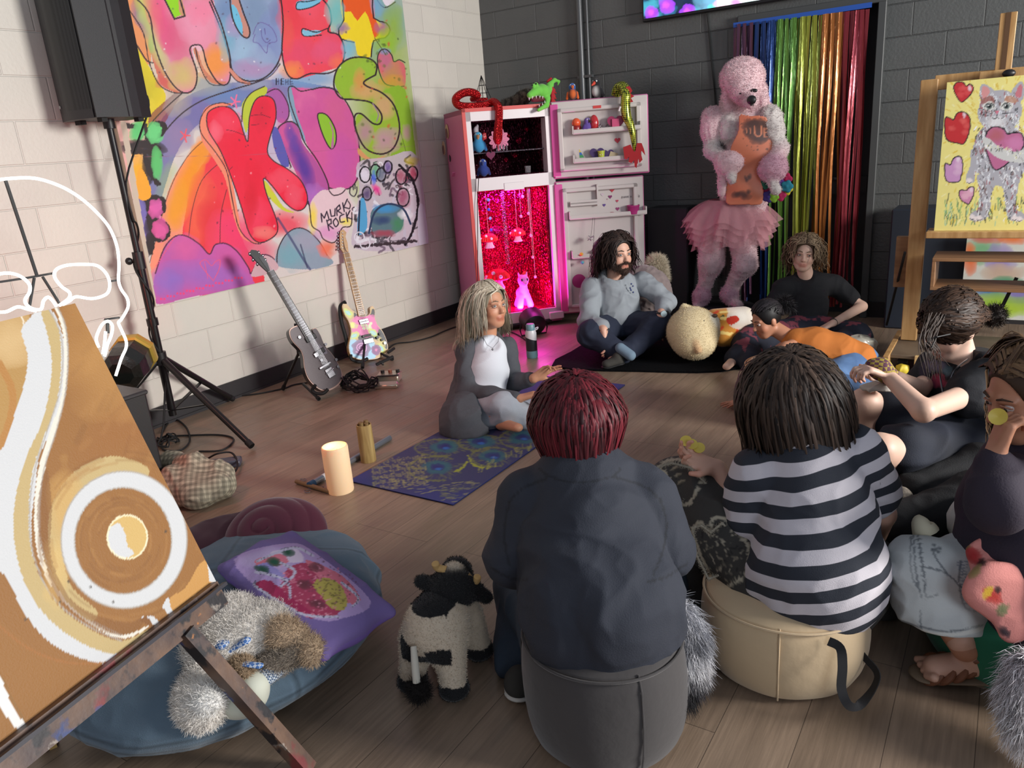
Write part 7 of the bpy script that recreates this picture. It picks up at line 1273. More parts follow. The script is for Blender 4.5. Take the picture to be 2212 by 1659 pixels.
for i,(x,y,c) in enumerate(((1100,1290,(170,30,80)),(1030,1340,(90,50,140)),(1110,1370,(40,130,150)),(1105,1400,(206,190,50)),(1035,1465,(180,40,90)),(960,1480,(130,180,50)),(900,1400,(140,30,80)),(870,1340,(40,110,90)),(910,1480,(60,50,120)))):
    s =S3(.008);cc =zP(x,y,-.06-.01*(i % 3));[s.E(cc+V3(.026*cos(k*1.257),-.01,.026*sin(k*1.257)),(.02,.012,.02)) for k in range(5)];s.E(cc-V3(0,.015,0),.014);sdf_obj('flower',s,.006,mat('felt_%d_%d' % c[:2],c,.9),t,cols=False)
tag(MB().lathe(q(1560,650)*V3(1,1,0)+V3(.0,.05,0),[(.23,0),(.23,.10),(.22,.105),(.01,.105)],n=30).build('statue_base',mat('matte_black',None)),'low round black plinth under the poodle figure','plinth')
# poufs ------------------------------------------------------------------
def pouf(name,label,c,rx,ry,h,m,seam=None,bulge=.06,parent=None,ang=0):
    V =[];n =64;pr =[(.80,0),(.93,.012),(1.0,.10*h/.4),(1.02,h*.5),(1.0,h*.82),(.93,h*.955),(.80,h),(.4,h*1.012),(.001,h*1.015)]
    for (r,z) in pr:
        for k in range(n):a =2*pi*k/n;w =1+.012*sin(a*3+z*9)+.006*sin(a*8);V.append(c+V3(r*rx*w*cos(a),r*ry*w*sin(a),z+.001))
    t_ =thing(name,label,'pouf',c);b =MB().add(V,[(i*n+k,i*n+(k+1) % n,(i+1)*n+(k+1) % n,(i+1)*n+k) for i in range(len(pr)-1) for k in range(n)]+[tuple(range(n))[::-1]]).build('cushion',m,t_);b.modifiers.new('s','SUBSURF').render_levels =1;b.modifiers['s'].levels =0
    s =MB();s.tube([c+V3(rx*.968*cos(a),ry*.968*sin(a),h*.93) for a in np.linspace(0,2*pi,64,False)],.0035,6,True);s.build('piping',m,t_);s =MB()
    for a in (ang,ang+2.1,ang+4.2):s.tube([c+V3(rx*(r+.006)*cos(a),ry*(r+.006)*sin(a),z) for (r,z) in pr[1:6]],.0022,5)
    s.build('side_seam',m,t_);return t_
tanv =mat('tan_velour',(196,172,138),.9,sheen=.4,noise=.06,nscale=5,bump=.002,bscale=20);gryv =mat('charcoal_velour',(66,63,63),.9,sheen=.35,noise=.1,nscale=4,bump=.002,bscale=20)
pouf('pouf','tan velour pouf under the person in the striped shirt',V3(-.42,1.86,0),.215,.20,.235,tanv,ang=4.9);pouf('pouf','charcoal velour pouf under the red haired person',V3(-.735,1.405,0),.20,.19,.30,gryv,ang=5.6);pouf('pouf','peach pouf on the floor behind the striped shirt person',PZ(1694,905,0),.20,.20,.31,mat('peach_velour',(206,150,100),.9,sheen=.3))
t =pouf('dinosaur_pouf','green pouf with cream horns under the person in the dark purple hoodie',V3(.16,2.16,0),.27,.25,.24,mat('green_velour',(34,116,86),.9,sheen=.35));hn =mat('cream_horn',(206,198,172),.8)
for pts in ([(2000,1150),(1992,1130),(1998,1118)],[(2100,1170),(2080,1140),(2070,1128)]):MB().tube(curve_pts([P(a,b,2.02) for a,b in pts],5),[.034,.033,.032,.030,.028,.026,.024,.022,.019,.016,.008],12).build('horn',hn,t)
def furtail(name,label,pts,rs,n,L,ramp):
    s =S3(.02);s.chain(pts,rs);ps =np.array(pts);
    def pc(V,Nn,C):u =np.clip(((V-ps[0])@(ps[-1]-ps[0]))/((ps[-1]-ps[0])@(ps[-1]-ps[0])),0,1);return np.stack([np.interp(u,[r_[0] for r_ in ramp],[srgb(r_[1])[k] for r_ in ramp]) for k in range(3)],1)
    tag(sdf_obj(name,s,.007,MATS['fur_attr'],None,paint=pc,after=furfn(n,L,.0018,curl=.5,bias=nrm(ps[-1]-ps[0])*1.2,jitter=.35)),label,'fur tail')
furtail('fur_tail','grey and white fluffy fur tail with black tip hanging beside charcoal pouf',[P(1466,1320,1.9),P(1476,1380,1.9),P(1474,1440,1.88),P(1468,1490,1.86)],[.025,.04,.036,.02],14000,.05,[(0,(190,190,196)),(.35,(140,140,146)),(.6,(226,224,226)),(.8,(60,56,60)),(1,(16,16,18))]);furtail('fur_tail','pale grey fluffy fur tail at the bottom right corner',[P(2225,1440,1.75),P(2215,1500,1.75),P(2225,1580,1.7)],[.03,.035,.03],9000,.05,[(0,(206,200,204)),(1,(236,230,230))])
# black strap hanging off the tan pouf
st =[P(1790,1385,1.86),P(1815,1400,1.85),P(1820,1440,1.84),P(1818,1490,1.84),P(1835,1525,1.83),P(1860,1520,1.86),P(1890,1480,1.9),P(1893,1450,1.92),P(1860,1410,1.95),P(1850,1370,1.98)];cp =curve_pts(st,5);m =MB();V =[]
for k,p_ in enumerate(cp):d =nrm(cp[min(k+1,len(cp)-1)]-cp[max(k-1,0)]);w =nrm(np.cross(d,nrm(V3(-.3,-.8,.3)+V3(.7,0,0)*sin(k*.12))))*.011;o =nrm(np.cross(w,d))*.0012;V += [p_-w-o,p_+w-o,p_+w+o,p_-w+o]
for k in range(len(cp)-1):
    for j in range(4):m.f.append((4*k+j,4*k+(j+1) % 4,4*k+4+(j+1) % 4,4*k+4+j));m.mi.append(0)
m.v =[tuple(v) for v in V];tag(m.build('strap',mat('black_webbing',(24,24,28),.8)),'black webbing strap looping off the right side of the tan pouf','strap')
# ================================================================ people
_P0 =P
def P(px,py,d):q =_P0(px,py,d);return q if q[2] >.035 else PZ(px,py,.035)
UP =V3(0,0,1);RT =nrm(V3(_r[0],_r[1],0))
SKN =dict(fair=(214,168,146),tan=(196,142,112),warm=(188,132,104),pale=(222,184,164))
skinm =mat('skin',attr=True,rough=.5,sss=.06,noise=.03,nscale=25)
def hf(c,fwd,up,k):
    f =nrm(fwd);u =nrm(np.asarray(up,float)-f*np.dot(up,f));x =np.cross(f,u);return lambda a,b,d:c+k*(x*a+f*b+u*d),np.stack([x,f,u],1)
def head(s,c,fwd,up,k,sk,face=1):
    h,Rm =hf(c,fwd,up,k);sk =np.array(sk);lip =sk*(.93,.74,.73);red =sk*(1.0,.94,.92);E =lambda p,r,col=sk,kk=.02,op='u':s.E(h(*p),V3(*r)*k,Rm,kk*k,col if col is None else tuple(col),op);C =lambda a,b,r,r2=None,col=sk,kk=.015:s.C(h(*a),h(*b),r*k,(r2 or r)*k,kk*k,tuple(col))
    E((0,-.012,.035),(.074,.092,.082));E((0,.03,-.03),(.058,.058,.085),kk=.03);C((0,.05,-.092),(0,.055,-.094),.024,.022,kk=.03)
    for g in (-1,1):
        C((g*.052,.0,-.05),(g*.022,.05,-.09),.018,.016,kk=.03);E((g*.076,-.008,-.012),(.010,.02,.03),kk=.008)
        if face:E((g*.036,.058,-.036),(.022,.02,.022),red,.02);E((g*.031,.090,.0),(.016,.012,.010),None,.010,'s');C((g*.016,.085,.019),(g*.046,.074,.018),.0075,.006)
    if face:
        C((0,.082,.006),(0,.103,-.030),.0075,.011,kk=.012);E((0,.103,-.034),(.012,.012,.010),red,.006);[E((g*.011,.095,-.037),(.007,.009,.006),kk=.005) for g in (-1,1)]
        C((-.020,.080,-.062),(.020,.080,-.062),.0052,col=lip,kk=.006);C((-.010,.087,-.061),(.010,.087,-.061),.0048,col=lip,kk=.006);C((-.014,.083,-.071),(.014,.083,-.071),.0062,col=lip,kk=.006);E((0,.092,-.0665),(.016,.006,.0012),tuple(lip*.5),.002,'s')
    return h,Rm
def face_parts(t,h,Rm,k,look=(0,0),brow=(70,52,40),iris=(70,84,90)):
    for g in (-1,1):
        e =h(g*.031,.0765,.0);o =MB().sphere(e,.0118*k,16,10).build('eyeball',mat('eye_sclera',(190,178,172),.25),t);q =h(g*.031+look[0]*.006,.0765+.0104,look[1]*.005);MB().sphere(q,(.0056*k,.0026*k,.0056*k),12,8,Rm).build('iris',mat('iris_%d' % iris[0],iris,.15),o);MB().sphere(q+Rm@V3(0,.0018,0)*k,(.0026*k,.0014*k,.0026*k),10,6,Rm).build('pupil',m_black,o)
        s =S3(.002);s.chain([h(g*.015,.088,.006),h(g*.024,.0915,.0088),h(g*.036,.0895,.0086),h(g*.047,.080,.003)],[.0022*k]*4);s.chain([h(g*.017,.087,-.006),h(g*.030,.089,-.0085),h(g*.045,.080,-.005)],[.0017*k]*3);sdf_obj('eyelid',s,.0014*k,mat('lid_skin',(176,124,104),.5),t,cols=False)
        s =S3(.002);s.chain([h(g*.014,.093,.022),h(g*.03,.0915,.028),h(g*.048,.077,.022)],[.0028*k,.003*k,.0015*k]);sdf_obj('eyebrow',s,.0016*k,mat('brow_%d' % brow[0],brow,.9),t,cols=False)
def hand(s,w,d,n,sd,k,sk,curl=(.3,.3,.3,.3),spread=.12,thumb=.6,tc=.3):
    """wrist w, finger direction d, palm faces n, sd=+1/-1 side of the thumb"""
    d =nrm(d);n =nrm(n-d*np.dot(n,d));x =np.cross(d,n)*sd;sk =tuple(sk);dk =tuple(np.array(sk)*(1.0,.9,.88));K =w+d*.085*k
    for i,o in enumerate((.028,.010,-.009,-.026)):s.C(w+x*o*.55*k+d*.01*k,K+x*o*k,.014*k,.0115*k,.012,sk)
    s.C(w+x*.016*k+d*.02*k,w+x*.03*k+d*.05*k+n*.006*k,.015*k,.012*k,.012,sk)
    for i,(o,L) in enumerate(((.028,.9),(.010,1.0),(-.009,.94),(-.026,.76))):
        p =K+x*o*k;a =curl[i];dd =nrm(d+x*spread*(1.2-i*.8));r =.0092
        for j,(l,m) in enumerate(((.040,1.0),(.026,1.25),(.020,1.0))):ang =a*m*(.8 if j ==0 else 1)+(0 if j ==0 else last);last =ang;q =p+(dd*cos(ang)+n*sin(ang))*l*L*k;s.C(p,q,r*k,(r-.0009)*k,.003,sk if j <2 else dk);p =q;r -= .0009
    p =w+x*.026*k+d*.030*k+n*.006*k;q =p+nrm(d*.8+x*thumb+n*tc)*.042*k;s.C(p,q,.0125*k,.0105*k,.008,sk);q2 =q+nrm(d*1.0+x*thumb*.5+n*tc)*.030*k;s.C(q,q2,.0105*k,.0085*k,.003,dk)
def person(label,loc,sk,hd,torso,arms,legs,res=.006,k=1,face=1,neck=None,floor=.004):
    t =thing('person',label,'person',(loc[0],loc[1],0));s =S3(.025);sk =np.array(sk);h,Rm =head(s,hd[0],hd[1],hd[2],hd[3],sk,face);col =tuple(sk);nk =torso[0]
    s.C(h(0,-.02,-.06),nk,.050*hd[3],.054*hd[3],.02,col);s.chain(torso[1:],[.085*k,.096*k,.088*k,.098*k][:len(torso)-1],col=col)
    for (sh,el,wr,hs) in arms:
        s.C(torso[1],sh,.055*k,.044*k,.03,col).C(sh,el,.042*k,.034*k,.02,col).C(el,wr,.037*k,.025*k,.015,col)
        if hs is not None:hand(s,wr,hs[0],hs[1],hs[2],hs[3] if len(hs) >3 else k,sk,*hs[4:])
    for lg in legs:
        s.C(lg[0],lg[1],.07*k,.054*k,.03,col).C(lg[1],lg[2],.053*k,.034*k,.02,col)
        if len(lg) >3:s.C(lg[2],lg[3],.034*k,.028*k,.02,col,flat=(UP,.8))
    sdf_obj('body',s,res,skinm,t,floor=floor);return t,h,Rm
def cloth(t,name,chains,m,res=.008,disp=None,cuts=(),k=.03,floor=.004,sm=2,**kw):
    s =S3(k)
    for c in chains:s.chain(c[0],c[1],flat=c[2] if len(c) >2 else None)
    for c in cuts:
        if c[0] =='H':s.HS(c[1],c[2],.01)
        elif c[0] =='E':s.E(c[1],c[2],c[3] if len(c) >3 else None,op='s',k=.01)
        else:s.C(c[1],c[2],c[3],c[4] if len(c) >4 else None,k=.008,flat=c[5] if len(c) >5 else None,op='s')
    return sdf_obj(name,s,res,m,t,disp=disp if disp is not None else [folds(.008,(7,7,9),sharp=1),folds(.003,(20,20,20))],cols=False,floor=floor,sm=sm,**kw)
def hair(t,hd,n,L,c1,c2,seed=1,w=.008,wave=0,steps=12,facew=.056,part=0,back=.5,vol=1.0,line=.50,coll=(),grav=-1,lmin=.7,tuck=0,cap=True,name='hair',mess=.06,low=-.55,facey=None,tie=None,hz_=.50,gdir=None,pinch=0,capc=(0,.098,-.012),capr=(.068,.075,.088)):
    c,fwd,up,k =hd;h,Rm =hf(c,fwd,up,k);g =np.random.default_rng(seed);ell =V3(.083,.104,.100)*k*vol;o =h(0,-.014,.030)
    v =g.normal(0,1,(n*6,3));v /= np.linalg.norm(v,axis=1)[:,None];hair_ok =(v[:,2] >low) & ((v[:,1] <line-1.0*np.clip(.45-v[:,2],0,1)) | (v[:,2] >hz_));v =v[hair_ok][:n];n =len(v)
    p =v*ell;lay =1.0+.10*g.random(n);side =np.where(v[:,0] >part,1.,-1.);gl =Rm.T@(V3(0,0,grav) if gdir is None else gdir);cr =nrm(V3(part*3,-.35,.94));fr_ =np.clip(v[:,1]*2+.6,0,1);d =v-cr*(v@cr)[:,None];d /= np.linalg.norm(d,axis=1)[:,None]+1e-6;d =d*(1.05-fr_)[:,None]+np.stack([side*.9,-back*np.ones(n),.1*np.ones(n)],1)*fr_[:,None]+g.normal(0,.08,(n,3));ph =g.uniform(0,6,n);Ls =L*k*(lmin+(1-lmin)*g.random(n));pts =[p.copy()]
    if tie is not None:
        T_ =Rm.T@(tie-o);pts =[]
        for j in range(steps+1):u =j/steps;q =p*(1-u)+T_*u;e =ell*lay[:,None];m =np.linalg.norm(q/e,axis=1);q =np.where((m <1)[:,None],q/m[:,None],q);pts.append(q+g.normal(0,mess*.02,(n,3)))
    for j in range(steps if tie is None else 0):
        dd =d/np.linalg.norm(d,axis=1)[:,None];p =p+dd*(Ls/steps)[:,None];e =ell*lay[:,None];q =np.linalg.norm(p/e,axis=1);ins =q <1;p[ins]=p[ins]/q[ins][:,None]
        if facew:m =(p[:,1] >.03*k) & (np.abs(p[:,0]) <facew*k) & (p[:,2] <.052*k) & (p[:,2] >-.15*k);p[m,0]=np.sign(p[m,0]+1e-6)*facew*k
        if facey is not None:m =(p[:,1] >facey*k) & (p[:,2] <.045*k);p[m,1]=facey*k-.01*g.random(m.sum());p[m,0] += np.sign(p[m,0])*.004
        for (a,b,r) in coll:
            A,B =Rm.T@(a-o),Rm.T@(b-o);ab =B-A;tt =np.clip(((p-A)@ab)/(ab@ab),0,1);cc =A+tt[:,None]*ab;dv =p-cc;dl =np.linalg.norm(dv,axis=1)+1e-9;m =dl <r;p[m]=cc[m]+dv[m]/dl[m][:,None]*r
        d =dd*.62+gl*.42+g.normal(0,mess,(n,3));d[:,0] += wave*np.sin(ph+j*1.1);d[:,1] += wave*np.cos(ph*2+j*1.1)+(-tuck if j <5 else 0);pts.append(p.copy())
    Pn =np.stack(pts,1)
    if pinch:q =1-pinch*np.clip((-Pn[:,:,2]/k-.02)/.12,0,1);Pn[:,:,0] *= q;Pn[:,:,1] *= 1-(1-q)*.6
    T =np.gradient(Pn,axis=1);out =Pn/np.maximum(np.linalg.norm(Pn,axis=2),1e-6)[...,None];sd =np.cross(T,out);sd /= np.linalg.norm(sd,axis=2)[...,None]+1e-9;u =np.linspace(0,1,steps+1);wd =(w*k*(.6+.8*g.random(n)))[:,None]*(np.minimum(1,6*(1-u)+.15)*(1-.45*u))[None,:]/2
    A =Pn-sd*wd[...,None];B =Pn+sd*wd[...,None];mid =Pn+out*(wd*.45)[...,None];V =np.stack([A,mid,B],2).reshape(-1,3)@Rm.T+o;S_ =(steps+1)*3;b0 =(np.arange(n)*S_)[:,None,None]+(np.arange(steps)*3)[None,:,None];F =np.concatenate([(b0+np.array([0,1,4,3])).reshape(-1,4),(b0+np.array([1,2,5,4])).reshape(-1,4)])
    mx =g.random(n)[:,None];cc =(srgb(c1)*(1-mx)+srgb(c2)*mx)*(1+g.normal(0,.12,(n,1)));C =np.repeat(cc,S_,0)
    if cap:
        s =S3(.02);s.E(o,ell*.985,Rm);ex =Rm@V3(0,1,0);s.E(h(*capc),V3(*capr)*k,Rm,op='s',k=.01);s.HS(h(0,0,-.075),-Rm[:,2]);V1,F1,_ =s.mesh(.006,False);V =np.concatenate([V1,V]);F =np.concatenate([F1,F+len(V1)]);C =np.concatenate([np.tile(srgb(c1)*.8,(len(V1),1)),C])
    return obj(name,mesh_np(V,F,np.clip(C,0,1)),mat('hair_strands',attr=True,rough=.5,spec=.28),t)
def pxp(base,fn,z=1,ox=0,oy=0):
    def f(V,N,C):p =Paint(*topx(V),base);p.t =lambda q:(ox+q[0]/z,oy+q[1]/z);p.sc =1/z;fn(p);return np.clip(p.C,0,1)
    return f
clat =mat('painted_cloth',attr=True,rough=.85,bump=.0008,bscale=300,noise=.08,nscale=9)
def cm(name,col,**k):return mat(name,col,k.pop('rough',.85),bump=k.pop('bump',.001),bscale=k.pop('bscale',350),**k)
def shoe(t,a,b,r,m,sole,name='shoe'):s =S3(.02);s.C(a,b,r,r*.85,flat=(UP,.75)).E(a+UP*r*.5,(r*.8,r*.8,r*.8));o =sdf_obj(name,s,.005,m,t,cols=False,floor=.012);s =S3(.01);s.C(a-UP*r*.5,b-UP*r*.45,r*1.05,r*.95,flat=(UP,.28));sdf_obj('sole',s,.005,sole,o,cols=False,floor=.002)
jeans =cm('pale_jeans',(176,182,190),col2=(154,162,174),nscale=6);blk =cm('black_cotton',(20,21,26));rubw =mat('shoe_rubber',(206,202,194),.6)
# 1 silver haired woman on the mat
hd =(P(1056,660,4.12),camd*.72+RT*.70+UP*.10,UP+RT*.05,1.0);C =P(1048,790,4.22);pel =P(1030,898,4.25)
t,h,Rm =person('person with long silver blond hair in grey cardigan and white top sitting cross-legged on mat',pel,SKN['tan'],hd,[P(1052,724,4.2),P(1050,758,4.22),C,P(1040,850,4.24),pel],
  [(P(1010,760,4.15),P(1012,848,4.08),P(1120,862,3.92),(RT+UP*.25,-UP,1,.95,(.5,.6,.6,.5))),(P(1094,752,4.3),P(1108,825,4.25),P(1152,818,4.02),(RT*.9+UP*.55,camd*.4-UP*.3,1,.95,(.1,.15,.5,.6),.2,.7))],
  [(P(1020,900,4.2),P(1088,885,3.92),P(1150,905,4.05)),(P(1050,895,4.3),P(1160,880,4.2),P(1085,915,3.95),P(1118,924,3.82))])
face_parts(t,h,Rm,1,(.6,.6),(130,110,90),(96,110,110));s =S3(.003);
cloth(t,'white_top',[([P(1056,762,4.17),P(1054,800,4.16),P(1045,850,4.17),P(1038,890,4.2)],[.098,.108,.112,.13])],cm('white_top',(214,218,226)),.007,cuts=[('E',P(1065,732,4.06),(.062,.075,.068))],disp=folds(.004,(9,9,14)))
cloth(t,'cardigan',[([P(1050,752,4.22),P(1040,800,4.26),P(1028,870,4.30),P(1010,915,4.28)],[.105,.135,.15,.15]),([P(1005,860,4.2),P(1000,918,4.18)],[.06,.07])],cm('grey_knit',(74,76,82),noise=.15,nscale=90),cuts=[('C',P(1068,720,4.0),P(1062,900,3.98),.095,.085),('C',P(1054,700,4.18),P(1060,742,4.08),.060,.075)])
for q_ in (([P(1030,752,4.2),P(1010,760,4.16),P(1010,848,4.09),P(1060,856,4.0),P(1112,861,3.935)],[.06,.060,.056,.046,.037]),([P(1075,750,4.27),P(1094,752,4.3),P(1108,826,4.25),P(1144,819,4.05)],[.05,.056,.050,.036])):cloth(t,'sleeve',[q_],MATS['grey_knit'],disp=[folds(.006,(12,12,12),sharp=1)])
cloth(t,'jeans',[([P(1030,898,4.22),P(1090,880,3.94),P(1150,908,4.05)],[.12,.078,.058]),([P(1045,900,4.25),P(1158,880,4.2),P(1100,908,4.0)],[.11,.075,.056])],jeans)
hair(t,hd,1500,.33,(150,138,118),(206,196,176),3,wave=.10,coll=[(P(1010,757,4.17),P(1094,750,4.28),.085)],facew=.060,line=.42,part=.01);MB().tube([P(1040,722,4.14),P(1052,745,4.07),P(1064,752,4.045),P(1076,738,4.08),P(1078,722,4.13)],.0012,5).sphere(P(1064,755,4.035),.006,8,6).build('necklace',chrome,t)
MB().tube(ring(P(1117,862,3.93),.031,18,P(1145,860,3.9)-P(1100,862,3.95),18),.005,6,True).build('bracelet',mat('beads',(206,170,170),.4),t)
# 2 bearded man in grey sweatshirt
hd =(P(1334,548,5.12),camd*.9+RT*.42+UP*.02,UP,1.06);pel =P(1335,712,5.32)
t,h,Rm =person('person with dark wavy hair and beard in grey sweatshirt sitting cross-legged on black rug',pel,SKN['fair'],hd,[P(1328,596,5.22),P(1328,628,5.25),P(1330,665,5.28),P(1333,690,5.3),pel],
  [(P(1280,622,5.22),P(1274,690,5.10),P(1304,712,4.92),(-UP*.9+RT*.15+camd*.2,-camd*.2-RT*.6,1,1.1,(.25,.3,.35,.4),.12)),(P(1385,612,5.25),P(1437,648,5.15),P(1428,680,4.95),(-UP*.95-RT*.1,RT*.4-camd*.6,-1,1.1,(.15,.2,.25,.3),.16))],
  [(P(1310,712,5.3),P(1280,722,4.98),P(1352,762,4.9),P(1330,780,4.88)),(P(1360,710,5.3),P(1425,700,5.0),P(1345,768,4.96),P(1322,778,4.9))],res=.0065,k=1.08)
face_parts(t,h,Rm,1.06,(.3,.1),(50,36,30),(86,110,120));s =S3(.012);s.chain([h(-.060,.012,-.035),h(-.050,.036,-.072),h(0,.066,-.104),h(.050,.036,-.072),h(.060,.012,-.035)],[.014,.022,.024,.022,.014]).chain([h(-.03,.076,-.060),h(0,.090,-.050),h(.03,.076,-.060)],[.007,.008,.007]).C(h(-.034,.066,-.065),h(-.02,.064,-.092),.012).C(h(.034,.066,-.065),h(.02,.064,-.092),.012)
sdf_obj('beard',s,.004,mat('beard_hair',(70,50,40),.8),t,cols=False,after=furfn(7000,.012,.0012,col=(58,42,34),curl=.7)) 
gs =cm('grey_fleece',(142,148,154),noise=.06,nscale=60);cloth(t,'sweatshirt',[([P(1328,620,5.25),P(1330,650,5.27),P(1332,684,5.29),P(1333,700,5.3)],[.135,.15,.155,.15]),([P(1278,624,5.22),P(1272,692,5.10),P(1300,708,4.97)],[.068,.058,.044]),([P(1387,612,5.25),P(1438,648,5.15),P(1432,668,5.02)],[.068,.058,.045])],gs,cuts=[('E',P(1328,590,5.18),(.075,.075,.06))],disp=[folds(.014,(6,6,9),sharp=1),folds(.004,(20,20,26))])
s =S3(.004);c =P(1364,623,5.105);[s.E(c+V3(.012*sin(k*2.),0,-.014*k+.03),.007) for k in range(5)];sdf_obj('emblem',s,.004,mat('navy_ink',(64,74,120),.8),t,cols=False)
cloth(t,'trousers',[([P(1320,712,5.3),P(1278,722,5.0),P(1345,764,4.92)],[.13,.085,.062]),([P(1350,712,5.3),P(1424,702,5.02),P(1352,760,4.98)],[.13,.088,.062])],cm('navy_trousers',(28,36,56)));shoe(t,P(1335,778,4.88),P(1312,786,4.87),.042,mat('dark_suede',(58,56,52),.9),m_rub);s =S3(.02);s.C(P(1340,752,4.86),P(1362,768,4.83),.034,.034);sdf_obj('sock',s,.005,cm('blue_sock',(110,132,150)),t,cols=False)
hair(t,hd,1300,.26,(34,26,24),(62,46,40),5,wave=.3,facew=.064,line=.30,vol=1.08,back=.8,mess=.16,w=.010);q =P(1431,675,4.955);ax =UP;MB().tube(ring(q,.034,1,UP,20),.008,6,True).lathe(q+camd*.034,[(.02,0),(.02,.012),(.001,.013)],axis=camd,n=18,mi=1).build('wristwatch',[m_black,mat('watch_face',(170,190,196),.2)],t);MB().tube(ring(P(1304,711,4.93),.034,1,UP,18),.003,5,True).build('wrist_band',m_black,t)
# 3 young woman in black T-shirt
hd =(P(1737,547,5.16),camd*.92-RT*.34-UP*.02,UP+RT*.12,.97);pel =P(1742,725,5.25)
t,h,Rm =person('person with curly light brown hair, hoop earring and black T-shirt sitting before foil curtain',pel,SKN['pale'],hd,[P(1742,602,5.25),P(1745,630,5.3),P(1745,665,5.28),P(1745,700,5.26),pel],
  [(P(1692,628,5.26),P(1652,672,5.25),P(1650,715,5.0),(-UP,RT,1,.9)),(P(1802,618,5.30),P(1862,662,5.22),P(1800,698,4.98),(-RT*.9-UP*.4,-UP,-1,.92,(.4,.4,.5,.5)))],
  [(P(1720,728,5.2),P(1632,735,4.92),P(1588,775,4.80),P(1570,792,4.68)),(P(1760,728,5.2),P(1850,725,5.0),P(1800,750,4.9))],res=.0065,k=.95)
face_parts(t,h,Rm,.97,(-.5,.1),(110,86,62),(80,76,66));cloth(t,'tshirt',[([P(1745,622,5.28),P(1746,655,5.27),P(1744,700,5.25),P(1742,722,5.25)],[.110,.122,.112,.125]),([P(1740,612,5.28),P(1692,624,5.26),P(1672,655,5.26)],[.085,.062,.056]),([P(1745,612,5.28),P(1802,616,5.30)],[.085,.064]),([P(1802,616,5.30),P(1836,643,5.26)],[.062,.058])],blk,cuts=[('E',P(1736,592,5.16),(.088,.09,.06))])
fm =mat('floral_cloth',(28,32,48),.85,col2=(130,60,74),nscale=9);nt =fm.node_tree;nt.nodes['Map Range'].inputs[1].default_value =.58;nt.nodes['Map Range'].inputs[2].default_value =.62
cloth(t,'floral_trousers',[([P(1730,722,5.22),P(1632,738,4.93),P(1592,776,4.82)],[.13,.105,.07]),([P(1610,745,4.88),P(1625,785,4.85)],[.08,.07]),([P(1755,722,5.22),P(1850,727,5.0),P(1800,752,4.9)],[.13,.09,.07])],fm)
hair(t,hd,1200,.26,(92,74,58),(172,148,118),8,wave=.5,facew=.060,line=.40,vol=1.07,mess=.2,lmin=.35,part=-.02,w=.007,back=.7);q =h(.078,.0,-.055);MB().tube(ring(q,.021,1,camd,22),.002,6,True).build('hoop_earring',mat('pale_gold',(230,214,180),.25,metal=.7),t);MB().tube(ring(P(1800,697,4.99),.027,1,P(1800,698,4.98)-P(1830,682,5.1),18),.004,5,True).build('wrist_band',mat('leather_band',(60,50,44),.6),t)
# 4 child in orange top leaning forward
hd =(P(1655,690,4.55),-RT*.93+camd*.25-UP*.30,UP-RT*.3,.88);pel =P(1850,790,4.42);k_ =.82
t,h,Rm =person('child with black ponytail in orange sleeveless top and blue jeans crawling to the toys',pel,SKN['warm'],hd,[P(1705,730,4.52),P(1722,745,4.5),P(1760,752,4.48),P(1810,770,4.45),pel],
  [(P(1698,752,4.38),P(1640,815,4.28),PZ(1612,868,.03),(-RT+camd*.1,-UP,-1,.8,(.1,.1,.1,.1),.25)),(P(1712,735,4.62),P(1660,770,4.75),P(1640,790,4.7),None)],
  [(P(1845,795,4.36),P(1778,828,4.2),P(1868,835,4.35),P(1895,840,4.4)),(P(1855,790,4.5),P(1800,810,4.5),P(1880,820,4.6))],res=.006,k=k_)
face_parts(t,h,Rm,.88,(0,-.3),(50,38,32),(50,38,30));cloth(t,'tank_top',[([P(1722,742,4.5),P(1760,752,4.48),P(1810,768,4.45),P(1848,786,4.42)],[.082,.112,.115,.125])],cm('rust_orange',(190,112,46)),cuts=[('E',P(1700,752,4.38),(.055,.055,.055))],disp=[folds(.009,(8,8,8),sharp=1),folds(.003,(20,20,20))])
bj =cm('blue_jeans',(92,124,166),col2=(70,100,144),nscale=7);cloth(t,'jeans',[([P(1855,792,4.42),P(1780,826,4.22),P(1860,836,4.34)],[.118,.07,.055]),([P(1860,790,4.46),P(1806,812,4.5),P(1880,822,4.58)],[.115,.07,.055])],bj)
hair(t,hd,1100,.105,(20,18,20),(44,40,44),6,line=.10,low=-.45,mess=.03,tie=h(0,-.105,.04));s =S3(.01);s.chain([h(0,-.11,.04),h(0,-.16,.05),h(0,-.19,.0)],[.018,.028,.016]);sdf_obj('ponytail',s,.004,MATS['hair_strands'],t,paint=lambda V,N,C:np.tile(srgb((26,24,28)),(len(V),1)),after=furfn(2500,.04,.0015,curl=.5,bias=(0,0,-.5)));MB().tube(ring(h(0,-.118,.042),.018,1,h(0,-.2,.05)-h(0,-.1,.04),16),.008,8,True).build('hair_tie',rubw,t)
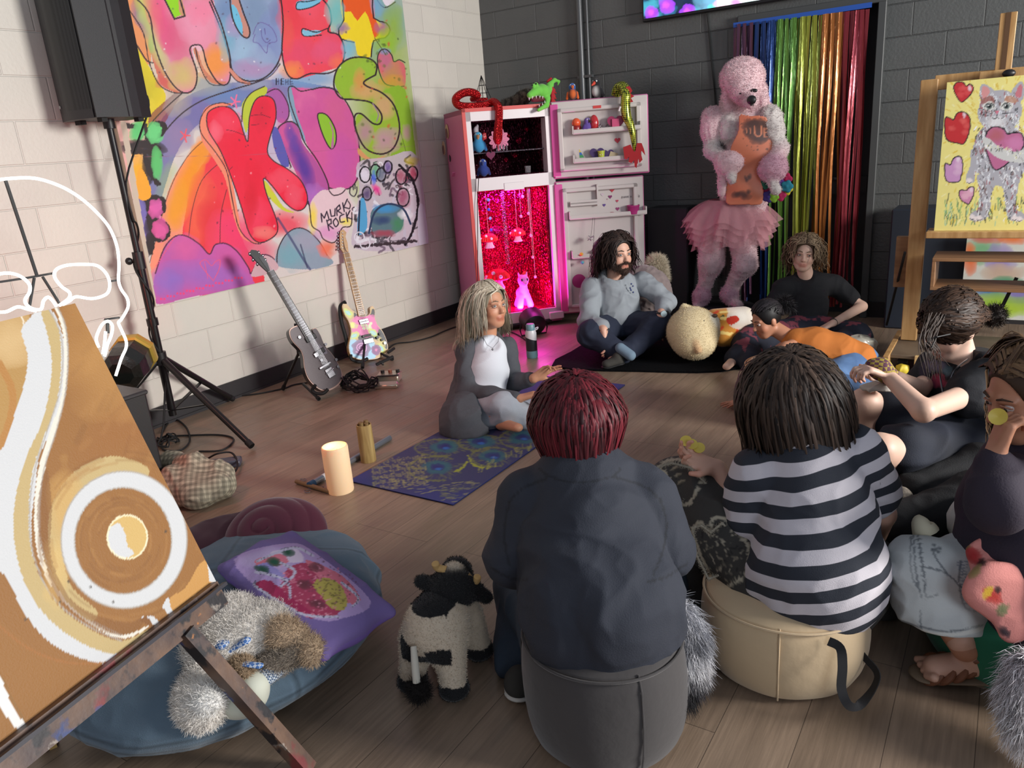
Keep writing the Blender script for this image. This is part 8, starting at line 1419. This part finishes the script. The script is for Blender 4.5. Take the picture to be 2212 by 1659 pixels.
# 5 person with bun, shorts and patterned glove
hd =(P(2050,705,2.82),-RT*.78+camd*.30-UP*.42,UP-RT*.2+camd*.15,1.0);pel =P(2120,975,2.78)
t,h,Rm =person('person with dark messy bun in black T-shirt and shorts with patterned hand wrap',pel,SKN['pale'],hd,[P(2078,785,2.86),P(2085,830,2.88),P(2105,880,2.86),P(2118,930,2.82),pel],
  [(P(2118,842,2.68),P(1995,888,2.46),P(1918,812,2.62),(-RT*.8+UP*.35,-UP*.6+RT*.1,-1,.9,(.7,.8,.9,.9))),(P(2030,800,3.0),P(1985,840,2.85),P(1935,815,2.78),(-RT,UP,1,.9,(.5,.5,.5,.5)))],
  [(P(2080,960,2.85),P(1868,872,2.72),P(1862,1040,2.85),P(1925,1085,2.72)),(P(2090,985,2.7),P(1900,972,2.46),P(1955,1045,2.62),P(1930,1075,2.6))],res=.005,k=.98)
ts =cloth(t,'tshirt',[([P(2085,815,2.88),P(2098,870,2.86),P(2112,940,2.80),P(2115,985,2.78)],[.12,.135,.15,.15]),([P(2085,815,2.86),P(2122,832,2.70),P(2095,862,2.62)],[.10,.083,.072]),([P(2032,798,2.98),P(2010,820,2.92)],[.075,.07])],clat,res=.0065,paint=pxp((24,25,31),lambda p:[p.blob(*q,.9,0,3) for q in ((2020,790,20,12,(120,110,130)),(1996,800,9,14,(60,50,66)),(2028,822,12,12,(176,60,90)),(2046,800,8,10,(90,110,120)),(2012,830,8,8,(120,50,80)))]),cuts=[('E',P(2070,775,2.78),(.08,.08,.06))],disp=[folds(.014,(7,7,9),sharp=1),folds(.004,(20,20,20))])
cloth(t,'shorts',[([P(2100,975,2.8),P(1925,890,2.74)],[.14,.088]),([P(2105,990,2.74),P(1948,975,2.52)],[.14,.09])],cm('black_shorts',(22,25,34),col2=(30,36,52),nscale=4),disp=[folds(.010,(6,6,9),sharp=1)])
bn =P(2148,682,2.86);hair(t,hd,2200,.15,(36,25,20),(74,54,42),9,line=.55,low=-.5,mess=.12,vol=1.07,tie=bn,hz_=.15,capc=(0,.11,-.05));s =S3(.01);s.E(bn,(.036,.036,.036));sdf_obj('hair_bun',s,.005,MATS['hair_strands'],t,paint=lambda V,N,C:np.tile(srgb((40,32,28)),(len(V),1)),after=furfn(1100,.026,.002,curl=1.0))
s =MB()
g =random.Random(31)
for _ in range(26):x =g.uniform(1992,2032);s.tube(curve_pts([P(x+14+g.uniform(-6,6),682+g.uniform(-8,14),2.72),P(x-8+g.uniform(-8,8),730,2.68+g.uniform(-.02,.02)),P(x+g.uniform(-10,14),762,2.67),P(x+10+g.uniform(-14,22),g.uniform(770,822),2.69)],4),[.0016]*8+[.001]*5,4)
s.build('loose_strand',mat('brown_strand',(58,44,36),.6),t);MB().tube([P(2052,722,2.69),P(2024,728,2.66),P(2003,736,2.68)],.003,6).tube([P(2003,736,2.68),P(2001,748,2.67),P(2012,752,2.66),P(2018,738,2.66)],.002,6).build('glasses',m_black,t)
MB().tube(curve_pts([P(2090,776,2.78),P(2062,800,2.70),P(2040,850,2.69),P(2032,820,2.74),P(2030,790,2.8)],5),.003,6).build('necklace',chrome,t);s =S3(.012);c =P(1900,796,2.63);s.C(P(1920,812,2.625),c,.032,.038).C(c,P(1884,790,2.63),.038,.024)
gm_ =mat('patterned_wrap',(98,56,72),.8);nt =gm_.node_tree;ck_ =nt.nodes.new('ShaderNodeTexChecker');ck_.inputs['Scale'].default_value =75;tc =nt.nodes.new('ShaderNodeTexCoord');nt.links.new(tc.outputs['Object'],ck_.inputs['Vector']);ck_.inputs['Color1'].default_value =(*srgb((92,52,70)),1);ck_.inputs['Color2'].default_value =(*srgb((160,140,60)),1);nt.links.new(ck_.outputs[0],nt.nodes['Principled BSDF'].inputs['Base Color']);sdf_obj('hand_wrap',s,.004,gm_,t,cols=False)
tr_ =blobth('paper_tray','small white paper tray resting on the raised knee','tray',P(1905,835,2.66),(.06,.04,.012),rubw,3,4,.3,.004,None);
shoe(t,P(1958,1050,2.6),P(1925,1075,2.55),.042,cm('cream_canvas',(176,168,150),col2=(60,56,56),nscale=20),rubw)
# 6 striped shirt, back view
hd =(P(1702,852,2.10),-camd+RT*-.15-UP*.12,UP-RT*.08,.97);pel =P(1748,1255,2.02)
t,h,Rm =person('person with straight brown shoulder-length hair in striped T-shirt seen from behind holding chips',pel,SKN['fair'],hd,[P(1735,985,2.08),P(1745,1020,2.06),P(1755,1100,2.04),P(1750,1180,2.03),pel],
  [(P(1640,1040,2.08),P(1612,1150,2.12),P(1552,1012,2.24),(-RT*.85+UP*.30-camd*.2,UP*.8-RT*.1+camd*.4,-1,.92,(.75,.5,.45,.7),.22,.9,.2)),(P(1848,1005,2.06),P(1905,1110,2.15),P(1880,1190,2.3),None)],
  [(P(1690,1290,2.05),P(1480,1045,2.35),P(1500,1330,2.32)),(P(1790,1290,2.08),P(1900,1200,2.45),P(1880,1300,2.5))],res=.0042,k=1.0,face=0)
sm_ =mat('striped_jersey',(200,196,204),.85,bump=.0006,bscale=400);nt =sm_.node_tree;N =nt.nodes;L =nt.links;g_ =N.new('ShaderNodeNewGeometry');dt3 =N.new('ShaderNodeVectorMath');dt3.operation ='DOT_PRODUCT';ax =nrm(UP+RT*-.20+camd*-.10);dt3.inputs[1].default_value =ax;L.new(g_.outputs['Position'],dt3.inputs[0]);nz =N.new('ShaderNodeTexNoise');nz.inputs['Scale'].default_value =4;L.new(g_.outputs['Position'],nz.inputs['Vector']);m1 =N.new('ShaderNodeMath');m1.operation ='MULTIPLY_ADD';m1.inputs[1].default_value =.03;L.new(nz.outputs[0],m1.inputs[0]);L.new(dt3.outputs['Value'],m1.inputs[2]);m2 =N.new('ShaderNodeMath');m2.operation ='MULTIPLY';m2.inputs[1].default_value =2*pi/.060;L.new(m1.outputs[0],m2.inputs[0]);m3 =N.new('ShaderNodeMath');m3.operation ='SINE';L.new(m2.outputs[0],m3.inputs[0]);r_ =N.new('ShaderNodeMapRange');r_.inputs[1].default_value =-.06;r_.inputs[2].default_value =.06;L.new(m3.outputs[0],r_.inputs[0]);mx =N.new('ShaderNodeMix');mx.data_type ='RGBA';mx.inputs[6].default_value =(*srgb((42,46,56)),1);mx.inputs[7].default_value =(*srgb((206,200,206)),1);L.new(r_.outputs[0],mx.inputs[0]);L.new(mx.outputs[2],N['Principled BSDF'].inputs['Base Color'])
cloth(t,'striped_tshirt',[([P(1745,1015,2.06),P(1758,1100,2.04),P(1755,1170,2.03),P(1762,1225,2.01),P(1764,1240,2.01)],[.122,.148,.150,.168,.160]),([P(1735,1000,2.07),P(1640,1030,2.08),P(1622,1120,2.10)],[.08,.078,.07]),([P(1740,1000,2.07),P(1850,990,2.06),P(1880,1060,2.12)],[.08,.08,.07]),([P(1655,1230,2.03),P(1650,1255,2.03)],[.05,.055])],sm_,k=.018,cuts=[('E',P(1728,960,2.1),(.07,.09,.05)),('E',P(1590,1225,2.10),(.075,.09,.055))],disp=[folds(.010,(5,5,7),sharp=1),folds(.003,(18,18,18))])
def djp(p):
    S,B =p.stroke,p.blob;g =random.Random(3);fr =(168,160,142)
    for pl in ([(10,545),(45,515),(120,515),(165,560),(200,590),(175,640),(150,690),(120,710),(85,690),(60,640),(40,580),(10,550)],[(150,830),(175,790),(205,800),(230,840),(240,775),(280,765),(330,800),(370,850),(400,900),(390,1010),(320,1060),(270,1080),(230,1010),(190,930),(150,830)]):
        S(pl,12,fr,3,rough=2);cp =curve_pts([np.array(q,float) for q in pl],6)
        for q in cp:a =g.uniform(0,6.3);S([q,(q[0]+14*cos(a),q[1]+14*sin(a))],3,fr,0,a=.8)
    for (x,y) in ((75,550),(90,580),(105,610),(60,530)):B(x,y,14,7,(150,140,120),.9,-.6,4);B(x,y+6,14,4,(20,20,20),.8,-.6,4)
    for k in range(70):x,y =g.uniform(190,380),g.uniform(800,1060);a =g.uniform(0,3.1);S([(x,y),(x+26*cos(a),y+26*sin(a))],g.uniform(3,7),g.choice([fr,(110,104,92),(20,20,22),(140,132,116)]),0,a=.8)
dj =clat;jj =cloth(t,'jeans',[([P(1730,1290,2.04),P(1560,1150,2.20),P(1480,1055,2.33)],[.13,.115,.10]),([P(1478,1060,2.34),P(1500,1180,2.36),P(1505,1320,2.33)],[.10,.115,.11]),([P(1800,1290,2.06),P(1905,1190,2.45),P(1890,1290,2.5)],[.12,.09,.08])],dj,disp=[folds(.012,(5,5,7),sharp=1)],res=.006,paint=pxp((54,52,50),djp,2.024,1420,740))
fz =S3(.003)
for pl in ([(1420,1010),(1450,1000),(1490,1010),(1525,1045),(1500,1060),(1470,1090),(1445,1075),(1432,1040),(1420,1010)],[(1495,1140),(1515,1135),(1535,1150),(1560,1130),(1590,1160),(1585,1210),(1560,1240),(1530,1250),(1505,1200),(1495,1140)]):
    for a,b in zip(pl[:-1],pl[1:]):
        f_ =lambda q:P(q[0],q[1],2.205 if pl[0][0] ==1420 else 2.085);fz.C(f_(a),f_(b),.0035)
sdf_obj('frayed_trim',fz,.003,mat('frayed_thread',(160,152,136),.95),jj,cols=False,after=furfn(2500,.010,.001,curl=1))
shoe(t,P(1505,1345,2.3),P(1470,1350,2.42),.045,cm('white_canvas',(190,188,184)),rubw);hair(t,hd,3400,.35,(30,23,20),(78,62,52),12,w=.0085,facew=0,line=1.2,low=-.7,back=.1,vol=1.03,mess=.04,lmin=.66,gdir=-UP+RT*.22,pinch=.12,coll=[(P(1640,1030,2.08),P(1850,1000,2.06),.085)])
cn =[(1494,967,2.265),(1510,975,2.26),(1482,960,2.27)]
for i,(a,b,d_) in enumerate(cn):V =MB().lathe(P(a,b,d_)+UP*.012,[(.001,.0),(.016,.001),(.022,.004),(.022,.006),(.001,.003)],axis=nrm(UP+camd*.8-RT*.2*i),n=16);V.v =[tuple(P(a,b,d_)+(np.array(v)-P(a,b,d_))*.8) for v in V.v];tag(V.build('potato_chip',mat('chip_yellow',(214,190,84),.5)),['middle','nearest the wrist','nearest the fingertips'][i]+' of three yellow potato chips in the open palm','chip','chips in the open palm')
# 7 red haired person, back view
hd =(P(1246,908,1.93),-camd-UP*.22,UP,.90);pel =P(1290,1335,1.86)
t,h,Rm =person('person with short dark red hair in faded navy T-shirt seen from behind on charcoal pouf',pel,SKN['fair'],hd,[P(1250,1020,1.95),P(1260,1065,1.92),P(1275,1150,1.90),P(1285,1240,1.88),pel],
  [(P(1140,1090,1.93),P(1105,1230,1.98),P(1150,1260,2.2),None),(P(1385,1085,1.93),P(1432,1215,1.98),P(1400,1250,2.2),None)],
  [(P(1240,1400,1.9),P(1135,1250,2.3),P(1122,1440,2.22)),(P(1340,1400,1.9),P(1420,1260,2.3),P(1410,1400,2.3))],res=.0055,face=0)
cloth(t,'navy_tshirt',[([P(1258,1060,1.92),P(1270,1150,1.90),P(1280,1240,1.87),P(1298,1300,1.84),P(1302,1322,1.84)],[.130,.160,.172,.186,.180]),([P(1255,1060,1.93),P(1150,1085,1.93),P(1112,1200,1.95)],[.10,.082,.074]),([P(1260,1060,1.93),P(1378,1080,1.93),P(1425,1190,1.95)],[.10,.082,.074])],clat,res=.006,paint=pxp((42,46,57),lambda p:[p.stroke(q,5,(24,27,34),4,a=.75) for q in ([(1165,1012),(1190,1030),(1250,1042),(1320,1030),(1340,1012)],[(1180,1034),(1130,1055),(1100,1085)],[(1325,1030),(1390,1050),(1425,1078)],[(1425,1078),(1440,1130),(1432,1190),(1412,1240)],[(1100,1085),(1088,1150),(1100,1220)],[(1060,1226),(1100,1248),(1140,1252)],[(1400,1256),(1440,1246),(1485,1216)],[(1120,1395),(1180,1445),(1290,1468),(1390,1452),(1475,1400)])]),k=.018,cuts=[('E',P(1246,1005,1.98),(.072,.10,.05)),('E',P(1085,1312,1.93),(.075,.10,.065)),('E',P(1462,1300,1.93),(.075,.10,.065))],disp=[folds(.014,(3,3,5),sharp=1),folds(.006,(9,9,9),sharp=1),folds(.002,(22,22,22))])
MB().tube([P(1246,1026,1.93)+(_r*cos(a)*.072+_f*sin(a)*.06)+UP*(.006-.012*cos(a)**2) for a in np.linspace(0,2*pi,24,False)],.006,6,True).build('collar',cm('faded_navy',(40,44,55)),t)
cloth(t,'jeans',[([P(1245,1400,1.92),P(1135,1255,2.28),P(1120,1420,2.22)],[.12,.085,.07]),([P(1335,1400,1.92),P(1418,1262,2.28),P(1410,1390,2.3)],[.12,.085,.07])],cm('dark_jeans',(52,66,82),col2=(40,52,66),nscale=5));shoe(t,P(1122,1478,2.18),P(1118,1465,2.3),.042,mat('dark_suede',None),rubw)
hair(t,hd,3400,.245,(44,15,20),(112,34,44),14,w=.008,facew=0,line=1.2,low=-.7,back=.1,vol=1.06,mess=.05,lmin=.60,pinch=.36)
# 8 person in dark hoodie eating, right edge
hd =(P(2222,850,1.86),-RT*.97+camd*.12-UP*.25,UP,.98);pel =P(2230,1250,1.95)
t,h,Rm =person('person in dark purple hoodie and wide pale jeans eating a chip at right edge',pel,SKN['warm'],hd,[P(2245,985,1.95),P(2230,1040,1.95),P(2225,1120,1.95),P(2225,1190,1.95),pel],
  [(P(2190,1060,1.82),P(2152,1085,1.76),P(2150,985,1.80),(UP*.9+RT*.25-camd*.1,RT*.6+UP*.2,1,.9,(.9,1.0,1.0,1.0),.1,.3,.7)),(P(2270,1050,2.05),P(2240,1130,2.0),P(2180,1100,2.0),None)],
  [(P(2210,1260,1.9),P(1975,1210,1.98),P(2085,1400,1.93)),(P(2230,1250,2.05),P(2110,1120,2.2),P(2160,1250,2.2))],res=.0045,k=1.0)
face_parts(t,h,Rm,.98,(0,-.4),(70,50,38),(60,44,36));cloth(t,'hoodie',[([P(2235,1030,1.95),P(2222,1110,1.93),P(2222,1190,1.90),P(2250,1290,1.86)],[.13,.150,.155,.13]),([P(2195,1055,1.84),P(2154,1087,1.77),P(2151,1010,1.80)],[.078,.058,.044])],cm('plum_fleece',(44,36,50),bscale=200),disp=[folds(.010,(5,5,7),sharp=1)])
def pjp(p):
    S,B,F =p.stroke,p.blob,p.fill;dk =(92,98,104)
    for q in ([(390,840),(395,930),(400,1000),(425,1110)],[(410,840),(425,940),(440,1030),(445,1110),(500,1100)],[(380,850),(380,1000),(420,1090)],[(430,980),(520,1000),(580,1050),(640,1110)],[(470,900),(500,960),(540,1010)],[(600,950),(590,1050),(620,1160),(700,1170)],[(330,1215),(430,1245),(560,1262),(690,1235)],[(420,1170),(425,1280)]):S(q,8,dk,4,a=.8,rough=.8)
    for k in range(14):S([(405+k*3,860+k*20),(424+k*2,858+k*20)],6,dk,0,a=.7);S([(585+k*2,960+k*14),(625,956+k*14)],6,(86,100,120),0,a=.7)
    for (x,y,rx,ry) in ((330,1000,50,140),(500,1150,120,50),(650,1200,40,60)):B(x,y,rx,ry,(206,210,208),.5)
    for (x,y) in ((480,885),(490,905),(505,900),(478,905),(500,915)):B(x,y,7,7,dk,.9)
    S([(700,1250),(560,1278),(420,1262),(320,1225)],16,(214,214,208),4,a=.7)
jn =cloth(t,'wide_jeans',[([P(2215,1262,1.95),P(2090,1246,1.95),P(1992,1236,1.96)],[.11,.10,.082]),([P(1992,1236,1.97),P(2012,1290,1.97),P(2030,1325,1.96)],[.086,.098,.105]),([P(2220,1240,2.06),P(2115,1120,2.2),P(2150,1240,2.2)],[.11,.07,.06])],clat,k=.02,res=.0045,paint=pxp((186,190,190),pjp,2.023,1780,740),cuts=[('H',P(2020,1362,1.90),-UP-RT*.15)],disp=[folds(.011,(6,6,8),sharp=1),folds(.003,(22,22,22))])
cloth(t,'floral_tunic',[([P(2128,1195,1.86),P(2160,1270,1.80),P(2196,1355,1.78)],[.046,.060,.040],(camd,.3))],clat,res=.005,disp=folds(.005,(12,12,12)),paint=pxp((216,138,130),lambda p:[p.blob(*q,.95,.7,5) for q in ((650,930,40,22,(170,30,34)),(690,960,16,14,(40,20,20)),(735,1105,36,24,(190,50,40)),(715,1090,14,26,(220,180,50)),(760,1080,12,14,(40,20,20)),(600,885,24,30,(110,110,60)),(780,1170,20,26,(110,120,80)),(790,1265,26,16,(40,40,50)),(660,1000,14,30,(150,130,80)))],2.023,1780,740))
s =S3(.015);ft =lambda x,y,z:PZ(x,y,z);sk =SKN['fair'];a,b =P(2085,1400,1.93),PZ(1985,1446,.035);s.C(P(2075,1380,1.93),PZ(2110,1430,.07),.036,.034,col=sk).C(PZ(2110,1430,.07),PZ(2025,1440,.05),.036,.034,col=sk,flat=(UP,.8));[s.C(PZ(2018,1428+i*12,.045),PZ(1982+i*7,1424+i*12,.035),.012,.010,col=sk,k=.004) for i in range(4)];sdf_obj('foot',s,.004,skinm,t)
lea =mat('brown_leather',(132,84,60),.5,bump=.0006,bscale=200);sn =S3(.006);sn.C(PZ(2125,1460,.035),PZ(2000,1455,.020),.040,.042,flat=(UP,.22));so =sdf_obj('sandal_sole',sn,.004,mat('tan_sole',(122,104,84),.7),t,cols=False,floor=.002);MB().box(PZ(2122,1462,.02),(.07,.06,.036),bev=.006).build('heel',MATS['tan_sole'],so)
for i,(x,y,z,r) in enumerate(((2012,1445,.035,.043),(2035,1444,.042,.043),(2062,1440,.05,.042),(2088,1430,.062,.042),(2108,1405,.10,.042))):r *= .93;c =PZ(x,y,z);d =nrm(PZ(1985,1446,z)-PZ(2110,1446,z)+UP*(.8 if i ==4 else .1));x_,y_,_ =frame(d);q =[c+x_*r*cos(a)+y_*(r*.85)*sin(a) for a in np.linspace(0,2*pi,22,False)];MB().tube(q,.0095,8,True).build('strap',lea,so)
hair(t,hd,1200,.42,(70,52,40),(128,100,72),15,facew=.070,facey=-.012,line=.35,back=.9,mess=.05,w=.008,coll=[(P(2190,1060,1.84),P(2270,1050,2.05),.10)]);tag(MB().lathe(P(2156,900,1.795),[(.001,0),(.012,.004),(.020,.010),(.020,.012),(.001,.003)],axis=nrm(camd*.7-RT*.5+UP*.3),n=14).build('yellow_chip',mat('chip_yellow',None)),'yellow chip held up to the mouth of the person at right edge','chip')
# 9 person mostly outside the frame with black trousers
pel =P(2330,1040,2.55);t,h,Rm =person('person mostly out of frame whose black trousered legs stretch in from right',pel,SKN['fair'],(P(2360,740,2.5),-RT,UP,1.0),[P(2365,830,2.55),P(2360,880,2.55),P(2350,940,2.55),P(2340,1000,2.55),pel],
  [(P(2330,880,2.4),P(2320,980,2.35),P(2280,1040,2.3),None),(P(2370,870,2.7),P(2330,950,2.75),P(2280,960,2.7),None)],[(P(2310,1030,2.6),P(2130,1010,2.5),P(1965,1062,2.45),P(1935,1068,2.42)),(P(2310,1060,2.45),P(2120,1075,2.32),P(1950,1140,2.28),P(1922,1100,2.35))],res=.008)
cloth(t,'black_trousers',[([P(2320,1040,2.57),P(2130,1015,2.5),P(1975,1062,2.45)],[.12,.082,.062]),([P(2320,1060,2.45),P(2120,1085,2.32),P(1940,1140,2.30)],[.12,.088,.07])],cm('black_denim',(26,27,30),bscale=250));cloth(t,'black_top',[([P(2360,870,2.55),P(2345,1000,2.55)],[.13,.14])],blk)
shoe(t,P(1945,1085,2.38),P(1905,1092,2.40),.040,cm('patterned_canvas',(150,140,126),col2=(50,44,44),nscale=25),rubw)
